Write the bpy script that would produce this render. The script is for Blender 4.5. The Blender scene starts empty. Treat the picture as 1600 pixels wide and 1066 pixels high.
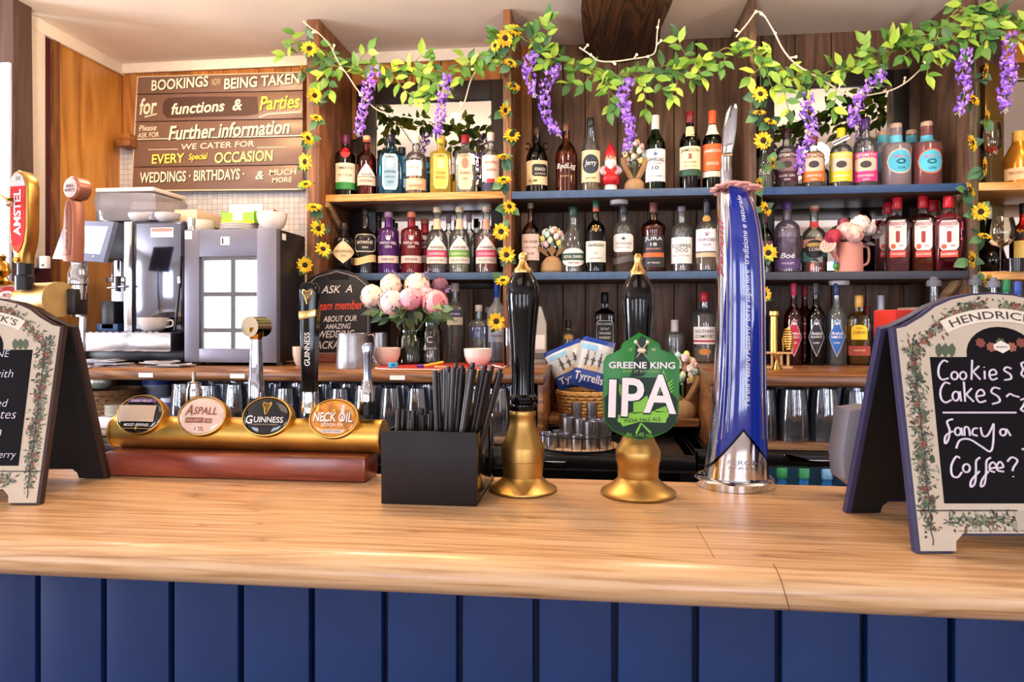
import bpy, bmesh, math, random
from mathutils import Vector, Matrix
from math import sin, cos, pi, sqrt, atan2, radians
RND = random.Random(11)
sc = bpy.context.scene
COL = sc.collection
# ---------------------------------------------------------------- camera
F, AL, HY, CZ = 1090.0, radians(6.7), 500.0, 1.40
cam = bpy.data.objects.new('camera', bpy.data.cameras.new('camera'))
COL.objects.link(cam)
cam.location = (0, 0, CZ)
cam.rotation_euler = (pi/2, 0, AL)
cam.data.sensor_width = 36
cam.data.lens = F/1600*36
cam.data.shift_y = -33/1600
cam.data.clip_start = .02
sc.camera = cam
# ---------------------------------------------------------------- colour management, world, lights
sc.view_settings.view_transform = 'Standard'
sc.view_settings.look = 'None'
sc.view_settings.exposure = -0.42
sc.view_settings.gamma = 1
sc.view_settings.use_curve_mapping = False
cy = sc.cycles
cy.use_denoising = True
cy.max_bounces = 10; cy.diffuse_bounces = 4; cy.glossy_bounces = 5
cy.transmission_bounces = 8; cy.transparent_max_bounces = 28
cy.caustics_reflective = False; cy.caustics_refractive = False
cy.sample_clamp_indirect = 6

def lin(c):
    if isinstance(c, str):
        c = tuple(int(c[i:i+2], 16)/255 for i in (0, 2, 4))
    return tuple((x/12.92 if x <= .04045 else ((x+.055)/1.055)**2.4) for x in c[:3])

w = bpy.data.worlds.new('world'); sc.world = w
w.use_nodes = True
w.node_tree.nodes['Background'].inputs[0].default_value = (*lin('dfe6f5'), 1)
w.node_tree.nodes['Background'].inputs[1].default_value = .8

def area(name, loc, aim, size, power, col, sy=None, spread=pi):
    d = bpy.data.lights.new(name, 'AREA'); d.energy = power; d.color = lin(col)
    d.size = size; d.spread = spread
    if sy: d.shape = 'RECTANGLE'; d.size_y = sy
    o = bpy.data.objects.new(name, d); COL.objects.link(o); o.location = loc
    o.rotation_euler = (Vector(aim)-Vector(loc)).to_track_quat('-Z', 'Y').to_euler()
    return o

def spot(name, loc, aim, power, col, ang=80, blend=.6, rad=.03):
    d = bpy.data.lights.new(name, 'SPOT'); d.energy = power; d.color = lin(col)
    d.spot_size = radians(ang); d.spot_blend = blend; d.shadow_soft_size = rad
    o = bpy.data.objects.new(name, d); COL.objects.link(o); o.location = loc
    o.rotation_euler = (Vector(aim)-Vector(loc)).to_track_quat('-Z', 'Y').to_euler()
    return o
CEIL = 2.57
# daylight through the windows of the front wall (behind the camera) and the left wall
WINS = [(-4.25, -3.3), (-1.4, -3.3), (1.1, -3.3), (3.4, -3.3)]
for k, (wx, wy) in enumerate(WINS):
    area('window_daylight', (wx, -3.61, 1.5), (wx, 2, 1.6), 1.25, 92, 'e6edff', 1.35)
area('window_daylight', (-5.31, .4, 1.5), (1, 1.5, 1.95), 1.3, 400, 'eef0ff', 1.4)
# warm downlights in the ceiling over the bar and over the servery
spot('downlight', (-1.42, 2.15, 2.54), (-1.55, 2.93, 1.98), 44, 'ffcf94', 95, .8)
spot('downlight', (-.78, 2.02, 2.54), (-.80, 2.8, 1.55), 34, 'ffbe74', 90, .7)
spot('downlight', (-.55, 1.85, 2.54), (.05, 1.05, 1.1), 48, 'ffb76a', 80, .6, .02)
spot('downlight', (.55, 2.2, 2.54), (.55, 2.9, 1.5), 16, 'ffd3a0', 105, .8)
spot('downlight', (1.55, 2.25, 2.54), (1.75, 2.9, 1.9), 22, 'ffb860', 85, .7)
def bay_fill(loc, power, col):  # unseen point light without a fitting, added to brighten ceiling and back bays
    d = bpy.data.lights.new('bay_fill_light', 'POINT'); d.energy = power; d.color = lin(col); d.shadow_soft_size = .07
    o = bpy.data.objects.new('bay_fill_light', d); COL.objects.link(o); o.location = loc
for x_, p_ in ((-1.75, 26), (-.75, 26), (.25, 24), (1.25, 24)):
    bay_fill((x_, 1.78, 2.33), p_, 'ffe4c8')
area('room_fill_light', (-.6, .1, 2.53), (-.6, .1, 0), .9, 10, 'ffe3c4', .9)  # two unseen area lights added as warm fill over the room
area('room_fill_light', (1.2, .2, 2.53), (1.2, .2, 0), .9, 8, 'ffe3c4', .9)

# ---------------------------------------------------------------- from a pixel of the photograph to a place in the room
def ray(px, py):
    u, v = (px-800)/F, (HY-py)/F
    return Vector((u*cos(AL)-sin(AL), u*sin(AL)+cos(AL), v))
def W(px, py, Y):                       # on the plane y = Y
    d = ray(px, py); return Vector((0, 0, CZ))+d*(Y/d.y)
def WZ(px, py, z):                      # on the plane z
    d = ray(px, py); return Vector((0, 0, CZ))+d*((z-CZ)/d.z)
def XP(px, Y): return W(px, HY, Y).x
def ZP(px, py, Y): return W(px, py, Y).z
def S(px, Y): return Y/ray(px, HY).y/F    # metres per pixel there

# ---------------------------------------------------------------- materials
MATS = {}
def nt(name):
    m = bpy.data.materials.new(name); m.use_nodes = True
    t = m.node_tree; return m, t, t.nodes['Principled BSDF']
def N(t, typ, **k):
    n = t.nodes.new(typ)
    for a, b in k.items(): setattr(n, a, b)
    return n
def ramp(t, fac, stops):
    r = N(t, 'ShaderNodeValToRGB'); e = r.color_ramp.elements
    while len(e) < len(stops): e.new(.5)
    for i, (p, c) in enumerate(stops):
        e[i].position = p; e[i].color = (*lin(c), 1)
    t.links.new(fac, r.inputs[0]); return r.outputs[0]
def coords(t, scale=(1, 1, 1), rot=(0, 0, 0), gen='Object'):
    c = N(t, 'ShaderNodeTexCoord'); mp = N(t, 'ShaderNodeMapping')
    mp.inputs['Scale'].default_value = scale; mp.inputs['Rotation'].default_value = rot
    t.links.new(c.outputs[gen], mp.inputs[0]); return mp.outputs[0]
def bump(t, b, h, s=.3, d=.002):
    n = N(t, 'ShaderNodeBump'); n.inputs['Strength'].default_value = s; n.inputs['Distance'].default_value = d
    t.links.new(h, n.inputs['Height']); t.links.new(n.outputs[0], b.inputs['Normal'])
def mat(col, rough=.5, metal=0, var=.06, nscale=25, bmp=0, coat=0, emis=0, trans=0, ior=1.45, alpha=1, spec=.5):
    key = ('m', col, rough, metal, var, nscale, bmp, coat, emis, trans, ior, alpha, spec)
    if key in MATS: return MATS[key]
    m, t, b = nt('surface_'+str(col))
    c = lin(col)
    b.inputs['Roughness'].default_value = rough; b.inputs['Metallic'].default_value = metal
    b.inputs['Coat Weight'].default_value = coat; b.inputs['Coat Roughness'].default_value = .08
    b.inputs['Transmission Weight'].default_value = trans; b.inputs['IOR'].default_value = ior
    b.inputs['Specular IOR Level'].default_value = spec
    n = N(t, 'ShaderNodeTexNoise'); n.inputs['Scale'].default_value = nscale; n.inputs['Detail'].default_value = 3
    t.links.new(coords(t), n.inputs['Vector'])
    mx = N(t, 'ShaderNodeMix', data_type='RGBA')
    mx.inputs[6].default_value = (*[x*(1-var*1.5) for x in c], 1)
    mx.inputs[7].default_value = (*[min(1, x*(1+var*1.5)) for x in c], 1)
    t.links.new(n.outputs['Fac'], mx.inputs[0]); t.links.new(mx.outputs[2], b.inputs['Base Color'])
    if bmp: bump(t, b, n.outputs['Fac'], bmp, .003)
    if emis:
        b.inputs['Emission Color'].default_value = (*c, 1); b.inputs['Emission Strength'].default_value = emis
    MATS[key] = m; return m
def glass(col='f4f8f6', edge=.45, refl=1.0, rough=.02, fog=0):
    """thin clear glass: lets light through, mirrors by Fresnel, denser where the wall is seen edge-on"""
    key = ('g', col, edge, refl, rough, fog)
    if key in MATS: return MATS[key]
    m = bpy.data.materials.new('glass_'+str(col)); m.use_nodes = True; t = m.node_tree
    t.nodes.clear(); out = N(t, 'ShaderNodeOutputMaterial')
    tr = N(t, 'ShaderNodeBsdfTransparent'); gl = N(t, 'ShaderNodeBsdfGlossy'); gl.inputs['Roughness'].default_value = rough
    lw = N(t, 'ShaderNodeLayerWeight'); lw.inputs[0].default_value = .5
    c = lin(col)
    mx = N(t, 'ShaderNodeMix', data_type='RGBA'); mx.inputs[6].default_value = (*c, 1)
    mx.inputs[7].default_value = (*[x*(1-edge*.8) for x in c], 1)
    pw = N(t, 'ShaderNodeMath', operation='POWER'); pw.inputs[1].default_value = 2.6
    t.links.new(lw.outputs['Facing'], pw.inputs[0]); t.links.new(pw.outputs[0], mx.inputs[0])
    t.links.new(mx.outputs[2], tr.inputs[0])
    fr = N(t, 'ShaderNodeFresnel'); fr.inputs[0].default_value = 1.5
    mu = N(t, 'ShaderNodeMath', operation='MULTIPLY_ADD'); mu.inputs[1].default_value = refl; mu.inputs[2].default_value = .015
    t.links.new(fr.outputs[0], mu.inputs[0])
    ms = N(t, 'ShaderNodeMixShader'); t.links.new(mu.outputs[0], ms.inputs[0])
    t.links.new(tr.outputs[0], ms.inputs[1]); t.links.new(gl.outputs[0], ms.inputs[2])
    last = ms
    if fog:
        df = N(t, 'ShaderNodeBsdfDiffuse'); df.inputs[0].default_value = (*c, 1)
        m2 = N(t, 'ShaderNodeMixShader'); m2.inputs[0].default_value = fog
        t.links.new(ms.outputs[0], m2.inputs[1]); t.links.new(df.outputs[0], m2.inputs[2]); last = m2
    t.links.new(last.outputs[0], out.inputs[0])
    MATS[key] = m; return m
def liquid(col):
    c = [sqrt(int(col[i:i+2], 16)/255) for i in (0, 2, 4)]          # colour is taken at each of the two faces
    if min(c) > .86: return glass(col, .25, .6, .02, .03)
    return mat(''.join('%02x' % int(255*x) for x in c), .03, 0, 0, 5, trans=.72, ior=1.34)
def wood(c0, c1, c2, axis='x', scale=1, rough=.45, island=0, coat=0, bmp=.25, knots=0, dist=3.0, fine=1):
    key = ('w', c0, c1, c2, axis, scale, rough, island, coat, bmp, knots, dist, fine)
    if key in MATS: return MATS[key]
    m, t, b = nt('wood_'+c1)
    st = {'x': (.9, 9, 9), 'y': (9, .9, 9), 'z': (9, 9, .9)}[axis]
    st = tuple(s*scale for s in st)
    co = coords(t, st)
    if island:
        g = N(t, 'ShaderNodeNewGeometry'); ad = N(t, 'ShaderNodeVectorMath', operation='MULTIPLY_ADD')
        cb = N(t, 'ShaderNodeCombineXYZ')
        for i in range(3): t.links.new(g.outputs['Random Per Island'], cb.inputs[i])
        t.links.new(cb.outputs[0], ad.inputs[0]); ad.inputs[1].default_value = (37, 23, 41); t.links.new(co, ad.inputs[2]); co = ad.outputs[0]
    n1 = N(t, 'ShaderNodeTexNoise'); n1.inputs['Scale'].default_value = 1.4; n1.inputs['Detail'].default_value = 5; n1.inputs['Distortion'].default_value = .8
    t.links.new(co, n1.inputs['Vector'])
    wv = N(t, 'ShaderNodeMath', operation='MULTIPLY'); wv.inputs[1].default_value = 9+dist*4
    t.links.new(n1.outputs['Fac'], wv.inputs[0])
    fr = N(t, 'ShaderNodeMath', operation='PINGPONG'); fr.inputs[1].default_value = 1
    t.links.new(wv.outputs[0], fr.inputs[0])
    n2 = N(t, 'ShaderNodeTexNoise'); n2.inputs['Scale'].default_value = 14*fine; n2.inputs['Detail'].default_value = 4
    t.links.new(co, n2.inputs['Vector'])
    mm = N(t, 'ShaderNodeMix'); mm.inputs[0].default_value = .45
    t.links.new(fr.outputs[0], mm.inputs[2]); t.links.new(n2.outputs['Fac'], mm.inputs[3])
    col = ramp(t, mm.outputs[0], [(.08, c0), (.38, c1), (.8, c2)])
    if island:
        hs = N(t, 'ShaderNodeHueSaturation')
        mr = N(t, 'ShaderNodeMapRange'); mr.inputs[3].default_value = 1-island; mr.inputs[4].default_value = 1+island
        t.links.new(g.outputs['Random Per Island'], mr.inputs[0]); t.links.new(mr.outputs[0], hs.inputs['Value'])
        t.links.new(col, hs.inputs['Color']); col = hs.outputs[0]
    t.links.new(col, b.inputs['Base Color'])
    b.inputs['Roughness'].default_value = rough; b.inputs['Coat Weight'].default_value = coat; b.inputs['Coat Roughness'].default_value = .15
    if bmp: bump(t, b, mm.outputs[0], bmp, .0015)
    MATS[key] = m; return m
def metal(col, rough=.2, var=.05, bmp=0, ns=40): return mat(col, rough, 1, var, ns, bmp)

# ---------------------------------------------------------------- mesh builder
TXT = {}
def text_geo(s, shear, off, sp):
    k = (s, shear, off, sp)
    if k in TXT: return TXT[k]
    cu = bpy.data.curves.new('t', 'FONT'); cu.body = s; cu.size = 1; cu.align_x = 'CENTER'
    cu.shear = shear; cu.offset = off; cu.space_character = sp; cu.resolution_u = 3
    o = bpy.data.objects.new('t', cu)
    me = o.to_mesh()
    V = [(v.co.x, v.co.y) for v in me.vertices]; P = [tuple(p.vertices) for p in me.polygons]
    o.to_mesh_clear(); bpy.data.objects.remove(o); bpy.data.curves.remove(cu)
    x0, x1 = min(v[0] for v in V), max(v[0] for v in V); y0, y1 = min(v[1] for v in V), max(v[1] for v in V)
    V = [((x-(x0+x1)/2), (y-(y0+y1)/2)) for x, y in V]
    TXT[k] = (V, P, x1-x0, y1-y0); return TXT[k]

class MB:
    def __init__(s): s.v = []; s.f = []; s.mi = []; s.mats = []
    def mid(s, m):
        if m not in s.mats: s.mats.append(m)
        return s.mats.index(m)
    def add(s, V, Fs, m, M=None):
        o = len(s.v); k = s.mid(m)
        s.v += [tuple(M @ Vector(p)) if M else tuple(p) for p in V]
        for f in Fs: s.f.append([i+o for i in f]); s.mi.append(k)
        return s
    def box(s, c, size, m, bev=0, M=None, seg=2):
        bm = bmesh.new(); bmesh.ops.create_cube(bm, size=1)
        for v in bm.verts: v.co = Vector((v.co.x*size[0]+c[0], v.co.y*size[1]+c[1], v.co.z*size[2]+c[2]))
        if bev: bmesh.ops.bevel(bm, geom=bm.edges[:], offset=bev, segments=seg, affect='EDGES', profile=.5)
        return s.bm(bm, m, M)
    def box2(s, a, b, m, bev=0, M=None):
        return s.box([(a[i]+b[i])/2 for i in range(3)], [abs(b[i]-a[i]) for i in range(3)], m, bev, M)
    def bm(s, bm, m, M=None):
        bm.verts.index_update()
        s.add([v.co[:] for v in bm.verts], [[v.index for v in f.verts] for f in bm.faces], m, M); bm.free(); return s
    def lathe(s, prof, m, c=(0, 0, 0), seg=24, sq=0, ry=1, M=None, flute=0):
        V = []; Fs = []; rings = []
        for r, h in prof:
            if r <= 1e-6:
                rings.append([len(V)]); V.append((c[0], c[1], c[2]+h)); continue
            ring = []
            for i in range(seg):
                a = 2*pi*(i+.5)/seg; x, y = cos(a), sin(a)
                if sq:
                    k = (abs(x)**sq+abs(y)**sq)**(-1/sq); x *= k; y *= k
                if flute: k = 1+.03*cos(flute*a); x *= k; y *= k
                ring.append(len(V)); V.append((c[0]+x*r, c[1]+y*r*ry, c[2]+h))
            rings.append(ring)
        for a, b in zip(rings, rings[1:]):
            if len(a) == 1 and len(b) == 1: continue
            for i in range(seg):
                j = (i+1) % seg
                if len(a) == 1: Fs.append([a[0], b[j], b[i]])
                elif len(b) == 1: Fs.append([a[i], a[j], b[0]])
                else: Fs.append([a[i], a[j], b[j], b[i]])
        return s.add(V, Fs, m, M)
    def tube(s, path, r, m, seg=8, closed=False, flat=1, M=None):
        P = [Vector(p) for p in path]; n = len(P); V = []; Fs = []
        rs = r if isinstance(r, (list, tuple)) else [r]*n
        up = None
        for i, p in enumerate(P):
            if closed: d = P[(i+1) % n]-P[i-1]
            else: d = P[min(i+1, n-1)]-P[max(i-1, 0)]
            if d.length < 1e-9: d = Vector((0, 0, 1))
            d.normalize()
            if up is None:
                up = Vector((0, 1, 0)) if abs(d.y) < .8 else Vector((1, 0, 0))
            a = (up-d*up.dot(d))
            if a.length < 1e-6: a = d.orthogonal()
            a.normalize(); up = a; b = d.cross(a)
            for k in range(seg):
                t = 2*pi*k/seg; V.append(p+(a*cos(t)*flat+b*sin(t))*rs[i])
        m_ = n if closed else n-1
        for i in range(m_):
            for k in range(seg):
                A = i*seg; B = ((i+1) % n)*seg
                Fs.append([A+k, A+(k+1) % seg, B+(k+1) % seg, B+k])
        if not closed:
            Fs.append(list(range(seg))[::-1]); Fs.append([(n-1)*seg+k for k in range(seg)])
        return s.add(V, Fs, m, M)
    def prism(s, poly, y0, y1, m, bev=0, M=None, mside=None):
        """polygon in (x, z), from y0 (front) to y1"""
        bm = bmesh.new()
        vs = [bm.verts.new((x, y0, z)) for x, z in poly]
        f = bm.faces.new(vs)
        e = bmesh.ops.extrude_face_region(bm, geom=[f])
        for v in e['geom']:
            if isinstance(v, bmesh.types.BMVert): v.co.y = y1
        if bev:
            bmesh.ops.bevel(bm, geom=[e for e in bm.edges if abs(e.verts[0].co.y-e.verts[1].co.y) < 1e-6], offset=bev, segments=2, affect='EDGES', profile=.5)
        bmesh.ops.triangulate(bm, faces=[f for f in bm.faces if len(f.verts) > 4])
        return s.bm(bm, m, M)
    def ell(s, c, rad, m, seg=16, rings=9, M=None):
        if not isinstance(rad, (tuple, list)): rad = (rad,)*3
        pr = [(sin(pi*i/rings), -cos(pi*i/rings)) for i in range(rings+1)]
        pr[0] = (0, -1); pr[-1] = (0, 1)
        t = MB().lathe(pr, m, seg=seg)
        return s.add([(c[0]+x*rad[0], c[1]+y*rad[1], c[2]+z*rad[2]) for x, y, z in t.v], t.f, m, M)
    def cyl(s, a, b, r, m, seg=20, r2=None):
        a, b = Vector(a), Vector(b); d = b-a; q = d.to_track_quat('Z', 'Y').to_matrix().to_4x4()
        r2 = r if r2 is None else r2
        return s.lathe([(0, 0), (r, 0), (r2, d.length), (0, d.length)], m, seg=seg, M=Matrix.Translation(a) @ q)
    def text(s, txt, m, fn, w=None, h=None, cx=0, cz=0, shear=0, off=0, sp=1, thick=0, rot=0, flip=False):
        """fn(x, z, lift) -> point; the text is centred on (cx, cz)"""
        V, P, tw, th = text_geo(txt, shear, off, sp)
        if w is None: k = h/th; kx = kz = k
        elif h is None: k = w/tw; kx = kz = k
        else: kx = w/tw; kz = h/th
        cr, sr = cos(rot), sin(rot)
        pts = []
        for x, y in V:
            x *= kx; y *= kz
            pts.append((cx+x*cr-y*sr, cz+x*sr+y*cr))
        n = len(pts)
        Vs = [fn(x, z, thick) for x, z in pts]; Fs = [list(p) for p in P]
        if thick:
            cnt = {}
            for p in P:
                for a, b in zip(p, p[1:]+p[:1]): cnt[(a, b)] = 1
            Vs += [fn(x, z, 0) for x, z in pts]
            for a, b in list(cnt):
                if (b, a) not in cnt: Fs.append([a, a+n, b+n, b])
        return s.add(Vs, Fs, m)
    def build(s, name, parent=None, label=None, cat=None, group=None, kind=None, loc=None, rz=0, rot=None, ang=38, recalc=True):
        me = bpy.data.meshes.new(name); me.from_pydata(s.v, [], s.f)
        for m in s.mats: me.materials.append(m)
        me.polygons.foreach_set('material_index', s.mi)
        if recalc:
            bm = bmesh.new(); bm.from_mesh(me); bmesh.ops.recalc_face_normals(bm, faces=bm.faces); bm.to_mesh(me); bm.free()
        me.polygons.foreach_set('use_smooth', [True]*len(me.polygons))
        me.set_sharp_from_angle(angle=radians(ang))
        me.update()
        o = bpy.data.objects.new(name, me); COL.objects.link(o)
        if parent: o.parent = parent
        if loc is not None: o.location = loc
        if rot is not None: o.rotation_euler = rot
        elif rz: o.rotation_euler = (0, 0, rz)
        return tag(o, label, cat, group, kind)
def tag(o, label=None, cat=None, group=None, kind=None):
    if label: o['label'] = label
    if cat: o['category'] = cat
    if group: o['group'] = group
    if kind: o['kind'] = kind
    return o
def thing(name, label, cat, loc=(0, 0, 0), rz=0, group=None):
    o = bpy.data.objects.new(name, None); COL.objects.link(o); o.empty_display_size = .02
    o.location = loc; o.rotation_euler = (0, 0, rz); return tag(o, label, cat, group)
def dup(o, loc, rz=0, label=None, group=None):
    r = o.copy(); COL.objects.link(r); r.location = loc; r.rotation_euler = (0, 0, rz)
    if label: r['label'] = label
    if group: r['group'] = group
    for ch in list(o.children):
        c = ch.copy(); COL.objects.link(c); c.parent = r
        for g in list(ch.children):
            d = g.copy(); COL.objects.link(d); d.parent = c
    return r
def flat(o=0, y=0):                       # the front plane of an object: local (x, z), facing -y
    return lambda x, z, l=0: (x, y-l-.0004, z)
def spline(pts, n=8):
    P = [Vector(p) for p in pts]; out = []
    for i in range(len(P)-1):
        a, b, c, d = P[max(i-1, 0)], P[i], P[i+1], P[min(i+2, len(P)-1)]
        for k in range(n):
            t = k/n
            out.append(.5*((2*b)+(c-a)*t+(2*a-5*b+4*c-d)*t*t+(3*b-a-3*c+d)*t**3))
    out.append(P[-1]); return out
chrome = metal('d8dae0', .06); steel = metal('c4c4c8', .22); brushed = metal('b4b2b4', .34, .12, 0, 60)
brass = metal('b98d3c', .26, .18, .02, 18); brass_dark = metal('a87a38', .38, .25, .03, 22); gold = metal('d8a94a', .2, .1)
black = mat('101013', .35, spec=.4); blackgloss = mat('060609', .1, spec=.42); white = mat('f2efe9', .5); cream = mat('e8d8b4', .55)
# ================================================================ the setting
YB, YF = 2.97, 2.60                      # back wall, front of the shelving
XL = XP(190, YB)                         # left wall of the servery
plaster = mat('f5eade', .85, 0, .04, 6, .15)
plaster_w = mat('efe6da', .85, 0, .04, 6, .15)
trim_w = mat('f0e2cf', .5)
old = wood('3b281c', '59402f', '71543f', 'z', .6, .55, .3, bmp=.35, dist=1.6)
pine = wood('84501f', 'a3682e', 'b67a3c', 'z', .5, .42, .2, coat=.2, dist=1.2)
veneer = wood('8a5518', 'b5762c', 'cd9147', 'z', .35, .38, 0, coat=.25, bmp=.08, dist=1.0)
def st(mb, name, **k): return mb.build(name, kind='structure', **k)
RX0, RX1, RY0 = -5.2, 4.6, -3.5
st(MB().box2((RX0-.1, RY0-.1, -.06), (RX1+.1, YB+.2, 0), wood('3a2416', '6b4728', '8a6038', 'x', .6, .5)), 'floor')
st(MB().box2((RX0-.1, RY0-.1, CEIL), (RX1+.1, YB+.2, CEIL+.08), plaster), 'ceiling')
# front wall with four window openings, left wall with one
mb = MB(); xs = [RX0-.1]
for wx, _ in WINS: xs += [wx-.62, wx+.62]
xs.append(RX1+.1)
mb.box2((RX0-.1, RY0-.12, 0), (RX1+.1, RY0, .82), plaster_w); mb.box2((RX0-.1, RY0-.12, 2.17), (RX1+.1, RY0, CEIL), plaster_w)
for a, b in zip(xs[::2], xs[1::2]): mb.box2((a, RY0-.12, .82), (b, RY0, 2.17), plaster_w)
st(mb, 'wall_front')
wf = mat('e6e2da', .4)
for k, (wx, _) in enumerate(WINS):
    mb = MB()
    for i in range(4): mb.box((wx-.62+.4133*i, RY0+.01, 1.495), (.06, .04, 1.35), wf)
    for i in range(4): mb.box((wx, RY0+.01, .82+.45*i), (1.24, .036, .055), wf)
    st(mb, 'window_%d' % (k+1))
mb = MB()
mb.box2((RX0-.12, RY0, 0), (RX0, YB, .8), plaster_w); mb.box2((RX0-.12, RY0, 2.2), (RX0, YB, CEIL), plaster_w)
mb.box2((RX0-.12, RY0, .8), (RX0, -.3, 2.2), plaster_w); mb.box2((RX0-.12, 1.1, .8), (RX0, YB, 2.2), plaster_w)
st(mb, 'wall_left')
mb = MB()
for i in range(4): mb.box((RX0, -.3+.4667*i, 1.5), (.04, .04, 1.4), wf)
for i in range(4): mb.box((RX0, .4, .8+.4667*i), (.036, 1.4, .04), wf)
st(mb, 'window_5')
st(MB().box2((RX1, RY0, 0), (RX1+.12, YB, CEIL), plaster_w), 'wall_right')
# back wall: warm pine boards over mosaic tiles at the left, old dark boards behind the shelves
mb = MB(); mb.box2((RX0, YB+.02, 0), (RX1, YB+.12, CEIL), mat('3a2a20', .8))
x = XL; rr = random.Random(3)
XD1 = XP(490, YF)
zt = ZP(300, 226, YB)
while x < XD1+.12:
    wd = rr.uniform(.07, .1); mb.box2((x+.001, YB, zt), (x+wd-.001, YB+.02, CEIL), pine, .002); x += wd
while x < RX1:
    wd = rr.uniform(.09, .15)
    warm = x < XP(800, YF)
    warm = warm or x > XP(1530, YB)
    mb.box2((x+.0015, YB, .9), (x+wd-.0015, YB+.02, 1.6 if warm else CEIL), old, .002)
    if warm: mb.box2((x+.0015, YB, 1.6), (x+wd-.0015, YB+.02, CEIL), pine, .002)
    x += wd
st(mb, 'wall_back')
# mosaic tiles
m, t, b = nt('mosaic_tiles')
br = N(t, 'ShaderNodeTexBrick'); br.offset = 0; br.inputs['Scale'].default_value = 1
for k_, v_ in (('Brick Width', .024), ('Row Height', .024), ('Mortar Size', .0012), ('Bias', 0)): br.inputs[k_].default_value = v_
br.inputs[1].default_value = (*lin('d2d0d2'), 1); br.inputs[2].default_value = (*lin('bcbec6'), 1); br.inputs[3].default_value = (*lin('9a9698'), 1)
t.links.new(coords(t, (1, 1, 1), (pi/2, 0, 0)), br.inputs['Vector']); t.links.new(br.outputs[0], b.inputs['Base Color']); b.inputs['Roughness'].default_value = .12
tiles = m
st(MB().box2((XL, YB-.012, 1.2), (XD1, YB+.02, zt), tiles), 'wall_tiles')
# left wall of the servery: veneer panel, maroon edge, white trim, oak post
yl = 2.43
st(MB().box2((XL-.02, 2.585, .9), (XL, YB, CEIL), veneer), 'wall_servery')
st(MB().box2((XL-.02, 2.55, .9), (XL+.012, 2.585, CEIL-.05), wood('4a2a12', '6b4020', '80522c', 'z', .6), .002), 'trim_1')
st(MB().box2((XL-.03, 2.43, .9), (XL-.002, 2.55, CEIL), mat('4e2029', .45)), 'trim_6')
st(MB().box2((XL-.004, 2.435, 1.6), (XL+.016, 2.505, CEIL), trim_w, .003), 'trim_2')
st(MB().box2((XL, yl+.012, CEIL-.052), (XL+.018, YB, CEIL), trim_w, .003), 'trim_3')
st(MB().box2((XL, YB-.018, CEIL-.045), (XP(476, YF+.1), YB, CEIL), trim_w, .003), 'trim_4')
st(MB().box2((XP(500, YF), YB-.018, CEIL-.05), (XP(792, YF), YB, CEIL), trim_w, .003), 'trim_5')
# oak post at the far left
px0 = XP(20, 2.30)
mb = MB(); V = []
for z in (0, .6, 1.2, 1.6, 2.0, 2.3, CEIL):
    k = (2.57-z)*.012
    V.append([(px0-.1+k, 2.30, z), (px0+k, 2.30, z), (px0+k, 2.385, z), (px0-.1+k, 2.385, z)])
Fs = []
for i in range(6):
    for j in range(4): Fs.append([i*4+j, i*4+(j+1) % 4, i*4+4+(j+1) % 4, i*4+4+j])
mb.add([p for r in V for p in r], Fs, wood('2e1f18', '463227', '574035', 'z', .4, .7, bmp=.4, dist=1.2)); st(mb, 'post')
st(MB().box2((px0-.1, 2.285, 0), (px0-.002, 2.2995, 2.33), wood('9aa2c4', 'c4cae2', 'dfe2f0', 'z', .8, .7, bmp=.5), .002), 'post_daylight_board')  # daylight on the post front, put into the colour of an added pale board
st(MB().box2((XL-.8, 2.40, 1.3), (XL-.165, 2.46, CEIL), mat('f4f1f0', .8)), 'wall_pier')
# short wall socket on the servery wall
o = thing('wall_socket', 'small white electrical box low on the maroon wall edge', 'socket', W(70, 410, 2.46))
MB().box((0, 0, 0), (.034, .02, .048), white, .003).build('casing', o)
MB().box((0, -.0105, -.012), (.008, .004, .008), mat('555a60', .4), .001).build('switch', o)
# rough ceiling beam running from the back wall towards the room
bm_ = wood('150c08', '36200f', '5e391c', 'y', .7, .55, bmp=.9)
mb = MB(); V = []; Fs = []; rr = random.Random(5); n = 16
for i in range(n+1):
    y = YB-.02-(YB+.6)*i/n
    k = 1-i/n*.0
    x0, x1 = XP(914, YB), XP(1027, YB)
    zb = 2.49
    j = lambda s=.012: rr.uniform(-s, s)
    V += [(x0+j(), y, CEIL+.01), (x0+.0+j(), y, zb+.035+j(.006)), (x0+.03+j(), y, zb+j(.006)), (x0*.5+x1*.5+j(), y, zb-.006+j(.006)), (x1-.03+j(), y, zb+j(.006)), (x1+j(), y, zb+.03+j(.006)), (x1+j(), y, CEIL+.01)]
for i in range(n):
    for q in range(6): Fs.append([i*7+q, i*7+q+1, i*7+7+q+1, i*7+7+q])
Fs.append([0, 1, 2, 3, 4, 5, 6]); mb.add(V, Fs, bm_); st(mb, 'beam')

# ================================================================ shelving
def divider(pl, pr, lab, right=None, bot=1.235, wd=old):
    x0, x1 = XP(pl, YF), XP(pr, YF)
    MB().box2((x0, YF, bot), (x1, YB-.001, CEIL-.002), wd, .003).build('shelf_upright', None, lab, 'upright', 'uprights of the back bar shelving')
    return x0, x1
dv = wood('4a2a18', '75492c', '94613c', 'z', .6, .5, 0, bmp=.3)
d1 = divider(479, 499, 'wooden upright beside the hanging booking board, sunflowers down its front', wd=dv)
d2 = divider(786, 799, 'wooden upright between the gin bay and the whisky bay', wd=dv)
d3 = divider(1171, 1182, 'wooden upright behind the tall blue beer font', wd=old)
d4 = divider(1515, 1529, 'dark wooden upright by the wine glass bay', wd=old)
XR = 2.35
d5 = (XR, XR+.05)
blue_edge = mat('3f5878', .5, 0, .25, 30, .1); blue_dk = mat('2c4a78', .5, 0, .2, 30, .1)
ZS1, ZS2, ZBC = 1.882, 1.578, 1.235
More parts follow.
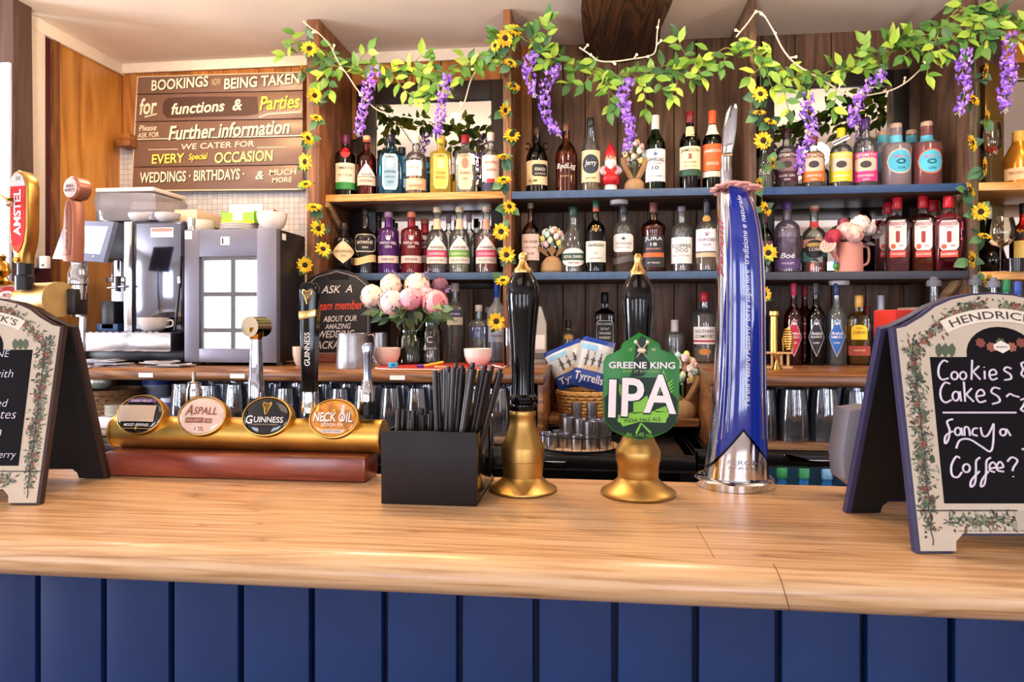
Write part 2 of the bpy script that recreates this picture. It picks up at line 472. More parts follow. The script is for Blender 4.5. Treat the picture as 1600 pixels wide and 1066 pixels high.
shelf_dark = wood('2a1c16', '4a362b', '64503f', 'x', .6, .6)
def shelf(x0, x1, z, yf, lab, face, under, th=.028):
    o = thing('shelf', lab, 'shelf', ((x0+x1)/2, yf, z), group='back bar shelves')
    hw = (x1-x0)/2
    MB().box2((-hw, .008, -th), (hw, YB-yf-.03, 0), under, .002).build('board', o)
    MB().box2((-hw, 0, -th), (hw, .008, 0), face, .0015).build('front_edge', o)
    return o
e = .001
warmsh = wood('9a6a30', 'c9954d', 'deb06c', 'x', .6, .4)
shelf(d1[1]+e, d2[0]-e, ZS1+.014, 2.66, 'upper shelf of the gin bay with a pale wooden edge', warmsh, wood('6b4a38', '8a6a58', 'a08474', 'x', .5))
shelf(d1[1]+e, d2[0]-e, ZS2+.006, 2.66, 'lower shelf of the gin bay with a blue painted edge', blue_edge, shelf_dark)
shelf(d2[1]+e, d3[0]-e, ZS1, YF, 'upper shelf of the whisky bay with a worn blue edge', blue_edge, shelf_dark)
shelf(d2[1]+e, d3[0]-e, ZS2, YF, 'lower shelf of the whisky bay with a worn blue edge', blue_edge, shelf_dark)
shelf(d3[1]+e, d4[0]-e, ZS1-.004, YF, 'upper shelf right of the blue font with a bright blue edge', blue_dk, shelf_dark)
shelf(d3[1]+e, d4[0]-e, ZS2-.006, YF, 'lower shelf right of the blue font with a dark edge', mat('3a3f4c', .5, 0, .2), shelf_dark)
shelf(d4[1]+e, XR, ZS1-.004, YF, 'pale wooden upper shelf under the red ribbon glass', warmsh, warmsh)
shelf(d4[1]+e, XR, ZS2-.01, YF, 'pale wooden lower shelf under the balloon glass', warmsh, warmsh)
MB().box2((XR, YF, 1.235), (XR+.05, YB, CEIL-.002), old, .003).build('shelf_upright', None, 'wooden upright closing the wine glass bay', 'upright', 'uprights of the back bar shelving')
def bracket(x, z, lab, wd):
    P = [(0, -.15), (.03, -.16), (.29, -.004), (.25, 0), (0, 0)] if 0 else [(0, -.17), (.02, -.17), (.28, -.02), (.28, -.001), (.24, -.001), (0, -.13)]
    M = Matrix.Translation((x, YB-.04, z)) @ Matrix.Rotation(-pi/2, 4, 'Z')
    MB().prism(P, -.008, .008, wd, .002, M).build('shelf_bracket', None, lab, 'bracket', 'brackets under the shelves')
lw = wood('6b4a2c', '94704a', 'b08c62', 'y', .6)
bracket(d1[1]+.0095, ZS1-.016, 'wooden bracket under the pale edged shelf by the booking board', lw)
bracket(d4[0]-.0095, ZS1-.034, 'wooden bracket under the bright blue edged shelf', lw)
bracket(d4[0]-.0095, ZS2-.036, 'wooden bracket under the dark edged shelf above the small spirits', lw)
# mirrors
mir = mat('e8e6e4', .015, 1, 0)
def mirror(x0, x1, z0, z1, lab, fr, fm, y=YB-.022):
    o = thing('wall_mirror', lab, 'mirror', ((x0+x1)/2, y, z0))
    hw = (x1-x0)/2; h = z1-z0
    MB().box2((-hw, 0, 0), (hw, .015, h), mir).build('glass', o)
    f = MB()
    f.box2((-hw-fr, -.014, -fr), (-hw, .02, h+fr), fm, .003); f.box2((hw, -.014, -fr), (hw+fr, .02, h+fr), fm, .003)
    f.box2((-hw, -.014, h), (hw, .02, h+fr), fm, .003); f.box2((-hw, -.014, -fr), (hw, .02, 0), fm, .003)
    f.build('frame', o)
y = YB-.022
fmd = mat('2a201c', .4)
mirror(XP(588, y), XP(768, y), 1.62, ZP(680, 160, y), 'dark framed mirror behind the gin bottles', .085, fmd)
mirror(XP(1209, y), XP(1394, y), 1.60, ZP(1300, 137, y), 'dark framed mirror behind the fruit gin bottles', .06, mat('15110f', .4))
mirror(XP(1566, y), XP(1760, y), 1.62, ZP(1600, 127, y), 'mirror in the bay at the end with a glossy frame', .07, mat('5a4a20', .12, .3))

# ================================================================ back counter
bcw = wood('3c2010', '6e4526', '9a6a40', 'x', .7, .32, 0, coat=.35)
YC = 2.20
def counter_board(x0, x1, y0, z, lab, th=.04, name='back_counter'):
    pr = [(YB-.025, -th), (y0+.012, -th), (y0+.003, -th+.006), (y0, -th*.55), (y0+.003, -.008), (y0+.014, 0), (YB-.025, 0)]
    V = []; n = len(pr)
    for x in (x0, x1): V += [(x, y, z+h) for y, h in pr]
    Fs = [[i, (i+1) % n, n+(i+1) % n, n+i] for i in range(n)]+[list(range(n)), list(range(n, 2*n))[::-1]]
    return MB().add(V, Fs, bcw).build(name, None, lab, 'counter')
xa = XP(849, YC)
xb = XP(1112, YC)
counter_board(XL-.3, xa, YC, ZBC, 'dark wooden back counter carrying the coffee machine and small fridge')
counter_board(xa+.001, xb-.001, 2.74, ZBC, 'short narrow stretch of back counter behind the crisp basket')
counter_board(xb, XR, YC, ZBC, 'dark wooden back counter carrying the bar tool stand and red bottles')
cab = wood('2c170d', '5a3620', '7a5032', 'z', .6, .45)
MB().box2((xa-.02, YC+.02, .99), (xa-.001, YB-.03, ZBC-.041), bcw, .003).build('cabinet_side', None, 'wooden cabinet side left of the crisp basket', 'panel')
MB().box2((xb+.001, YC+.02, .99), (xb+.02, YB-.03, ZBC-.041), bcw, .003).build('cabinet_side', None, 'wooden cabinet side right of the egg bunny', 'panel')
ZR = 1.063
MB().box2((xa+.001, 2.43, ZR-.03), (xb-.001, YB-.03, ZR), bcw, .006).build('recess_shelf', None, 'low wooden shelf carrying the crisp basket between the counters', 'shelf')
ZG = 1.02
MB().box2((XL-.3, YC+.02, ZG-.02), (xa-.022, YB-.03, ZG), wood('4a3426', '6e5644', '8a7462', 'x', .6), .003).build('glass_shelf', None, 'shelf under the left back counter holding upturned glasses', 'shelf')
MB().box2((xb+.022, YC+.02, ZG-.02), (XR, YB-.03, ZG), wood('4a2e1c', '7a5236', '94704e', 'x', .6), .003).build('glass_shelf', None, 'shelf under the right back counter holding upturned glasses', 'shelf')
st(MB().box2((XL-.3, YB-.03, .6), (XR, YB-.02, ZBC), mat('2a2628', .8)), 'wall_cabinet_back')
# bottle fridges under the shelves
def fridge(x0, x1, lab, lit=False, fwd=.13):
    o = thing('bottle_fridge', lab, 'fridge', ((x0+x1)/2, YC-fwd, 0), group='bottle fridges under the back bar')
    hw = (x1-x0)/2; fb = mat('0e0e11', .3); D = .53+fwd; tp = ZG-.022
    b = MB(); b.box2((-hw, .05, .05), (-hw+.03, D, tp), fb); b.box2((hw-.03, .05, .05), (hw, D, tp), fb)
    b.box2((-hw, .042, tp-.03), (hw, D, tp), fb, .004); b.box2((-hw, .05, .05), (hw, D, .1), fb); b.box2((-hw, D-.02, .05), (hw, D, tp), mat('b8d8ee', .4))
    b.build('body', o)
    dz0, dz1 = .12, tp-.003
    d = MB(); d.box2((-hw+.005, 0, dz1-.036), (hw-.005, .04, dz1), fb, .004); d.box2((-hw+.005, 0, dz0), (hw-.005, .04, dz0+.05), fb)
    d.box2((-hw+.005, 0, dz0+.05), (-hw+.05, .04, dz1-.036), fb); d.box2((hw-.05, 0, dz0+.05), (hw-.005, .04, dz1-.036), fb)
    d = d.build('door', o)
    MB().box2((-hw+.05, .012, dz0+.05), (hw-.05, .018, dz1-.036), glass('d8e8f4', .2)).build('pane', d)
    MB().prism([(-.065, 0), (.065, 0), (.05, -.014), (-.045, -.014), (-.065, .01)], -.014, 0, chrome, .002, Matrix.Translation((-.10, 0, dz1-.012))).build('handle', d)
    MB().cyl((-.235, -.005, dz1-.019), (-.235, .0, dz1-.019), .009, steel).build('lock', d)
    MB().box2((-hw+.005, -.0015, dz1-.040), (hw-.005, 0, dz1-.036), steel).build('strip', d)
    if lit:
        MB().box2((-hw+.06, .046, dz1-.03), (hw-.06, .054, dz1-.022), mat('dff2ff', .4, emis=22)).build('lamp_tube', o)
    return o
fridge(XL+.02, -1.25, 'black bottle fridge below the upturned glasses under the coffee machine')
fridge(-1.24, -.40, 'black bottle fridge hidden behind the straw caddy')
fridge(-.39, xb-.06, 'black bottle fridge with steel handle below the wire tray')
fr4 = fridge(xb-.05, xb+.8, 'black bottle fridge with lit bottles behind its glass door', True, .02)
fridge(xb+.81, XR, 'black bottle fridge behind the right chalkboard sign', False, .02)

# ================================================================ the bar itself
oak = wood('a3743f', 'cfa06a', 'dcb27c', 'x', .55, .36, 0, coat=.25, bmp=.12, dist=2.2)
ZT = 1.10
m, t, b = nt('oak_bar_top')
co = coords(t, (.7, 8, 8))
n1 = N(t, 'ShaderNodeTexNoise'); n1.inputs['Scale'].default_value = 1.0; n1.inputs['Detail'].default_value = 3; n1.inputs['Distortion'].default_value = .35
t.links.new(co, n1.inputs['Vector'])
mu = N(t, 'ShaderNodeMath', operation='MULTIPLY'); mu.inputs[1].default_value = 9; t.links.new(n1.outputs['Fac'], mu.inputs[0])
fc = N(t, 'ShaderNodeMath', operation='FRACT'); t.links.new(mu.outputs[0], fc.inputs[0])
ring = ramp(t, fc.outputs[0], [(0, 'ab8560'), (.05, 'c9a57c'), (.3, 'd6b48c'), (.93, 'd9b890'), (1, 'bd9870')])
n2 = N(t, 'ShaderNodeTexNoise'); n2.inputs['Scale'].default_value = 16; n2.inputs['Detail'].default_value = 4
t.links.new(coords(t, (.35, 9, 9)), n2.inputs['Vector'])
fine = ramp(t, n2.outputs['Fac'], [(.34, 'c4a684'), (.5, 'f2e6d6'), (.7, 'ffffff')])
mx = N(t, 'ShaderNodeMix', data_type='RGBA', blend_type='MULTIPLY'); mx.inputs[0].default_value = .75
t.links.new(ring, mx.inputs[6]); t.links.new(fine, mx.inputs[7]); t.links.new(mx.outputs[2], b.inputs['Base Color'])
b.inputs['Roughness'].default_value = .34; b.inputs['Coat Weight'].default_value = .2; b.inputs['Coat Roughness'].default_value = .2
bump(t, b, n2.outputs['Fac'], .12, .001); oak_top = m
pr = [(1.335, -.045)]
y0, r = .852, .026
for i in range(13):
    a = -pi/2+pi*i/12
    pr.append((y0+r-cos(a)*r*1.0, -.026+sin(a)*r*1.0))
pr = [(1.318, -.052)]+[(y0+.034-.034*cos(a), -.026+.026*sin(a)) for a in [-pi/2+pi*i/14 for i in range(15)]]+[(1.318, 0)]
xc = WZ(1243, 920, ZT-.02).x
n = len(pr)
V = []; Fs = []
for x in (-2.6, 2.6): V += [(x, y, ZT+h) for y, h in pr]
Fs = [[i, (i+1) % n, n+(i+1) % n, n+i] for i in range(n)]+[list(range(n)), list(range(n, 2*n))[::-1]]
MB().add(V, Fs, oak_top).build('bar_worktop', None, 'long light oak bar top with a rounded front edge', 'bar top')
wt_ = bpy.data.objects['bar_worktop']
SEAM = mat('6a4a2c', .7)
mb = MB(); mb.tube([(xc-.035*(k/14)**2 if 0 else xc-.02*sin(k/14*pi/2)*1.0, y-.0004*cos((k-7)/7*pi/2), ZT+h+(.0003 if k > 9 else 0)) for k, (y, h) in enumerate(pr[1:16])], .0005, SEAM, 6)
s0, s1 = WZ(1116, 872, ZT), WZ(1088, 822, ZT); mb.tube([(s0.x, s0.y, ZT), (s1.x, s1.y, ZT)], .0004, SEAM, 6)
mb.build('seam', wt_)
blue = mat('0b2a5c', .5, 0, .12, 9, .12, spec=.3)
o = thing('bar_panelling', 'dark blue painted tongue and groove front of the bar', 'bar front', (0, .915, 0))
MB().box2((-2.6, .02, 0), (2.6, .05, ZT-.053), mat('16264a', .6)).build('backing', o)
xg = [WZ(a, 1000, 0) for a in (58, 162)]
def gx(px): return XP(px, .915)
gl = [58, 162, 266, 374, 485, 600, 716, 836, 959, 1087, 1217, 1351, 1487]
gw = (gx(1487)-gx(58))/12
X = gx(58)-gw*8
while X < 2.5:
    MB().box2((X+.004, 0, 0), (X+gw-.0035, .02, ZT-.053), blue, .0035).build('board', o); X += gw
MB().box2((-2.6, .06, .0), (2.6, .40, ZT-.06), mat('2a1c12', .7)).build('carcass', o)
# ================================================================ bottles
PR = {  # (radius, height) as fractions
 'whisky': [(0, 0), (.9, 0), (1, .015), (1, .58), (.97, .63), (.8, .685), (.55, .73), (.4, .77), (.36, .82), (.36, 1)],
 'round': [(0, 0), (.9, 0), (1, .02), (1, .56), (.98, .62), (.9, .67), (.72, .71), (.5, .735), (.37, .75), (.34, .78), (.34, 1)],
 'shoulder': [(0, 0), (.92, 0), (1, .015), (1, .66), (.97, .695), (.8, .725), (.5, .745), (.38, .76), (.36, .8), (.36, 1)],
 'squat': [(0, 0), (.92, 0), (1, .03), (.99, .62), (.96, .67), (.8, .72), (.45, .745), (.32, .76), (.32, 1)],
 'dome': [(0, 0), (.9, 0), (1, .015), (1, .47), (.97, .53), (.88, .59), (.7, .64), (.48, .675), (.36, .7), (.33, .73), (.33, 1)],
 'tall': [(0, 0), (.9, 0), (1, .015), (1, .55), (.96, .6), (.78, .65), (.52, .69), (.36, .72), (.31, .76), (.29, 1)],
 'rum': [(0, 0), (.88, 0), (1, .02), (.97, .3), (1, .5), (.96, .58), (.75, .66), (.45, .72), (.32, .76), (.3, .82), (.3, 1)],
 'vodka': [(0, 0), (.92, 0), (1, .015), (1, .6), (.97, .64), (.75, .69), (.45, .72), (.37, .75), (.36, 1)],
 'waist': [(0, 0), (.92, 0), (1, .02), (.9, .22), (.84, .4), (.92, .54), (1, .62), (.94, .67), (.6, .72), (.34, .75), (.3, .79), (.3, 1)],
 'taper': [(0, 0), (.9, 0), (1, .015), (.99, .5), (.95, .58), (.7, .68), (.48, .78), (.38, .86), (.34, .9), (.34, 1)],
 'malfy': [(0, 0), (.93, 0), (1, .02), (1, .62), (.97, .655), (.8, .68), (.45, .69), (.4, .71), (.4, 1)],
 'bell': [(0, 0), (.9, 0), (1, .02), (1, .3), (.93, .45), (.75, .58), (.5, .68), (.38, .74), (.36, 1)],
 'champ': [(0, 0), (.9, 0), (1, .02), (1, .42), (.9, .55), (.65, .68), (.42, .8), (.36, .88), (.38, 1)],
}
def rad_at(pr, h):
    for (r0, h0), (r1, h1) in zip(pr, pr[1:]):
        if h0 <= h <= h1 and h1 > h0: return r0+(r1-r0)*(h-h0)/(h1-h0)
    return pr[-1][0]
SH = {
 'rect': lambda s: (1, 0), 'diamond': lambda s: (.5+.5*(1-abs(s)), .5-.5*(1-abs(s))),
 'oval': lambda s: (.5+.5*sqrt(max(0, 1-s*s)), .5-.5*sqrt(max(0, 1-s*s))),
 'house': lambda s: (.62+.38*(1-abs(s)), 0), 'arch': lambda s: (.75+.25*sqrt(max(0, 1-s*s)), 0),
 'octa': lambda s: (1-max(0, abs(s)-.75)*.5, max(0, abs(s)-.75)*.5), 'tri': lambda s: (1-abs(s), 0),
 'wave': lambda s: (.8+.2*sin(s*2.4), .2*sin(s*2.4)),
}
def bottle(name, label, group, px, top, w, zb, Y, pr, gl, liq=None, lev=.6, cap=None, caph=.87, sq=0, ry=1, labs=(), txts=(), yaw=None, frost=False, capr=1.12, cork=None):
    base = W(px, HY, Y); R = w*.5*S(px, Y); H = ZP(px, top, Y)-zb
    if group in (G2, G4, G6): H = min(H, ZS1-.0325-zb)
    P = PR[pr]
    o = thing(name, label, 'bottle', (base.x, Y, zb+.0005), group=group)
    if yaw is None: yaw = -atan2(-base.x, Y)*-.8
    o.rotation_euler = (0, 0, -atan2(base.x, Y)*.85 if True else yaw)
    prof = [(r*R, h*H) for r, h in P]
    top_h = 1.0 if cap is None else caph
    gp = [p for p in prof if p[1] < top_h*H]+[(rad_at(P, top_h)*R, top_h*H), (0, top_h*H)]
    MB().lathe(gp, gl, seg=28, sq=sq, ry=ry).build('body', o)
    if liq:
        lp = [(max(0, r*R-.0035 if r*R > .004 else 0), h*H+.004) for r, h in P if h < lev]
        rr_ = max(.002, rad_at(P, lev)*R-.0035)
        lp += [(rr_, lev*H), (0, lev*H)]
        MB().lathe(lp, liquid(liq), seg=24, sq=sq, ry=ry).build('liquid', o)
    if cap:
        rc = rad_at(P, .95)*R*capr
        cm = mat(cap, .35) if isinstance(cap, str) else cap
        h0, h1 = caph*H-.002, H
        c = MB().lathe([(0, h1), (rc*.9, h1), (rc, h1-.0025), (rc, h0+.001), (rc*.96, h0), (0, h0)], cm, seg=18)
        if cork: c.lathe([(rc*1.02, h0+(h1-h0)*.0), (rc*1.04, h0+(h1-h0)*.35), (rc*.9, h0+(h1-h0)*.36), (0, h0+(h1-h0)*.36)], mat(cork, .4), seg=18)
        c.build('cap', o)
    zz = lambda y: (ZP(px, y, Y-R*.8)-zb)
    def surf(x, z, l=0):
        rr = rad_at(P, min(max(z/H, 0), 1))*R
        if sq: return (x, -(rr*ry)-.0008-l, z)
        rr += .0008+l; return (rr*sin(x/rr), -rr*cos(x/rr), z)
    for lb in labs:
        y0, y1, hw, shp, col = lb[:5]
        z1, z0 = zz(y0), zz(y1); wd = hw*R*(1 if sq else 1.35)
        ox = lb[5]*R if len(lb) > 5 else 0
        V = []; Fs = []; n = 14
        for i in range(n+1):
            s = -1+2*i/n; t, b_ = SH[shp](s)
            for q in range(3):
                zq = z0+(z1-z0)*(b_+(t-b_)*q/2)
                V.append(surf(ox+s*wd, zq, .0001*len(V)*0+.0002*labs.index(lb)))
        for i in range(n):
            for q in range(2): Fs.append([i*3+q, i*3+3+q, i*3+4+q, i*3+1+q])
        MB().add(V, Fs, mat(col, .5) if isinstance(col, str) else col).build('label', o, recalc=False)
    if txts:
        tb = MB()
        for t in txts:
            s, y, ht, wf, col = t[:5]
            sh = t[5] if len(t) > 5 else 0
            ox = t[6]*R if len(t) > 6 else 0
            tb.text(s, mat(col, .5), lambda x, z, l: surf(x, z, l+.0012), w=wf*(1.1 if sq else 1.3)*R, h=ht*S(px, Y), cx=ox, cz=zz(y), shear=sh, off=.006)
        tb.build('lettering', o, recalc=False)
    return o
CL = glass('f4f8f6', .38, 1.7, .03, .035); CLb = glass('eaf2f4', .4, 2.0, .03, .05); GRN = glass('2f7a3a', .5); DKG = glass('16321c', .5); BRN = glass('4a2410', .5); VIO = glass('7a3aa8', .5)
BLUE = glass('7cc8e0', .45); YEL = glass('f2d860', .4, fog=.25); BLKG = mat('0d0d10', .08, coat=.6); PUR = glass('b060d4', .35, 1.3, .03, .1); RUBY = glass('d84a5e', .35, 1.3, .03, .1)
FRO = glass('e9e3e8', .2, .6, .3, .35)
G1 = 'bottles on the upper shelf of the gin bay'; G2 = 'bottles on the lower shelf of the gin bay'
G3 = 'bottles on the upper shelf of the whisky bay'; G4 = 'bottles on the lower shelf of the whisky bay'
G5 = 'bottles on the upper shelf right of the blue font'; G6 = 'bottles on the lower shelf right of the blue font'
G7 = 'bottles along the back counter'; G8 = 'bottles in the wine glass bay'
cr = 'efe4cc'; wt = 'f2efe8'; dk = '26221e'
a1, b1 = ZS1+.0145, ZS2+.0065
# gin bay, upper shelf
y = 2.74
B = bottle
B('gin_bottle', 'dark bottle with purple cap, red wax seal and green band under its label', G1, 540, 212, 33, a1, y, 'shoulder', glass('8d8f78', .5), '3a3a20', .55, '5a1c48', .86, labs=[(255, 285, .82, 'rect', cr), (285, 296, .82, 'rect', '2f8a42'), (229, 247, .36, 'oval', 'c22028')], txts=[('PIMENTO', 263, 4, 1.1, dk), ('N°1 CUP', 274, 4, 1.0, dk)])
B('gin_bottle', 'red tinted bottle with pale cork top and white gabled label beside the blue square bottle', G1, 573, 213, 31, a1, y, 'round', glass('e2726a', .4), 'b02c2c', .5, 'd9bd94', .9, cork='b0503c', labs=[(255, 276, .8, 'tri', wt), (277, 290, .8, 'rect', 'e9d9c4')], txts=[('WARNERS', 273, 3.4, .9, dk), ('HONEYBERRY', 283, 3, 1.1, 'a03030')])
B('gin_bottle', 'pale blue square bottle with navy cap and tall framed label', G1, 610, 212, 38, a1, y, 'shoulder', BLUE, '9fd8e8', .5, '1c2436', .87, sq=5, ry=.7, labs=[(240, 296, .62, 'octa', 'f0f2ee'), (244, 292, .5, 'octa', '8ab4cc'), (246, 262, .3, 'oval', 'e8ecee')], txts=[('BOMBAY', 244, 4, .8, '27406a'), ('SAPPHIRE', 268, 4, .9, '1d3056'), ('LONDON DRY', 276, 3, .8, '33506e'), ('GIN', 284, 4, .4, '1d3056')])
B('gin_bottle', 'dark capped blue bottle half hidden behind the pale blue square one', G1, 628, 231, 30, a1, 2.85, 'shoulder', BLUE, '9fd8e8', .5, '1c2436', .87, sq=5, ry=.7)
B('gin_bottle', 'clear bottle with cream cap, white label and orange lower half', G1, 650, 213, 33, a1, y, 'round', CL, 'e4703a', .42, 'f4ead8', .88, labs=[(251, 275, .62, 'rect', wt, -.25), (279, 297, .9, 'rect', 'e8b490')], txts=[('PEACH', 262, 4, .7, '8a6a50', 0, -.25), ('WHITLEY', 285, 4, 1.0, 'ffffff'), ('BOTANIST', 291, 3, 1.0, 'a4502c')])
B('gin_bottle', 'blue bottle peeking out between the orange one and the yellow one', G1, 668, 246, 24, a1, 2.85, 'shoulder', BLUE, '79b4d0', .6, '1c2436', .9)
B('gin_bottle', 'frosted yellow square bottle with yellow cap', G1, 689, 213, 34, a1, y, 'shoulder', YEL, 'f4d84a', .6, 'e8c93a', .87, sq=5, ry=.7, labs=[(240, 295, .66, 'octa', 'e9d27a'), (243, 293, .56, 'octa', 'e4c558'), (247, 264, .34, 'oval', 'f0dea0')], txts=[('BOMBAY', 243, 4, .8, '7a5a1c'), ('CITRON', 270, 4, .8, '7a5a1c'), ('PRESSE', 277, 4, .8, '7a5a1c')])
B('gin_bottle', 'clear square bottle with red cap and peach tinted label', G1, 727, 212, 33, a1, y, 'shoulder', CL, 'f6d8b4', .5, 'b8202e', .87, sq=5, ry=.7, labs=[(240, 296, .66, 'octa', 'f2dcb4'), (246, 263, .34, 'oval', 'd88a74')], txts=[('BOMBAY', 243, 4, .8, 'b06a4c'), ('BRAMBLE', 270, 4, .9, 'b06a4c'), ('GIN', 279, 4, .4, 'b06a4c')])
B('gin_bottle', 'clear bottle with cream cap beside the sunflower upright, white label with red and navy foot', G1, 767, 208, 31, a1, y, 'round', CL, 'f4ece0', .6, 'ece0cc', .87, labs=[(243, 284, .75, 'rect', 'f6ece0'), (280, 286, .3, 'rect', 'c8303a'), (286, 297, .75, 'rect', '2a2c48')], txts=[('MALIBU', 254, 4, .9, 'c8703c'), ('ORANGE', 266, 4, .9, 'c8503c')])
# gin bay, lower shelf
B('gin_bottle', 'squat black apothecary bottle with cream diamond label', G2, 537, 349, 33, b1, 2.705, 'squat', BLKG, None, 0, '2a1d18', .86, capr=1.25, labs=[(376, 412, 1.02, 'diamond', 'e9d6ac')], txts=[("HENDRICK'S", 393, 4, 1.3, '4a3a20'), ('GIN', 400, 3, .4, '4a3a20')])
B('gin_bottle', 'tall black bottle with outlined badge and slanted cream ribbon', G2, 571, 322, 34, b1, y, 'dome', BLKG, None, 0, '1c1a1c', .9, labs=[(366, 394, .82, 'octa', 'd9cfba'), (367.5, 392.5, .76, 'octa', '1a1a1c'), (398, 412, .95, 'wave', 'e8c88a')], txts=[('BATHHOUSE', 379, 4.5, 1.15, 'efe8da'), ('GIN', 387, 3, .4, 'efe8da')])
B('gin_bottle', 'dark capped black bottle standing behind the purple one', G2, 592, 330, 26, b1, 2.85, 'dome', BLKG, None, 0, '101014', .86)
wh = lambda c, l, px, lab, Y=y, top=332, nm='RHUBARB': B('gin_bottle', lab, G2, px, top, 33, b1, Y, 'shoulder', c, l, .62, 'b86a50' if l != '8f34bc' else '8a6a8c', .92, labs=[(400, 411, .92, 'rect', 'e6cfc4')], txts=[('WHITLEY NEILL', 380, 4, 1.3, 'f4eef2'), ('GIN', 386, 4, .5, 'f4eef2'), ('❦', 372, 8, .4, 'f4eef2'), (nm, 405.5, 3.4, .9, '6a3a5a')])
wh(PUR, '8f34bc', 607, 'purple bottle with white lettering on the lower gin shelf', nm='PARMA VIOLET')
wh(RUBY, 'cc2440', 643, 'ruby red bottle with white lettering next to the purple one')
wh(RUBY, 'cc2440', 664, 'ruby red bottle half hidden behind the others near the purple one', 2.85, 343)
wa = lambda px, lab, cap, band, liq, lev, t: B('gin_bottle', lab, G2, px, 321, 34, b1, y, 'dome', CL, liq, lev, 'dcc8a4', .93, cork=cap, labs=[(341, 358, .3, 'rect', cap), (369, 391, .85, 'tri', wt), (392, 402, .88, 'rect', band), (402, 412, .88, 'rect', 'e4dcd2')], txts=[('WARNERS', 387, 4, 1.0, dk), (t, 397, 3.2, 1.2, 'fbf3ea'), ('GIN WITH FRUIT', 407, 2.6, 1.2, '6a6058')])
wa(683, 'clear gin bottle with gabled label, pink band and dark plum liquid', 'd8c0a0', 'd8507a', '5a2038', .12, 'RASPBERRY')
wa(718, 'clear gin bottle with gabled label and green band', 'd0c0a4', '6fae4a', 'e8d890', .14, 'ELDERFLOWER')
wa(760, 'gin bottle with gabled label, pink band and red orange liquid', 'c89c8c', 'e0557a', 'e0442c', .55, 'RHUBARB')
for px, tp, c, lab in ((701, 335, '8a6a78', 'mauve capped bottle standing behind the pink and green banded gins'), (733, 333, '9a7a70', 'rosy capped bottle standing behind the green banded gin'), (757, 345, 'c8c0b8', 'grey capped bottle behind the red orange gin')):
    B('gin_bottle', lab, G2, px, tp, 22, b1, 2.86, 'round', CL, None, 0, c, .86)
# whisky bay, upper shelf
y = 2.68; a2, b2 = ZS1+.0005, ZS2+.0005
o = B('rum_bottle', 'dark rum bottle with two glass ring handles and cream label', G3, 839, 201, 34, a2, y, 'rum', glass('3a2a20', .4), '1c0e08', .62, '4a3020', .9, labs=[(251, 289, .95, 'rect', 'e4cfa0'), (257, 276, .6, 'octa', '1c1a18', .35)], txts=[('KRAKEN', 265, 5, .8, 'efe6d0', 0, .35), ('BLACK SPICED RUM', 272, 2.4, .8, 'efe6d0', 0, .35), ('RUM', 283, 4, .6, '3a2a18', 0, -.4)])
r = 17*S(839, y)
for sx in (-1, 1):
    MB().tube([(sx*(r*.8+.009*cos(t)), 0, .185+.013*sin(t)) for t in [k*2*pi/14 for k in range(14)]], .0028, glass('9a8a78', .4), 6, True).build('handle', o)
B('rum_bottle', 'brown rum bottle with white handwritten name and cork, left of the cream labelled rum', G3, 885, 194, 34, a2, y, 'rum', glass('e0b088', .45), '7a3410', .6, '6a3a22', .9, txts=[('RedLeg', 261, 11, 1.5, 'f4ece0', .25), ('spiced rum', 276, 4, .9, 'd8a070', .2)], labs=[])
B('rum_bottle', 'clear tapered rum bottle with cream label and dark round emblem, by the gnome', G3, 923, 185, 30, a2, y, 'taper', CL, 'c88a40', .3, '2a2420', .9, labs=[(235, 285, .95, 'rect', 'eedcae'), (242, 272, .72, 'oval', '2a3440')], txts=[('Jerry', 256, 10, 1.0, 'f0ece0', .2), ('SPICED', 279, 3, .9, '6a4a20')])
B('whisky_bottle', 'green bottle with white cap and white label on the upper whisky shelf', G3, 1024, 181, 31, a2, y, 'whisky', glass('3fa04a', .45), '1d5a20', .5, 'f0eeea', .82, labs=[(233, 284, .98, 'rect', 'e8e6ea')], txts=[('LAPHROAIG', 250, 6, 1.5, '2a2a2e'), ('10', 263, 6, .5, '2a2a2e'), ('ISLAY SINGLE MALT', 256, 2.4, 1.1, '55555a'), ('SCOTCH WHISKY', 276, 2.4, 1.1, '55555a'), ('♣', 241, 6, .3, '5a6a9a')])
B('whiskey_bottle', 'dark bottle with burgundy capsule and cream label next to the orange labelled one', G3, 1078, 175, 32, a2, y, 'whisky', glass('2a3a22', .5), '241405', .6, '7a1622', .86, labs=[(229, 265, .98, 'rect', 'f0e0b4'), (196, 213, .34, 'rect', 'd8cca0'), (266, 275, .98, 'rect', '1f4a36')], txts=[('JAMESON', 236, 6, 1.5, '2a241c'), ('IRISH WHISKEY', 254, 3, 1.0, '6a5030'), ('♜', 245, 8, .34, '8a3a2a'), ('TRIPLE DISTILLED', 260, 2.3, 1.0, '6a5030')])
B('whiskey_bottle', 'green bottle with orange cap and orange label behind the tap lever', G3, 1113, 174, 30, a2, y, 'whisky', glass('3a7a40', .5), '1a3a14', .5, 'e8602a', .84, labs=[(225, 267, .98, 'rect', 'e8622c'), (268, 277, .98, 'rect', 'd8d0c0'), (193, 210, .6, 'rect', 'e8e0d0')], txts=[('JAMESON', 237, 6, 1.5, 'f8f0e0'), ('ORANGE', 256, 5, 1.0, 'f8e8d0')])
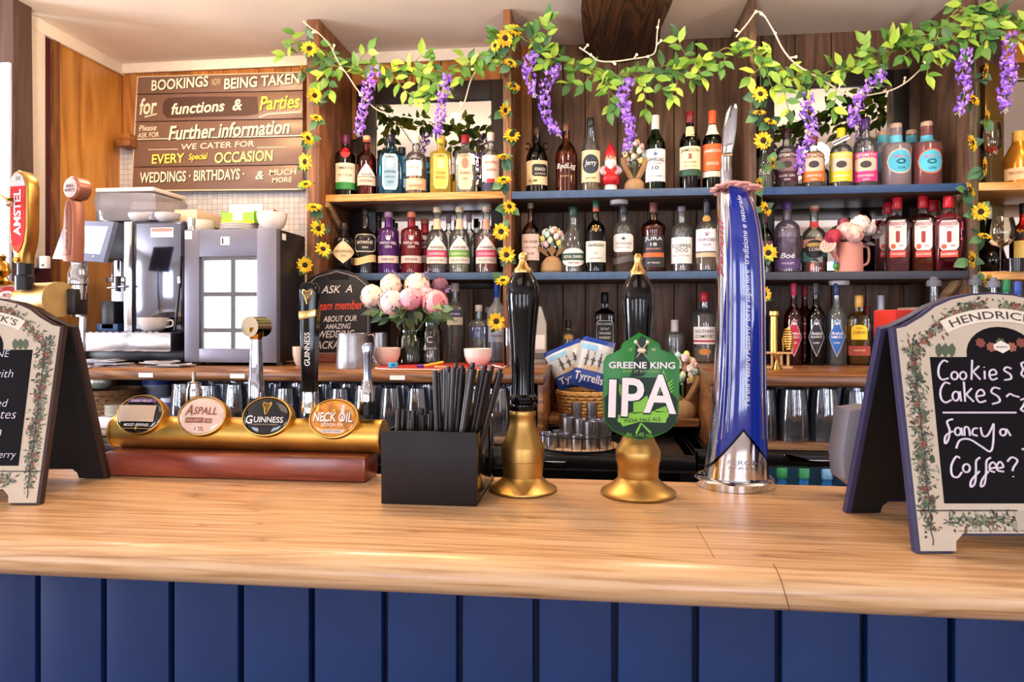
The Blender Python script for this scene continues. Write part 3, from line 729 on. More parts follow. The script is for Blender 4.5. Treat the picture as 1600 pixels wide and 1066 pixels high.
# whisky bay, lower shelf
B('whisky_bottle', 'dark amber bottle with pale pink label at the left end of the lower whisky shelf', G4, 829, 311, 28, b2, y, 'tall', glass('c8a088', .5), '3a1408', .55, '8a7a68', .93, labs=[(366, 407, .95, 'rect', 'e4cbbc')], txts=[('TALISKER', 378, 4, 1.3, '5a3a30'), ('AGED 10 YEARS', 387, 2.4, 1.1, '5a3a30'), ('SKYE', 397, 3, .6, '5a3a30')])
B('whisky_bottle', 'clear rounded bottle with dark green cap and white oval label on the lower whisky shelf', G4, 896, 324, 36, b2, y, 'bell', CL, 'e8e4d8', .2, '1f4034', .86, labs=[(388, 417, .95, 'oval', 'eeeae4'), (396, 407, .98, 'rect', '2a5048')], txts=[('ROYAL DARREN', 401.5, 4.5, 1.4, 'f4f2ea'), ('IRISH GIN', 411, 3, .7, '4a4a4a')])
B('whisky_bottle', 'tall green bottle with red seal on its neck and cream label', G4, 931, 304, 31, b2, 2.65, 'tall', glass('2a5a3a', .5), '16301a', .5, '1f4a3a', .85, labs=[(377, 410, 1.0, 'rect', 'e8e2d4'), (320, 329, .3, 'rect', 'c84a24')], txts=[('Glenfiddich', 383, 5.5, 1.4, '3a3a34'), ('12', 396, 4, .3, '8a3a2a'), ('SINGLE MALT', 404, 2.4, 1.0, '5a5a50'), ('♆', 357, 12, .6, 'c8a04a')])
B('whisky_bottle', 'amber bottle with pale arched label and grey ribbon on the lower whisky shelf', G4, 974, 319, 33, b2, y, 'round', CL, '9a4a18', .38, '2a2c34', .85, labs=[(366, 394, .85, 'octa', 'eeeae6'), (399, 411, 1.0, 'wave', '5a5654')], txts=[('COTSWOLDS', 381, 4, 1.2, '4a4440'), ('SINGLE MALT WHISKY', 387, 2.2, 1.1, '6a6460'), ('♠', 373, 5, .3, '4a4440')])
B('whisky_bottle', 'waisted amber bottle with black label and orange stripe', G4, 1021, 317, 38, b2, y, 'waist', glass('d8a88a', .4), '7a2208', .66, '6a3a30', .86, labs=[(369, 395, .8, 'rect', '23222a'), (395, 402, .8, 'rect', 'c8622c'), (402, 418, .8, 'rect', '23222a')], txts=[('JURA', 374, 7, 1.2, 'f2eee8'), ('18', 382, 5, .4, 'f2eee8'), ('SINGLE MALT', 389, 2.6, 1.0, 'd89a7a'), ('18 YEARS', 411, 2.6, .8, 'd8d0c8')])
B('whisky_bottle', 'clear flat shouldered bottle with mauve stopper and plain white label on the lower whisky shelf', G4, 1065, 323, 33, b2, y, 'round', CL, '5a2a18', .13, '6a5a70', .93, labs=[(371, 412, .95, 'rect', 'ece8e2')], txts=[('COPPER', 385, 6, 1.5, '3a3630'), ('DOG', 391.5, 6, .9, '3a3630'), ('MALT SCOTCH WHISKY', 400, 2.4, 1.3, '5a5650')])
B('cognac_bottle', 'bottle with navy capsule, gold seal and lilac white label beside the blue font', G4, 1104, 297, 33, b2, 2.65, 'tall', CL, '7a3210', .5, '1f2030', .78, labs=[(358, 393, .98, 'rect', 'e4dfe8'), (395, 402, .98, 'rect', 'c8b090'), (336, 346, .36, 'oval', 'b08a48')], txts=[('COURVOISIER', 375, 5, 1.5, '5a4a5a'), ('VSOP', 383, 3.5, .6, '4a3a4a'), ('♛', 366, 6, .4, '8a7a8a')])
# right of the blue font, upper shelf
y = 2.69; a3, b3 = ZS1-.0035, ZS2-.0055
B('gin_bottle', 'clear bottle with white script name behind the sunflower garland on the upper right shelf', G5, 1194, 226, 27, a3, y, 'round', CL, 'c8c0b0', .5, '3a3030', .88, txts=[('Boë', 269, 9, 1.0, 'f4f0ea', .25)])
sip = lambda px, top, cap, lab, c1, liq, lev, n, w=34: B('gin_bottle', lab, G5, px, top, w, a3, y, 'round', CL, liq, lev, cap, .85, labs=[(238, 284, .86, 'rect', c1), (247, 268, .7, 'octa', 'd8c8b0' if c1 != '4a1c38' else '8a6a70'), (252, 263, .35, 'oval', '3a3436')], txts=[('SIPSMITH', 243, 5, 1.3, 'f6ead8'), (n, 275, 3.5, 1.1, 'fbf4e8'), ('GIN', 281, 3, .4, 'fbf4e8')])
sip(1229, 203, '3a1628', 'plum capped bottle with dark maroon label on the upper right shelf', '4a1c38', '2a0a18', .4, 'SLOE GIN')
sip(1271, 214, '7a2a20', 'bottle with orange label behind the hanging wisteria', 'e0762a', 'efe4d8', .5, 'ORANGE')
o = sip(1314, 201, 'e8cf2a', 'yellow capped bottle with yellow label and a paper neck tag', 'e9cf22', 'f2f0dc', .5, 'LEMON')
MB().box((0, -.0, 0), (.058, .003, .022), mat('eae8ea', .5), .001, M=Matrix.Translation((-.002, -.042, .172)) @ Matrix.Rotation(radians(-24), 4, 'Y') @ Matrix.Rotation(radians(-35), 4, 'X')).box((0, -.0018, 0), (.056, .001, .005), mat('3a3a40', .5), 0, M=Matrix.Translation((-.002, -.042, .172)) @ Matrix.Rotation(radians(-24), 4, 'Y') @ Matrix.Rotation(radians(-35), 4, 'X')).build('neck_tag', o)
sip(1352, 187, '4a2a6a', 'purple capped bottle with bright pink label', 'd83a86', 'f0e8ea', .5, 'STRAWBERRY', 36)
def malfy(px, top, lab, gl, liq, yy, w=42, ring='f0c8b0'):
    o = B('gin_bottle', lab, G5, px, top, w, a3, yy, 'malfy', gl, liq, .62, 'c8a890', .93, capr=1.0, labs=[(233, 272, .72, 'oval', ring, .28), (235, 270, .66, 'oval', '4fc0dc', .28), (209, 221, .42, 'rect', '5fc0d8')], txts=[('MALFY', 245, 4, .8, 'e06a9a', .2, .3), ('◎', 253, 8, .5, '1f4a5a', 0, .3), ('GIN', 263, 4, .4, '1f5a6a', 0, .3)])
    return o
malfy(1379, 206, 'clear pink cork topped bottle tucked behind the blue round labelled one at left', FRO, 'e8d0d0', 2.83, 38)
malfy(1400, 194, 'frosted pale pink bottle with blue round label and cork', glass('d8c4ca', .25, .7, .2, .3), 'dcb4b8', y)
malfy(1424, 204, 'red cork topped bottle tucked behind the frosted pale pink one', glass('d87a7a', .3, .7, .2, .2), 'c8303a', 2.83, 38, 'e86a3a')
malfy(1448, 191, 'blood red bottle with blue round label and cork', glass('dc9a9a', .3, .7, .2, .2), 'c02a38', y, 42, 'e8683a')
# right of the blue font, lower shelf
B('gin_bottle', 'slim bottle with plum cap behind the sunflowers on the lower right shelf', G6, 1196, 330, 24, b3, y, 'tall', glass('a08a94', .5), '4a2a3a', .5, '4a1c34', .82, labs=[(377, 395, .8, 'rect', '6a3a52')])
B('gin_bottle', 'clear violet tinted bottle with purple cap and script name', G6, 1230, 317, 38, b3, y, 'round', glass('e4dcee', .4, 1.6, .03, .06), 'dcd2e6', .5, '5a3a7a', .9, labs=[(405, 420, .9, 'rect', '5a4478')], txts=[('Boë', 400, 8, .9, 'f6f2fa', .25), ('VIOLET', 412, 3, .8, 'e8e0f4')])
B('gin_bottle', 'bottle with red liquid, dark oval label and pale wooden stopper', G6, 1272, 322, 38, b3, 2.73, 'dome', CL, 'b02c20', .16, 'd8b494', .93, cork='b83a34', labs=[(345, 355, .3, 'rect', 'c84038'), (374, 387, .98, 'rect', 'd8a08a'), (387, 405, .98, 'wave', '4a7a78'), (375, 404, .6, 'oval', '23242a'), (380, 386, .45, 'octa', 'c8a860')], txts=[('COBB', 390, 5, .7, 'f0ece4')])
beef = lambda px, top, lab, yy, liq, lev, n, w=35: B('gin_bottle', lab, G6, px, top, w, b3, yy, 'shoulder', glass('f6e8e8', .4), liq, lev, 'c01c2a', .85, sq=5, ry=.72, labs=[(344, 391, .68, 'octa', 'f2eae8'), (392, 402, .62, 'rect', 'd84a3a'), (361, 379, .16, 'octa', 'a83a34'), (381, 389, .2, 'oval', 'd8623a', -.35)], txts=[('BEEFEATER', 349.5, 5.5, 1.15, 'b0242c'), ('LONDON', 355, 2.6, .5, '7a5a5a'), (n, 397, 3.6, 1.0, 'fbeee8'), ('GIN', 384, 3, .3, 'b0343a', 0, .25)])
beef(1387, 315, 'red capped gin bottle behind the pink filled one beside the watering can', 2.83, 'e04a5a', .5, 'PINK')
beef(1402, 309, 'red capped square gin bottle filled with clear pink, nearest the watering can', y, 'e46a78', .42, 'STRAWBERRY')
beef(1442, 307, 'red capped square gin bottle filled with orange red', y, 'd8401c', .6, 'BLOOD ORANGE')
beef(1459, 313, 'red capped gin bottle between and behind the orange red and dark red ones', 2.775, 'a81422', .75, 'RED')
beef(1482, 307, 'red capped square gin bottle filled with deep red, last of its shelf', 2.645, '9a1020', .78, 'RASPBERRY', 38)
# along the back counter
zc = ZBC+.0005
B('vodka_bottle', 'tall clear square shouldered bottle with silver cap on the counter by the flowers', G7, 711, 443, 33, zc, 2.72, 'shoulder', CLb, 'e8eaec', .62, 'b4b0ac', .9, labs=[(486, 496, .5, 'rect', '2a3a6a'), (496, 508, .6, 'rect', 'c8c8b0')], txts=[('MARTIN MILLER', 491, 3, .8, 'e8e8f0'), ('GIN', 502, 3.5, .4, '4a4a4a')])
B('vodka_bottle', 'short clear bottle with silver cap and blue lettering', G7, 748, 477, 31, zc, 2.63, 'squat', CLb, 'e8ecec', .5, 'b8b4b4', .9, txts=[('ABSOLUT', 517, 6, 1.4, '26409a'), ('VODKA', 525, 6, 1.1, '26409a'), ('country of sweden', 512, 2.6, 1.2, '26409a', .2)])
B('vodka_bottle', 'frosted tall bottle with bright blue cap behind the black pump handle', G7, 777, 436, 32, zc, 2.74, 'tall', glass('e4e8f4', .3, .7, .2, .25), 'dce4f0', .5, '1f4ab0', .78, labs=[(500, 535, .9, 'rect', 'c4cce4')], txts=[('GREY', 510, 5, .9, '3a4a7a'), ('VODKA', 525, 4, .9, '3a4a7a')])
B('vodka_bottle', 'clear bottle mostly hidden between the blue lettered one and the blue capped one', G7, 763, 480, 26, zc, 2.84, 'round', CLb, None, 0, 'c0bcba', .9)
B('whiskey_bottle', 'small dark capped bottle behind the crisp basket', G7, 888, 501, 27, zc, 2.82, 'round', CL, 'b06a20', .4, '2a2420', .82, labs=[(524, 530, .36, 'rect', 'c8943a')])
B('whiskey_bottle', 'black square bottle with black label and white print', G7, 945, 457, 30, zc, 2.84, 'shoulder', glass('6a5040', .4), '1c0c04', .6, '141416', .84, sq=5, ry=.8, labs=[(501, 540, .88, 'octa', 'd8d4cc'), (502, 539, .84, 'octa', '1c1c1e')], txts=[('JACK DANIEL', 507, 4.5, 1.4, 'f0ece4'), ('OLD No.7', 514, 4, .8, 'f0ece4'), ('TENNESSEE', 521, 3.5, 1.1, 'f0ece4'), ('WHISKEY', 528, 4, 1.1, 'f0ece4')])
B('rum_bottle', 'clear bottle with white cap behind the green pump badge', G7, 1054, 500, 30, zc, 2.80, 'round', CLb, 'dfe4d8', .4, 'dcd8d8', .72)
B('liqueur_bottle', 'clear bottle with red cap, white label and red script line, near the blue font', G7, 1101, 457, 36, zc, 2.78, 'shoulder', CL, 'd8b090', .2, 'b82434', .87, labs=[(511, 538, .88, 'rect', 'eceae8'), (532, 535, .88, 'rect', 'b03040'), (545, 555, .4, 'oval', 'c88a4a')], txts=[('SOUTHERN', 518, 5, 1.35, '2a2a2c'), ('COMFORT', 526, 5, 1.35, '2a2a2c')])
ant = lambda px, lab, gl, liq, cap, dia, yy=2.66, top=443, n='SAMBUCA': B('sambuca_bottle', lab, G7, px, top, 29, zc, yy, 'tall', gl, liq, .6, cap, .86, labs=[(497, 558, .66, 'diamond', 'c8c4c4'), (499, 556, .62, 'diamond', dia)], txts=[('✶', 506, 6, .4, 'f4f0f0'), ('Antica', 521, 5, .9, 'f4f0f0', .25), (n, 527, 4, .9, 'f4f0f0'), ('CLASSIC', 536, 2.6, .5, 'f4f0f0')])
ant(1240, 'red tinted bottle with crimson diamond label and crimson cap beside the gold strainer', glass('c86a74', .4), '7a1424', 'b01c44', 'b01c3a')
ant(1257, 'crimson capped bottle standing just behind the crimson diamond labelled one', glass('c86a74', .4), '7a1424', '9a2040', 'b01c3a', 2.80, 447)
ant(1275, 'dark bottle with black diamond label and grey cap', glass('4a4044', .4), '140c0e', '3a3a40', '18161a', n='LIQUORICE')
ant(1307, 'clear bottle with blue diamond label and navy cap', CLb, 'dce4ec', '26366a', '1f5aa8')
B('tequila_bottle', 'square bottle with gold cap and yellow arched label', G7, 1342, 462, 32, zc, 2.68, 'shoulder', glass('efe0b0', .4), 'c8842a', .6, 'c89a4a', .84, sq=5, ry=.75, labs=[(508, 531, .7, 'arch', 'efc41f'), (541, 556, .95, 'rect', '9a3a24')], txts=[('Jose', 513, 4, .5, '8a2a1c'), ('CUERVO', 520, 5, 1.0, '8a2a1c'), ('especial', 548, 4, .9, 'f0c8a0')])
B('liqueur_bottle', 'small red capped bottle behind the yellow labelled square one', G7, 1355, 479, 24, zc, 2.82, 'round', CLb, '7a2020', .4, '8a2a34', .88)
B('vodka_bottle', 'clear bottle with silver capsule next to the chalkboard sign', G7, 1376, 462, 27, zc, 2.70, 'round', CLb, 'dfe0e0', .5, 'a8b0c4', .8)
def pourer(px, top, w, cap, lab, Y=2.62):
    o = B('mixer_bottle', lab, G7, px, top+10, w, zc, Y, 'round', CLb, 'd8d4dc', .5)
    h = ZP(px, top, Y)-zc; r = w*.5*S(px, Y)
    MB().lathe([(0, h), (r*.3, h), (r*.36, h-.01), (r*.55, h-.012), (r*.62, h-.018), (r*.62, h-.032), (0, h-.032)], mat(cap, .5), seg=18).build('cap', o)
pourer(1459, 433, 34, '5a5e6c', 'clear bottle with grey pourer cap left of the others above the chalkboard sign', 2.5)
pourer(1524, 431, 30, '5a5e6c', 'clear bottle with grey pourer cap under the wine glass bay', 2.5)
pourer(1552, 434, 30, '6a6e7c', 'clear bottle with pale grey pourer cap beside a green capped one', 2.40)
B('mixer_bottle', 'green capped bottle beside the pourer capped ones', G7, 1572, 437, 30, zc, 2.51, 'whisky', glass('dce8dc', .4), 'c8d0c0', .6, '1f7a4a', .86)
B('mixer_bottle', 'blue capped bottle last beside the green capped one', G7, 1590, 440, 30, zc, 2.40, 'whisky', CLb, 'd0d4dc', .6, '2a4a9a', .86)
# wine glass bay
B('sparkling_wine_bottle', 'gold foiled bottle of sparkling wine on the pale upper shelf', G8, 1592, 206, 44, ZS1-.0035, 2.72, 'champ', mat('c88a34', .2, .6, .15, 40), None, 0, 'd8a850', .82, labs=[(262, 281, .8, 'rect', 'e4c8a0')], txts=[('PROSECCO', 270, 4, 1.0, '8a5a2a')])
B('aperitif_bottle', 'bright red bottle with black slanted label by the balloon glass', G8, 1600, 318, 38, ZS2-.0095, 2.72, 'tall', glass('e8604a', .4), 'c8200c', .68, '201c1c', .86, labs=[(352, 372, .95, 'wave', '141414'), (376, 410, .6, 'rect', 'd8c06a')], txts=[('Aperol', 361, 8, 1.1, 'e8a03a', .25)])
# ================================================================ things standing on the bar
RT, FW = Vector((cos(AL), sin(AL), 0)), Vector((-sin(AL), cos(AL), 0))
def CP(l, Z, z): return RT*l+FW*Z+Vector((0, 0, z))
# ---- straw caddy
A, B_ = WZ(595, 788, ZT), WZ(745, 792, ZT)
cx, hw, y0 = (A.x+B_.x)/2, (B_.x-A.x)/2, 1.104
plas = mat('1d191a', .42, 0, .1, 60, .03, spec=.25); plasg = mat('151314', .12, spec=.6)
cad = thing('straw_caddy', 'black plastic caddy full of straws on the bar', 'caddy', (cx, y0, ZT+.0005))
H = .119; D = .195; t_ = .003
MB().box2((-hw, 0, 0), (hw, t_, H), plas, .0014).build('front_panel', cad)
MB().box2((-hw, t_, 0), (hw, D, .004), plas).build('floor_panel', cad)
for sx in (-1, 1):
    mb = MB(); x0, x1 = (sx*hw, sx*hw-sx*t_)
    x0, x1 = min(x0, x1), max(x0, x1)
    mb.box2((x0, t_, .004), (x1, .125, H-.004), plasg, .001); mb.box2((x0, .125, .004), (x1, .16, .03), plasg); mb.box2((x0, .16, .004), (x1, D, H), plasg, .001)
    mb.build('side_panel', cad)
MB().box2((-hw+t_, D-t_, .004), (hw-t_, D, H), plas).build('back_panel', cad)
MB().box2((-hw+t_, .123, .004), (hw-t_, .126, H-.006), plas).build('divider', cad)
MB().box2((-.002, t_, .004), (.002, .123, H-.006), plas).build('divider', cad)
sm_ = mat('221b1a', .28, 0, .15, 80); sm_in = mat('0c0a0a', .8)
def straw_mesh(L):
    r = .0041
    return MB().lathe([(r*.72, .004), (r*.72, L), (r, L), (r, 0), (r*.72, 0)], sm_, seg=12).build
def lay(n, xr, yr, topx, topz, L, label, group, seed, lean=1):
    rr = random.Random(seed); first = None; k = 0
    for i in range(n):
        u = (i+.5)/n
        bx = xr[0]+(xr[1]-xr[0])*((u*3.7) % 1); by = yr[0]+(yr[1]-yr[0])*rr.random()
        tx = topx[0]+(topx[1]-topx[0])*((u*3.7) % 1)+rr.uniform(-.006, .006); ty = by+rr.uniform(-.006, .012)
        p = Vector((cx+bx, y0+by, ZT+.0052)); q = Vector((cx+tx, y0+ty, ZT+topz+rr.uniform(-.012, .004)))
        d = (q-p).normalized()
        if first is None:
            first = straw_mesh(L)('straw', None, label, 'straw', group); o = first
        else:
            o = first.copy(); COL.objects.link(o)
        o.location = p; o.rotation_euler = d.to_track_quat('Z', 'Y').to_euler(); o.scale = (1, 1, (q-p).length/L)
lay(30, (.010, .058), (.022, .100), (.004, .118), .222, .215, 'long black paper straw standing in the caddy on the bar', 'long straws in the caddy', 4)
lay(16, (-.066, -.012), (.022, .100), (-.060, -.006), .145, .145, 'short black paper straw standing in the caddy on the bar', 'short straws in the caddy', 9)

# ---- hand pumps
def pump(px, py, prof, hand, fin, label, ax=0):
    p = WZ(px, py, ZT); s = (p.dot(FW))/F
    o = thing('beer_pump', label, 'beer pump', (p.x, p.y, ZT+.0005), group='hand pumps on the bar')
    g = lambda L: [(r*s, max(0, (py-y)*s)) for r, y in L]
    MB().lathe([(0, 0)]+g(prof)+[(0, g(prof)[-1][1])], metal('c09a58', .4, .2, .03, 14), seg=40).build('base', o)
    h = g(hand); MB().lathe([(0, h[0][1])]+h+[(0, h[-1][1])], blackgloss, seg=32).build('handle', o)
    f = g(fin); MB().lathe([(0, f[0][1])]+f+[(0, f[-1][1])], metal('caa868', .33, .15, .02, 20), seg=24).build('finial', o)
    return o, s
pump(817, 766, [(52, 766), (53.5, 764), (53, 762), (44, 757), (35, 750), (30, 744), (29.5, 743), (30.5, 742), (32, 728), (32.5, 719), (33.5, 718), (34, 700), (33, 696), (26, 680), (21, 665), (19.5, 652), (20.5, 650), (21, 643), (20, 641)],
     [(21, 641), (22.5, 638), (22, 632), (18, 629), (18.5, 626), (21.5, 624), (21.5, 620), (18, 616), (17.5, 600), (18, 570), (20, 530), (24, 490), (26.5, 468), (25.5, 450), (20, 435), (14, 427)],
     [(14, 427), (14.5, 424), (13.5, 421), (9, 417), (6.5, 411), (6, 407), (7.5, 404), (7, 399), (3, 395.5)], 'brass and black hand pump without a badge beside the straw caddy')
o, s = pump(997, 772, [(57, 772), (58.5, 769), (57, 766), (46, 760), (36, 752), (31, 746), (30.5, 745), (31.5, 743), (31.5, 735), (33, 722), (34.5, 720), (35, 706), (34, 702), (27, 690), (22, 678), (20, 660), (20, 641)],
     [(21, 641), (22, 636), (18, 628), (18, 600), (20, 560), (23, 510), (25, 485), (25.5, 470), (23, 450), (17, 436), (13, 430)],
     [(13, 430), (13.5, 427), (12.5, 424), (9, 420), (6.5, 413), (6, 409), (7, 405), (6, 400), (3, 397)], 'brass and black hand pump carrying a green badge')
# badge of the pump
YBdg = -.045
q = lambda x, y: ((x-1000)*s*.965, (772-y)*s*.965+.30*(1-.965))
outl = [(1000, 520), (1030, 537), (1033, 546), (1055, 556), (1061, 564), (1060, 640), (1056, 662), (1041, 675), (1020, 684), (1000, 688), (980, 684), (958, 675), (946, 660), (943, 640), (944, 566), (949, 557), (970, 547), (973, 538)]
grn = mat('1a7422', .3, 0, .04, 20, spec=.35); grd = mat('0a271a', .35, spec=.3); lime = mat('74b82c', .3); silv = mat('e4dde0', .3)
bd = MB().prism([q(*p) for p in outl], YBdg, YBdg+.010, grn, .0015).build('badge', o)
fl = lambda l0: (lambda x, z, l=0: (x, YBdg-.0006-l0-l, z))
def poly(mb, pts, m, l0=0, th=.0008):
    P = [q(*p) for p in pts]; mb.prism(P, YBdg-.0003-l0-th, YBdg-.0003-l0, m)
mb = MB(); poly(mb, [(1003, 525), (1013, 534), (1010, 560), (1018, 572), (1005, 588), (985, 590), (992, 560), (994, 536)], grd)
poly(mb, [(945, 622), (965, 606), (975, 590), (1035, 590), (1046, 612), (1058, 624), (1055, 661), (1040, 674), (1000, 686.5), (960, 674), (946.5, 658)], grd)
mb.build('dark_field', bd)
mb = MB()
poly(mb, [(962, 592), (974, 606), (972, 626)], lime, .0008); poly(mb, [(1036, 578), (1042, 594), (1026, 622), (1030, 598)], lime, .0008)
for k in range(4): poly(mb, [(1040, 600+k*5), (1053, 590+k*6), (1042, 604+k*5)], lime, .0008)
poly(mb, [(990, 628), (1012, 618), (1014, 640), (990, 650)], lime, .0008); poly(mb, [(1024, 640), (1040, 634), (1044, 646), (1026, 648)], lime, .0008)
poly(mb, [(962, 650), (980, 646), (1000, 644), (1022, 642), (1045, 643), (1043, 652), (1022, 652), (1000, 654), (980, 658), (967, 661)], lime, .0008)
poly(mb, [(964, 652), (1000, 645), (1045, 643), (1039, 660), (1000, 659), (974, 667)], lime, .0012)
poly(mb, [(1000, 660), (1004, 662), (1018, 675), (1015, 677)], lime, .0012); poly(mb, [(1004, 660), (1000, 662), (993, 676), (996, 678)], lime, .0012)
mb.build('hop_leaves', bd)
mb = MB()
for p, t_, w_, h_, m_, th in (((957.5, 623), 'I', 11, 57, silv, .004), ((989, 621), 'P', 33, 58, silv, .004), ((1031, 615), 'A', 48, 58, silv, .004)):
    x, z = q(*p); mb.text(t_, m_, fl(.0012), w=w_*s, h=h_*s, cx=x, cz=z, thick=th, off=.02, rot=-.03)
    mb.text(t_, grd, fl(.001), w=(w_+5)*s, h=(h_+4)*s, cx=x+.0015, cz=z-.001, thick=.0015, off=.03, rot=-.03)
x, z = q(1003, 571); mb.text('GREENE KING', silv, fl(.001), w=98*s, h=10*s, cx=x, cz=z, thick=.001, off=.02)
x, z = q(1002, 580.5); mb.text('BURY ST EDMUNDS', mat('8ab060', .4), fl(.001), w=54*s, h=4*s, cx=x, cz=z)
x, z = q(1004, 656); mb.text('INDIA PALE ALE', grd, fl(.0024), w=54*s, h=5.5*s, cx=x, cz=z, rot=.07)
x, z = q(999, 679); mb.text('Alc. 3.4% vol.', lime, fl(.0016), w=40*s, h=6*s, cx=x, cz=z)
x, z = q(986, 547); mb.text('17', mat('d8c890', .4), fl(.001), h=4.5*s, cx=x, cz=z)
x, z = q(1021, 547); mb.text('99', mat('d8c890', .4), fl(.001), h=4.5*s, cx=x, cz=z)
mb.build('lettering', bd)
mb = MB(); sg = mat('cfc6a8', .3, .4)
x, z = q(1003, 548); mb.ell((x, YBdg-.001, z), (.0075, .002, .0045), sg)
for dx in (-1, 1):
    a_, b__ = q(1003-dx*9, 535), q(1003+dx*8, 559)
    mb.tube([(a_[0], YBdg-.0012, a_[1]), (b__[0], YBdg-.0012, b__[1])], [.0012, .0006], sg, 6); mb.ell((a_[0], YBdg-.001, a_[1]), (.003, .0015, .004), sg)
mb.build('emblem', bd)
MB().cyl((0, YBdg+.009, q(1000, 600)[1]), (0, -.015, q(1000, 600)[1]), .008, steel).build('bracket', o)

# ---- blue font
p = WZ(1147, 757, ZT); s = p.dot(FW)/F; ex = Vector((1, 0, 0))
fo = thing('beer_font', 'tall curved blue and chrome beer font with a lever', 'beer font', (p.x, p.y, ZT+.0005))
pr = [(1147.5, 60, 757), (1147.5, 60, 748), (1147.5, 58, 744), (1147.5, 51, 743)]
MB().lathe([(0, 0), (60*s, 0), (60*s, 10*s), (57*s, 13*s), (50*s, 14*s), (0, 14*s)], chrome, seg=48).build('base', fo)
m, t, b = nt('blue_enamel_and_chrome')
tc = N(t, 'ShaderNodeTexCoord'); sx = N(t, 'ShaderNodeSeparateXYZ'); t.links.new(tc.outputs['Object'], sx.inputs[0])
ab = N(t, 'ShaderNodeMath', operation='ABSOLUTE'); sb = N(t, 'ShaderNodeMath', operation='SUBTRACT'); sb.inputs[1].default_value = 6*s
t.links.new(sx.outputs[0], sb.inputs[0]); t.links.new(sb.outputs[0], ab.inputs[0])
ma = N(t, 'ShaderNodeMath', operation='MULTIPLY_ADD'); ma.inputs[1].default_value = 1.25; t.links.new(ab.outputs[0], ma.inputs[0]); t.links.new(sx.outputs[2], ma.inputs[2])
g1 = N(t, 'ShaderNodeMath', operation='GREATER_THAN'); g1.inputs[1].default_value = (757-664)*s; t.links.new(ma.outputs[0], g1.inputs[0])
g1b = N(t, 'ShaderNodeMath', operation='GREATER_THAN'); g1b.inputs[1].default_value = (757-669)*s; t.links.new(ma.outputs[0], g1b.inputs[0])
# enamel only on the front; the back shell is chrome
g2 = N(t, 'ShaderNodeMath', operation='LESS_THAN'); g2.inputs[1].default_value = .012; t.links.new(sx.outputs[1], g2.inputs[0])
g3 = N(t, 'ShaderNodeMath', operation='GREATER_THAN'); g3.inputs[1].default_value = -14*s
g3a = N(t, 'ShaderNodeMath', operation='MULTIPLY_ADD'); g3a.inputs[1].default_value = -.05; t.links.new(sx.outputs[2], g3a.inputs[0]); t.links.new(sx.outputs[0], g3a.inputs[2])
t.links.new(g3a.outputs[0], g3.inputs[0]); g3.inputs[1].default_value = -34*s
mm0 = N(t, 'ShaderNodeMath', operation='MULTIPLY'); t.links.new(g1.outputs[0], mm0.inputs[0]); t.links.new(g2.outputs[0], mm0.inputs[1])
mm = N(t, 'ShaderNodeMath', operation='MULTIPLY'); t.links.new(mm0.outputs[0], mm.inputs[0]); t.links.new(g3.outputs[0], mm.inputs[1])
cm = N(t, 'ShaderNodeMix', data_type='RGBA'); cm.inputs[6].default_value = (*lin('d8d8de'), 1); cm.inputs[7].default_value = (*lin('16309c'), 1)
t.links.new(mm.outputs[0], cm.inputs[0])
edge = N(t, 'ShaderNodeMath', operation='SUBTRACT'); t.links.new(g1b.outputs[0], edge.inputs[0]); t.links.new(g1.outputs[0], edge.inputs[1])
c2 = N(t, 'ShaderNodeMix', data_type='RGBA'); c2.inputs[7].default_value = (*lin('181828'), 1)
t.links.new(edge.outputs[0], c2.inputs[0]); t.links.new(cm.outputs[2], c2.inputs[6]); t.links.new(c2.outputs[2], b.inputs['Base Color'])
iv = N(t, 'ShaderNodeMath', operation='SUBTRACT'); iv.inputs[0].default_value = 1; t.links.new(mm.outputs[0], iv.inputs[1]); t.links.new(iv.outputs[0], b.inputs['Metallic'])
b.inputs['Roughness'].default_value = .1; b.inputs['Coat Weight'].default_value = .6
# contour: (py, left px, right px)
ct = [(743, 1101, 1198), (700, 1107, 1196), (660, 1111, 1194.5), (600, 1116, 1193), (540, 1119, 1192.5), (480, 1120, 1192), (430, 1120, 1190.5), (390, 1120, 1188.5), (360, 1120, 1185), (335, 1120, 1180), (315, 1121, 1173.5), (300, 1123, 1167), (290, 1127, 1160), (285, 1133, 1152)]
V = []; Fs = []; n = 48
for yy, l, r in ct:
    c = ((l+r)/2-1147)*s; w_ = (r-l)/2*s; z = (757-yy)*s; dp = min(w_, .047)
    for i in range(n):
        a = 2*pi*i/n; x, y = cos(a), sin(a); k = (abs(x)**2.6+abs(y)**2.6)**(-1/2.6)
        V.append((c+x*k*w_, y*k*dp, z))
for i in range(len(ct)-1):
    for j in range(n): Fs.append([i*n+j, i*n+(j+1) % n, (i+1)*n+(j+1) % n, (i+1)*n+j])
Fs.append(list(range((len(ct)-1)*n, len(ct)*n))); Fs.append(list(range(n))[::-1])
body = MB().add(V, Fs, m).build('column', fo)
def cint(y, k):
    for (ya, la, ra), (yb, lb, rb) in zip(ct, ct[1:]):
        if ya >= y >= yb:
            f = (ya-y)/(ya-yb); return (la+(lb-la)*f, ra+(rb-ra)*f)[k]
    return ct[-1][1+k]
def onfont(xf, y, l=0):            # xf in -1..1 across the front
    lft, rgt = cint(y, 0), cint(y, 1); c = ((lft+rgt)/2-1147)*s; w_ = (rgt-lft)/2*s; dp = min(w_, .047)
    yy = -(max(0, 1-abs(xf)**2.6))**(1/2.6)*dp
    return (c+xf*w_, yy-l, (757-y)*s)
for xf, m_ in ((-.70, chrome), (-.52, chrome), (.74, metal('c8a070', .2)), (.93, chrome)):
    MB().tube([onfont(xf, y) for y in range(286, 690 if abs(xf) > .6 else 680, 12)], .0013, m_, 6).build('chrome_line', fo)
mb = MB()
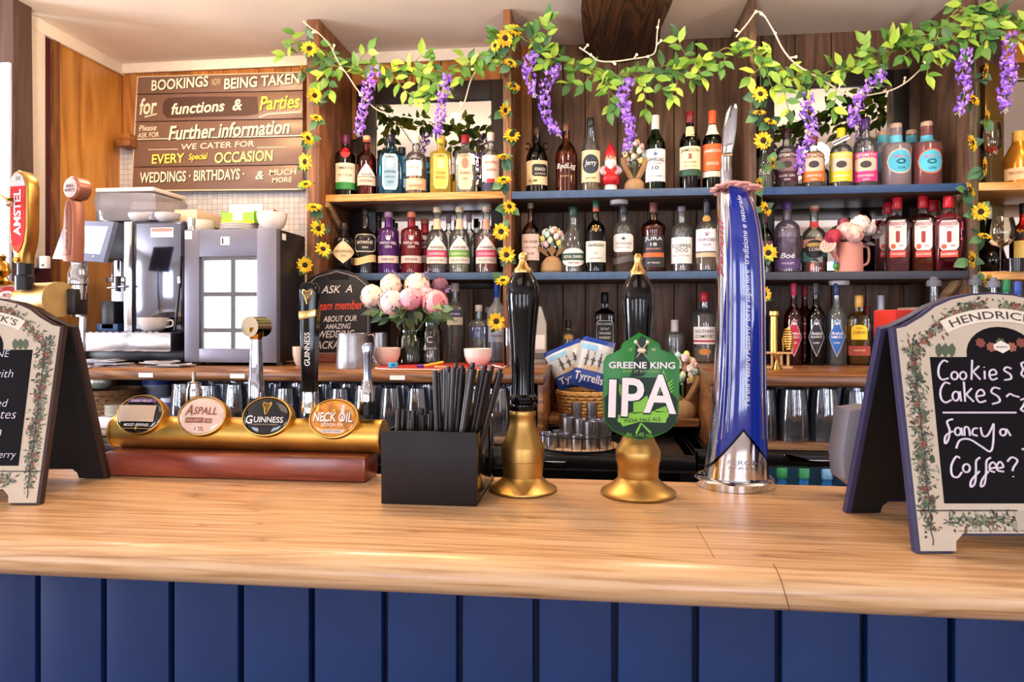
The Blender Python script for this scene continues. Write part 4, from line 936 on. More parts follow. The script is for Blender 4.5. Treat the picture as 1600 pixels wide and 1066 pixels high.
def ft(x, z, l): return onfont(.12-z/.046, 470-x/s, .0009)
mb.text('Peroni Nastro Azzurro  birra superiore  tradizione e naturale', mat('e8eaf4', .4), ft, w=320*s, h=.0145, shear=.3, off=.008)
mb.build('lettering', fo, recalc=False)
mb = MB(); mb.text('PERONI', mat('8a8a90', .3, .6), lambda x, z, l: onfont(.1+x/.046, 716-z/s, .0009), w=44*s, h=7*s)
mb.text('ITALIA', mat('8a8a90', .3, .6), lambda x, z, l: onfont(.1+x/.046, 724-z/s, .0009), w=40*s, h=3.5*s); mb.build('engraving', fo, recalc=False)
# red script patch on the chrome side
mb = MB(); mb.text('Peroni', mat('c03a4a', .4), lambda x, z, l: onfont(-.9-z/.05, 390-x/s, .0012), w=90*s, h=.008, shear=.3); mb.build('side_lettering', fo, recalc=False)
# lever
g = lambda x, y, d=0: ((x-1147)*s, d, (757-y)*s)
MB().lathe([(0, 0), (9*s, 0), (9*s, 26*s), (8*s, 30*s), (8.5*s, 44*s), (7.5*s, 47*s), (0, 47*s)], chrome, (g(1135, 290)[0], .0, g(0, 290)[2]), seg=20).build('lever_stem', fo)
bl = [(1129, 242), (1128, 225), (1130, 200), (1134, 178), (1140, 166), (1145, 162), (1150, 164), (1152, 172), (1151, 195), (1146, 225), (1143, 242)]
MB().prism([((x-1147)*s, (757-y)*s) for x, y in bl], -.009, .009, chrome, .005).build('lever', fo)
MB().box((g(1136, 243)[0], 0, g(0, 244)[2]), (.017, .022, .006), metal('b89a78', .3), .002).build('lever_collar', fo)
# pink blossom garland on the font
o = thing('flower_ring', 'ring of pink paper blossoms laid on top of the blue font', 'flower ring', (p.x+g(1150, 0)[0], p.y, ZT+g(0, 297)[2]))
pk = mat('f2b0a8', .6); rr = random.Random(2)
for k in range(16):
    a = 2*pi*k/16; mb = MB(); c = Vector((cos(a)*.034, sin(a)*.047, sin(a*2)*.002))
    for q_ in range(5):
        b_ = 2*pi*q_/5+k; d = Vector((cos(b_), sin(b_)*.8, rr.uniform(-.2, .7)))*.006
        mb.ell(c+d, (.0065, .005, .0035), pk, 8, 5)
    mb.build('blossom', o)

# ---- four way tap bar
rb = mat('7a3a26', .35, 0, .22, 14, coat=.3)
rbw = wood('5a2014', '7c3422', '93452e', 'x', .6, .3, 0, coat=.35, bmp=.06)
bl_, br_ = WZ(157, 746, ZT), WZ(572, 755, ZT)
tx, thw = (bl_.x+br_.x)/2, (br_.x-bl_.x)/2
tb = thing('tap_bar', 'brass tap bar with four oval badges on a dark red wooden block', 'beer tap bar', (tx, 1.238, ZT+.0005))
MB().box2((-thw, 0, 0), (thw, .078, .047), rbw, .006).build('plinth', tb)
rC = .0315; yC, zC = .056, .047+rC-.0015
xl, xr_ = XP(186, 1.294)-tx, XP(596, 1.294)-tx
brt = metal('d2aa58', .38, .22, .04, 16)
MB().cyl((xl, yC, zC), (xr_, yC, zC), rC, brt, 40).build('tube', tb)
for x, d in ((xl, -1), (xr_, 1)):
    MB().lathe([(0, 0), (rC*1.03, 0), (rC*1.03, .004), (rC*.9, .006), (0, .006)], metal('c09c5c', .42, .2), seg=40, M=Matrix.Translation((x, yC, zC)) @ Matrix.Rotation(d*pi/2, 4, 'Y')).build('end_cap', tb)
def badge(px, py, w, h, facem, deco):
    c = W(px, py, 1.238+yC-.030); sB = S(px, 1.26); a, bb = w/2*sB, h/2*sB*1.04
    M = Matrix.Translation((c.x-tx, c.y-1.238, c.z-ZT)) @ Matrix.Rotation(radians(-20), 4, 'X')
    n = 40; V = []; Fs = []
    rim = [(1, .024), (1.03, .004), (1.0, 0), (.95, -.0005), (.945, .002)]
    mb = MB()
    pf = []
    for k, (f, d) in enumerate(rim):
        for i in range(n): V.append((cos(2*pi*i/n)*a*f, d, sin(2*pi*i/n)*bb*f))
    for k in range(len(rim)-1):
        for i in range(n): Fs.append([k*n+i, k*n+(i+1) % n, (k+1)*n+(i+1) % n, (k+1)*n+i])
    Fs.append(list(range(n)))
    r = MB().add(V, Fs, metal('d0a658', .36, .15), M).build('badge', tb)
    # domed lens face
    t2 = MB().ell((0, .002, 0), (a*.95, .006, bb*.95), facem, 32, 10, M).build('lens', r)
    def fn(x, z, l=0):
        k = max(0, 1-(x/(a*.95))**2-(z/(bb*.95))**2)
        return M @ Vector((x, .002-.006*sqrt(k)-.0006-l, z))
    d = MB(); deco(d, fn, sB); d.build('print', r, recalc=False)
def quadpatch(d, fn, x0, x1, z0, z1, m, l=0, n=12, top=None, bot=None):
    V = []; Fs = []
    for i in range(n+1):
        x = x0+(x1-x0)*i/n; a_ = bot(x) if bot else z0; b__ = top(x) if top else z1
        for k in range(4): V.append(fn(x, a_+(b__-a_)*k/3, l))
    for i in range(n):
        for k in range(3): Fs.append([i*4+k, i*4+4+k, i*4+5+k, i*4+k+1])
    d.add(V, Fs, m)
lens_d = mat('17141c', .08, coat=.6); lens_w = mat('e4c8b8', .1, coat=.5); lens_k = mat('12141a', .06, coat=.6); lens_g = mat('d08a30', .1, 0, .35, 60, coat=.5)
def d1_(d, fn, s_):
    pap = mat('cdb49c', .7, 0, .12, 30, .4)
    quadpatch(d, fn, -37*s_, 27*s_, -12*s_, 14*s_, pap, .001)
    quadpatch(d, fn, -24*s_, 24*s_, 19*s_, 25*s_, mat('6a4a7a', .3), .0002)
    d.text('DARK FRUIT', mat('e8e0f0', .4), lambda x, z, l: fn(x, z, .0006), w=34*s_, h=4*s_, cz=21*s_)
    d.text('MIXED BERRIES', mat('f0ece4', .4), lambda x, z, l: fn(x, z, .0006), w=42*s_, h=4.5*s_, cz=-17*s_, shear=.2, off=.01)
    quadpatch(d, fn, -27*s_, 27*s_, -23*s_, -22*s_, mat('c8a04a', .3), .0004); d.text('♦', mat('c8a04a', .3), lambda x, z, l: fn(x, z, .0006), h=6*s_, cz=-22*s_)
def d2_(d, fn, s_):
    br = mat('8a4a34', .4); f = lambda x, z, l: fn(x, z, .0006)
    d.text('A', br, f, w=14*s_, h=17*s_, cx=-20*s_, cz=8*s_, shear=.15, off=.01); d.text('SPALL', br, f, w=38*s_, h=12*s_, cx=7*s_, cz=7*s_, off=.01, shear=.1)
    quadpatch(d, fn, -24*s_, 6*s_, -12*s_, -4*s_, br, .0004); quadpatch(d, fn, 8*s_, 20*s_, -12*s_, -5*s_, br, .0004)
    d.text('DRAUGHT', lens_w, lambda x, z, l: fn(x, z, .0009), w=26*s_, h=4.5*s_, cx=-9*s_, cz=-8*s_); d.text('CYDER', lens_w, lambda x, z, l: fn(x, z, .0009), w=11*s_, h=4*s_, cx=14*s_, cz=-8.5*s_)
    d.text('4.5%', br, f, w=16*s_, h=6*s_, cz=-21*s_)
def harp(d, f, cx, cz, h, m):
    P = [(-.28, .5), (-.34, .3), (-.2, .1), (0, -.5), (.1, -.42), (.36, .42), (.3, .5), (.2, .4), (.0, .36), (-.15, .42)]
    pts = [(cx+x*h, cz+z*h) for x, z in P]
    path = [f(x, z) for x, z in pts+[pts[0]]]
    d.tube(path, h*.05, m, 6)
    for k in range(5): d.tube([f(cx+(-.2+k*.1)*h, cz+.38*h), f(cx+(-.02+k*.035)*h, cz+(-.3+k*.07)*h)], h*.018, m, 5)
def d3_(d, fn, s_):
    harp(d, lambda x, z: fn(x, z, .0006), 0, 12*s_, 20*s_, mat('c8a050', .3, .6))
    d.text('G', mat('f0ece6', .4), lambda x, z, l: fn(x, z, .0006), h=13*s_, cx=-26*s_, cz=-6*s_, off=.01); d.text('UINNESS', mat('f0ece6', .4), lambda x, z, l: fn(x, z, .0006), w=47*s_, h=9*s_, cx=6*s_, cz=-6*s_, off=.01)
    d.text('ST JAMES GATE DUBLIN', mat('b8a880', .4), lambda x, z, l: fn(x, z, .0006), w=44*s_, h=2.5*s_, cz=-14*s_)
def d4_(d, fn, s_):
    wt_ = mat('f2ece0', .4)
    for k in range(9): quadpatch(d, fn, (-30+k*7)*s_, (-25+k*7)*s_, (10-k % 4*9)*s_, (22-k % 3*9)*s_, mat(['e8b84a', 'c8603a', 'e8d8c8', 'b0703a'][k % 4], .3), .0002, 3)
    d.text('NECK OIL', mat('8a5a3a', .4), lambda x, z, l: fn(x, z, .0005), w=65*s_, h=17*s_, cx=1*s_, cz=0, off=.03)
    d.text('NECK OIL', wt_, lambda x, z, l: fn(x, z, .0008), w=63*s_, h=15*s_, cz=1*s_, off=.015)
    d.text('SESSION IPA', wt_, lambda x, z, l: fn(x, z, .0006), w=36*s_, h=5*s_, cz=-11*s_)
    quadpatch(d, fn, -15*s_, 15*s_, -24*s_, -18*s_, mat('d8cfc0', .4), .0005); d.text('BEAVERTOWN', mat('4a3a30', .4), lambda x, z, l: fn(x, z, .0009), w=27*s_, h=3.5*s_, cz=-21*s_)
badge(218, 648, 78, 60, lens_d, d1_); badge(315, 650, 80, 60, lens_w, d2_); badge(416, 651, 80, 60, lens_k, d3_); badge(521, 654, 80, 60, lens_g, d4_)
# handles
def tp(px, py, Y=1.294): v = W(px, py, Y); return Vector((v.x-tx, Y-1.238, v.z-ZT))
def ferrule(par, px, y0, y1, r, m=chrome, Y=1.294, prof=None):
    a = tp(px, y0, Y); s_ = S(px, Y); h = (y0-y1)*s_
    pf = prof or [(1, 0), (1, .35), (.82, .4), (.82, .5), (1, .55), (.95, 1)]
    return MB().lathe([(0, 0)]+[(x*r*s_, z*h) for x, z in pf]+[(0, h)], m, a, 20)
def handle(px, parts, name='handle'):
    root = None
    for kind, mb in parts:
        if root is None: root = mb.build(name, tb)
        else: mb.build(kind, root)
    return root
zt_ = zC+rC
ferrule(None, 303, 645, 598, 12, chrome, prof=[(1, 0), (1, .4), (1.02, .42), (1, .75), (.75, .95), (.8, 1)]).cyl(tp(303, 600), tp(303, 582), .0035, metal('9a8a70', .3)).build('tap_stem', tb)
h = ferrule(None, 400, 645, 622, 13, black, prof=[(1, 0), (1, 1)]).build('tap_stem', tb)
sH = S(400, 1.294)
ferrule(None, 400, 622, 530, 12, metal('c4c8dc', .08, .25, .2, 30), prof=[(1, 0), (1, .3), (.9, .33), (.85, .7), (.7, 1)]).build('handle', tb)
ferrule(None, 400, 532, 512, 9, gold, prof=[(.9, 0), (1.3, .5), (1.5, 1)]).build('handle_neck', tb)
MB().cyl(tp(390, 511, 1.28), tp(412, 511, 1.32), 16*sH, metal('d8cdb4', .12), 28).build('handle_knob', tb)
# black stout handle
ferrule(None, 484, 645, 612, 13, chrome, prof=[(1, 0), (1, .3), (.95, .35), (.95, 1)]).build('tap_stem', tb)
a0, a1_ = tp(484, 615), tp(486, 442)
Mh = Matrix.Translation(a0)
s_ = S(485, 1.294); Lh = a1_.z-a0.z
V = [(-10*s_, 0), (10*s_, 0), (12*s_, Lh*.5), (14*s_, Lh*.9), (13*s_, Lh*.97), (9*s_, Lh), (-9*s_, Lh), (-13*s_, Lh*.97), (-14*s_, Lh*.9), (-12*s_, Lh*.5)]
hb = MB().prism(V, -.012, .012, blackgloss, .004, Mh).build('handle', tb)
hf = lambda x, z, l=0: Mh @ Vector((x, -.0127-l, z))
mb = MB(); harp(mb, lambda x, z: hf(x, z, 0), 0, Lh*.87, 22*s_, metal('e0c07a', .2)); mb.build('harp_emblem', hb)
MB().prism([(-13.6*s_, Lh*.66), (13.6*s_, Lh*.69), (14*s_, Lh*.76), (0, Lh*.745), (-14*s_, Lh*.74)], -.0132, .0125, metal('d0b070', .25), .001, Mh).build('gold_band', hb)
mb = MB(); mb.text('GUINNESS', mat('f0ece8', .4), lambda x, z, l: hf(-z, Lh*.40+x, .0002), w=52*s_, h=9*s_, off=.01); mb.build('lettering', hb, recalc=False)
# silver lever
ferrule(None, 574, 648, 627, 12, black, prof=[(1, 0), (1, 1)]).build('tap_stem', tb)
ferrule(None, 574, 630, 594, 12, chrome, prof=[(1, 0), (1, .6), (.7, .8), (.6, 1)]).build('tap_collar', tb)
ferrule(None, 574, 598, 536, 8, metal('b8c4e0', .1), prof=[(.8, 0), (.75, .3), (.95, .7), (1.15, .9), (1.0, .97), (.6, 1)]).build('handle', tb)

# ---- brass font at the far left with two tall handles
def cam_at(px, py, Z): return CP((px-800)/F*Z, Z, CZ+(HY-py)/F*Z)
e = cam_at(92, 468, 1.27); dr = (RT*.89-FW*.45).normalized()
fl_ = thing('beer_font', 'brass tap font with red and brown handles behind the wine chalkboard', 'beer font', (e.x-dr.x*.30, e.y-dr.y*.30, ZT+.0005))
O = Vector(fl_.location)
E_ = e-O; rF = .0315
MB().cyl(E_-dr*.34, E_, rF, metal('d2aa62', .4, .2, .04, 16), 40).build('tube', fl_)
MB().cyl(E_, E_+dr*.004, rF*1.02, metal('cfae74', .5, .2, .03, 30), 40).build('end_cap', fl_)
MB().lathe([(0, 0), (.06, 0), (.06, .012), (.035, .03), (.028, .06), (.026, E_.z-.02), (0, E_.z-.02)], brass, seg=28).build('column', fl_)
nb = (-RT*.25-FW*.97).normalized(); nb = (nb+Vector((0, 0, .25))).normalized()
bc = cam_at(6, 484, 1.285)-O
qM = Matrix.Translation(bc) @ nb.to_track_quat('Z', 'Y').to_matrix().to_4x4() @ Matrix.Diagonal((1.18, 1.18, 1, 1))
bdg = MB().lathe([(0, -.03), (.045, -.03), (.047, -.004), (.044, 0), (.040, .001), (.0395, -.002), (0, -.002)], metal('d0a658', .36, .15), seg=40, M=qM).build('badge', fl_)
MB().lathe([(.0395, 0), (.03, .002), (0, .004)], mat('efe2cc', .15, coat=.5), seg=36, M=qM).lathe([(.038, .0009), (.034, .0016), (.030, .0024)], mat('b0242a', .3), seg=36, M=qM).build('face', bdg, recalc=False)
mb = MB()
def arcfn(x, z, l=0):
    R_ = .023+z; a = x/.025; return qM @ Vector((R_*sin(a), R_*cos(a), .0045))
mb.text('BIRRA MORETTI', mat('a02028', .4), arcfn, w=.068, h=.008, off=.01); mb.build('lettering', bdg, recalc=False)
def paddle(outline, px, py, Z, yaw, th, mside, name='handle'):
    base = cam_at(px, py, Z)-O
    M = Matrix.Translation(base) @ Matrix.Rotation(yaw, 4, 'Z'); k = Z/F
    P = [((x-px)*k, (py-y)*k) for x, y in outline]
    return MB().prism(P, -th/2, th/2, mside, .003, M).build(name, fl_), M, k
Z1 = 1.27
ya = AL+radians(-14)
ol = [(30, 412), (47, 412), (48, 398), (54, 380), (56, 360), (57, 295), (54, 280), (46, 271), (38, 268), (30, 271), (23, 280), (20, 295), (21, 360), (23, 380), (29, 398)]
hd, M, k = paddle(ol, 38, 412, Z1, ya, .026, metal('c89a50', .3, .1))
loc = lambda x, y: ((x-38)*k, (412-y)*k)
ff = lambda x, z, l=0: M @ Vector((x, -.0136-l, z))
def face(pts, m, l, par):
    P = [loc(*p) for p in pts]; MB().prism(P, -.0134-l-.0006, -.0134-l, m, 0, M).build('panel', par)
sv = mat('d2d0d0', .25, .5); rd = mat('d8202a', .18, coat=.5)
face([(24, 290), (28, 278), (38, 271.5), (48, 278), (53, 290), (53, 293), (24, 293)], sv, 0, hd)
face([(24, 293), (53, 293), (53, 358), (50, 378), (44, 392), (38, 396), (31, 392), (26, 378), (24, 358)], rd, 0, hd)
face([(26, 380), (33, 386), (43, 384), (50, 378), (44, 392), (38, 396), (31, 392)], mat('e8502a', .2), .0007, hd)
mb = MB(); x, z = loc(38.5, 334); mb.text('AMSTEL', mat('f4f0ee', .3), lambda a, c, l: ff(x-c, z+a, .001), w=72*k, h=14*k, off=.03)
x2, z2 = loc(39, 281); mb.text('34', mat('8a8888', .3), lambda a, c, l: ff(x2+a, z2+c, .001), h=7*k); mb.build('lettering', hd, recalc=False)
mb = MB(); b0 = cam_at(38, 412, Z1)-O; kk = k
mb.lathe([(0, -42*k), (13*k, -42*k), (13*k, -20*k), (10*k, -18*k), (10*k, 0), (0, 0)], black, b0, 24); mb.build('ferrule', fl_)
MB().cyl(b0+Vector((-2*k, -.014, 5*k)), b0+Vector((-2*k, -.018, 5*k)), 4*k, brass, 16).build('rivet', hd)
Z2 = 1.30; k = Z2/F; yb = AL+radians(-22)
ol = [(103, 410), (126, 410), (128, 380), (128, 330), (125, 316), (117, 311), (110, 316), (106, 330), (104, 370)]
cp_ = mat('b8785e', .35, .35, .08, 40)
hm, M, k = paddle(ol, 115, 410, Z2, yb, .024, cp_)
MB().prism([((x-115)*k, (410-y)*k) for x, y in [(107, 400), (121, 400), (124, 380), (124, 330), (121, 320), (116, 316), (111, 320), (109, 330)]], -.0135, -.012, mat('a8684f', .4, .3), .0006, M).build('panel', hm)
mb = MB(); mb.text('lingua birrata', mat('3a1c14', .5), lambda a, c, l: M @ Vector((-c, -.0138, 50*k+a)), w=62*k, h=7*k, shear=.3); mb.build('lettering', hm, recalc=False)
bt = cam_at(119, 295, Z2)-O
dn = (M.to_3x3() @ Vector((0, -1, 0))).normalized(); mk = Matrix.Translation(bt) @ dn.to_track_quat('Z', 'Y').to_matrix().to_4x4()
MB().lathe([(0, -.016), (17*k, -.016), (18*k, -.01), (18*k, .008), (15.5*k, .0115), (0, .0115)], cp_, seg=32, M=mk).build('round_head', hm)
MB().lathe([(15*k, .0117), (0, .0122)], mat('f0ddd4', .3), seg=32, M=mk).build('disc', hm, recalc=False)
mb = MB()
for t_, zz in (('BIRRA', 3), ('MORETTI', -3.5)): mb.text(t_, mat('6a2a2a', .4), lambda a, c, l, zz=zz: mk @ Vector((a, c+zz*k, .0128)), w=(17 if zz > 0 else 22)*k, h=5*k, off=.01)
mb.build('head_lettering', hm, recalc=False)
b0 = cam_at(122, 410, Z2)-O
MB().lathe([(0, -48*k), (12*k, -48*k), (12*k, -36*k), (14*k, -34*k), (14*k, -16*k), (9*k, -4*k), (10*k, 0), (0, 0)], chrome, b0, 24).build('ferrule', fl_)
MB().lathe([(0, -85*k), (9*k, -85*k), (9*k, -60*k), (11*k, -58*k), (11*k, -48*k), (0, -48*k)], chrome, b0, 24).build('spindle', fl_)
MB().box(b0+Vector((-.006, -.005, -62*k)), (.034, .034, 40*k), mat('1c1614', .4), .002, Matrix.Identity(4)).build('tap_block', fl_)
MB().lathe([(0, 0), (.012, 0), (.015, .008), (.009, .016), (.016, .026), (.013, .04), (.006, .046), (.008, .054), (0, .06)], brass, cam_at(2, 446, 1.30)-O, 20).build('finial', fl_)
MB().tube([cam_at(-8, 300, 1.27)-O, cam_at(8, 309, 1.26)-O, cam_at(16, 313, 1.25)-O], [.003, .003, .005], gold, 8).ell(cam_at(14, 318, 1.25)-O, .006, metal('d8d0c4', .2)).build('lever', fl_)

# ---- chalkboard A signs
def sign(l, Zf, label, edge_m, texts, seed, cutrest, strokes=None):
    pos = CP(l, Zf, ZT+.0008); o = thing('table_sign', label, 'chalkboard sign', pos, AL, 'folding chalkboard signs on the bar')
    lean = radians(15.3)
    M = Matrix.Rotation(-lean, 4, 'X')                    # front panel, local
    Hs = .30
    Wt, Wb = .146, .158
    def outline(sc_=1, foot=True):
        P = [(-Wb, 0), (-Wb+.047, 0), (-Wb+.049, .012), (-Wb+.060, .022), (Wb-.060, .022), (Wb-.049, .012), (Wb-.047, 0), (Wb, 0), (Wt, Hs)]
        arch = [(.132, .303), (.105, .318), (.085, .332), (.06, .3425), (.03, .349), (0, .351)]
        return P+arch+[(-x, z) for x, z in arch[:-1][::-1]]+[(-Wt, Hs)]
    fp = MB().prism(outline(), 0, .013, edge_m, .001, M); fp.v = [(x, y, max(z, 0)) for x, y, z in fp.v]; fp = fp.build('front_panel', o)
    inner = [(x*.965, .003+z*.982) for x, z in outline()]
    MB().prism(inner, -.0006, 0, mat('c4b8a6', .6, 0, .04, 12), 0, M).build('printed_face', fp)
    f = lambda x, z, l=0: M @ Vector((x, -.0009-l, z))
    chalk = mat('0f0d12', .7, 0, .3, 10, spec=.15)
    cp = [(-.113, .062), (.113, .062), (.101, .257)]+[(.05*cos(a), .257+.043*sin(a)) for a in [pi*i/14 for i in range(15)]]+[(-.101, .257)]
    MB().prism(cp, -.0011, -.0006, chalk, 0, M).build('chalk_panel', fp)
    # botanical border print
    mb = MB(); rr = random.Random(seed)
    cols = [mat(c, .6) for c in ('4f5e48', '6f7c62', '3a4436', '7f4238', '96584a', '503a32', '8a907c', '2e332a')]
    def leaf(x, z, a, L, w_, m):
        P = [(0, 0), (L*.3, w_), (L*.7, w_*.8), (L, 0), (L*.7, -w_*.8), (L*.3, -w_)]
        V = [f(x+u*cos(a)-v*sin(a), z+u*sin(a)+v*cos(a), .0002+rr.random()*.0003) for u, v in P]; mb.add(V, [[0, 1, 2, 3, 4, 5]], m)
    def clump(x, z, n, sp, rich=1):
        for _ in range(n):
            X, Z_ = x+rr.gauss(0, sp), z+rr.gauss(0, sp)
            if abs(X) > .138+(.3-Z_)*.04-.004 or Z_ < .006: continue
            if Z_ < .03 and abs(X) < .118: continue
            c = rr.choice(cols if rr.random() < .45*rich else cols[:3]+cols[6:]); leaf(X, Z_, rr.uniform(0, 6.3), rr.uniform(.003, .010), rr.uniform(.0007, .0017), c)
    for sx in (-1, 1):
        for k_ in range(22):
            z = .035+k_*.0112; x = sx*(.137-(z-.03)*.055); clump(x, z, 34, .0062)
            if k_ % 5 == 2:
                for q_ in range(3): leaf(x+sx*rr.uniform(-.012, .004), z+rr.uniform(-.006, .006), rr.uniform(-.4, .4)+pi/2, .012, .004, cols[rr.choice((0, 2, 3))])
            if k_ % 5 == 4:
                for a in range(6): leaf(x, z, a, .006, .0026, cols[rr.choice((3, 4))])
        for k_ in range(9):
            a = k_/8; x = sx*(.118-a*.10); z = .268+.062*sin(a*pi/2); clump(x, z, 22, .0055, 1.4)
            for q_ in range(6): leaf(x, z, q_*1.05, .0065, .0028, cols[rr.choice((3, 4, 5))] if k_ % 2 else cols[rr.choice((0, 1, 3))])
        for q_ in range(3): leaf(sx*(.085-q_*.009), .277, -pi/2+sx*.2, .022, .005, cols[0])
        for k_ in range(7): clump(sx*(.03+k_*.012), .040, 24, .0045)
        mb.tube([f(sx*(.135-(k_*.0055-.02)*.055)+.0012*sin(k_*1.3), .01+k_*.0055, .0003) for k_ in range(50)], .0006, mat('2a2824', .6), 5)
        mb.tube([f(sx*.15, .053, .0004), f(sx*.02, .053, .0004)], .0008, mat('2a2824', .6), 5)
    for q_ in range(5):
        for a in range(7): leaf(-.028+q_*.014, .268+(.003 if q_ % 2 else .009), a*.9, .0075, .003, cols[(3, 4, 0, 4, 3)[q_]])
    P = [(0, .280), (.011, .274), (.011, .268), (0, .262), (-.011, .268), (-.011, .274)]
    mb.add([f(x, z, .0007) for x, z in P], [list(range(6))], mat('e8e2d8', .6))
    mb.add([f(.024*x, .040+.011*z, .0006) for x, z in ((-1, -1), (1, -1), (1, 1), (0, 1.3), (-1, 1))], [[0, 1, 2, 3, 4]], mat('b0aa9c', .6))
    mb.build('botanical_print', fp, recalc=False)
    mb = MB(); R_ = .17; zc_ = .317-R_
    Vb = []; n = 16
    for i in range(n+1):
        a = -.46+.92*i/n
        for r_ in (R_-.0095, R_+.0095): Vb.append(f(r_*sin(a)*1.0, zc_+r_*cos(a), .0006))
    mb.add(Vb, [[2*i, 2*i+1, 2*i+3, 2*i+2] for i in range(n)], mat('e4dccc', .6)); mb.build('banner', fp, recalc=False)
    mb = MB()
    mb.text("HENDRICK'S", mat('3a3634', .6), lambda x, z, l: f((R_+z)*sin(x/R_), zc_+(R_+z)*cos(x/R_), .001), w=.135, h=.0115, off=.005)
    mb.text('PLEASE ENJOY THE UNUSUAL RESPONSIBLY, BEST SERVED WITH CUCUMBER', mat('5a5650', .6), lambda x, z, l: f(x, z+.0275, .0006), w=.2, h=.0022)
    mb.text('H', mat('4a4640', .6), lambda x, z, l: f(x, z+.041, .001), h=.010)
    mb.text("HENDRICK'S", mat('4a4640', .6), lambda x, z, l: f(x, z+.271, .001), w=.016, h=.003); mb.build('lettering', fp, recalc=False)
    # chalk writing
    wm = M if True else None
    Mw = Matrix.Translation(pos) @ Matrix.Rotation(AL, 4, 'Z') @ M
    Mi = Mw.inverted(); nrm = (Mw.to_3x3() @ Vector((0, 1, 0)))
    def onp(px, py):
        d = ray(px, py); O_ = Vector((0, 0, CZ)); t_ = (Mw.translation-O_).dot(nrm)/d.dot(nrm); v = Mi @ (O_+d*t_); return v.x, v.z
    cm_ = mat('d9d2e6', .7, 0, .1, 60)
    mb = MB()
    for st_ in (strokes or []):
        P = [onp(*p) for p in st_]
        P3 = [(x, 0, z) for x, z in P]
        if len(P3) > 2: P3 = spline(P3, 5)
        mb.tube([f(v[0], v[2], .0007) for v in P3], .00135, cm_, 6)
    for t_, pr_, py_, h_ in texts:
        x1, z = onp(pr_, py_); k = Zf*1.03/F; V_, P_, tw, th = text_geo(t_, .12, -.012, 1.0)
        hh = h_*k; ww = tw/th*hh
        mb.text(t_, cm_, lambda x, zz, l: f(x, zz, .001), h=hh, cx=x1-ww/2, cz=z, shear=.12, off=-.012)
    mb.build('chalk_writing', fp, recalc=False)
    # back panel and hinge
    dep = .202
    MB_ = Matrix.Translation((0, dep, 0)) @ Matrix.Rotation(lean, 4, 'X')
    P = [(x, z) for x, z in outline()]
    bp = MB().prism(P, -.013, 0, edge_m, .001, MB_).prism([(x*.95, .004+z*.975) for x, z in P], -.0136, -.013, mat('0f0d0e', .55), 0, MB_)
    bp.v = [(x, y, max(z, 0)) for x, y, z in bp.v]; bp.build('back_panel', o)
    return o
A2 = lambda L: [(1340+x/2.538, 460+y/2.538) for x, y in L]
def circ(cx_, cy_, rx, ry, a0=0): return [(cx_+rx*cos(a0+k*2*pi/10), cy_+ry*sin(a0+k*2*pi/10)) for k in range(11)]
SK = [[(355, 270), (338, 264), (321, 285), (318, 318), (331, 339), (357, 334)], circ(381, 324, 13, 15), circ(415, 324, 13, 15), [(451, 262), (448, 340)], [(478, 286), (450, 312)], [(454, 308), (483, 339)],
 [(500, 305), (501, 338)], [(498, 289), (499, 292)], [(520, 322), (546, 317), (540, 301), (523, 304), (519, 324), (530, 340), (550, 334)], [(606, 296), (587, 290), (578, 303), (602, 319), (604, 336), (578, 341)],
 [(664, 268), (646, 276), (652, 298), (646, 318), (664, 334)],
 [(363, 356), (342, 352), (326, 382), (329, 415), (346, 430), (368, 420)], circ(386, 405, 13, 18), [(402, 386), (407, 426)], [(418, 348), (423, 427)], [(449, 374), (424, 401)], [(427, 398), (457, 427)],
 [(470, 406), (499, 399), (490, 380), (473, 386), (467, 408), (480, 429), (505, 423)], [(561, 376), (537, 371), (527, 389), (553, 406), (560, 426), (530, 436)], [(586, 408), (600, 396), (616, 403), (637, 408)],
 [(335, 470), (625, 470)], [(374, 496), (352, 506), (362, 540), (356, 578), (344, 592), (346, 562), (374, 544)], circ(394, 545, 12, 15), [(408, 530), (412, 562)], [(421, 562), (421, 530), (436, 531), (442, 562)],
 [(472, 532), (456, 535), (452, 555), (472, 562)], [(484, 528), (492, 560), (512, 560), (536, 514)], [(536, 514), (534, 590), (522, 624), (490, 606), (440, 576), (402, 580), (388, 612)], circ(573, 548, 12, 13), [(586, 534), (603, 562)],
 [(402, 650), (387, 645), (369, 680), (372, 718), (393, 726), (410, 706)], circ(428, 690, 14, 16), [(482, 648), (467, 662), (466, 700), (462, 748), (446, 764), (448, 738), (480, 702)], [(524, 648), (508, 662), (506, 705), (500, 752), (485, 762), (490, 736), (516, 702)],
 [(520, 692), (546, 685), (535, 667), (521, 676), (521, 698), (540, 706)], [(550, 690), (574, 685), (563, 665), (550, 676), (550, 698), (576, 704)], [(590, 664), (608, 647), (630, 660), (614, 688), (611, 702)], [(613, 722), (614, 725)],
 [(642, 420), (664, 416), (652, 445), (644, 458), (662, 468)], [(648, 616), (670, 610)]]
sign(.676, .893, 'tall folding chalkboard sign offering cookies, cakes and coffee', mat('2b2a4c', .5, 0, .25, 40), [], 3, None, [A2(x) for x in SK])
sign(-.922, 1.128, 'tall folding chalkboard sign with chalked wine notes', mat('33211f', .5, 0, .2, 40), [('WINE', 16, 553, 11), ('with', 22, 584, 13), ('mixed', 13, 630, 12), ('notes', 26, 649, 11), ('a', 4, 676, 9), ('berry', 26, 712, 14)], 8, None)

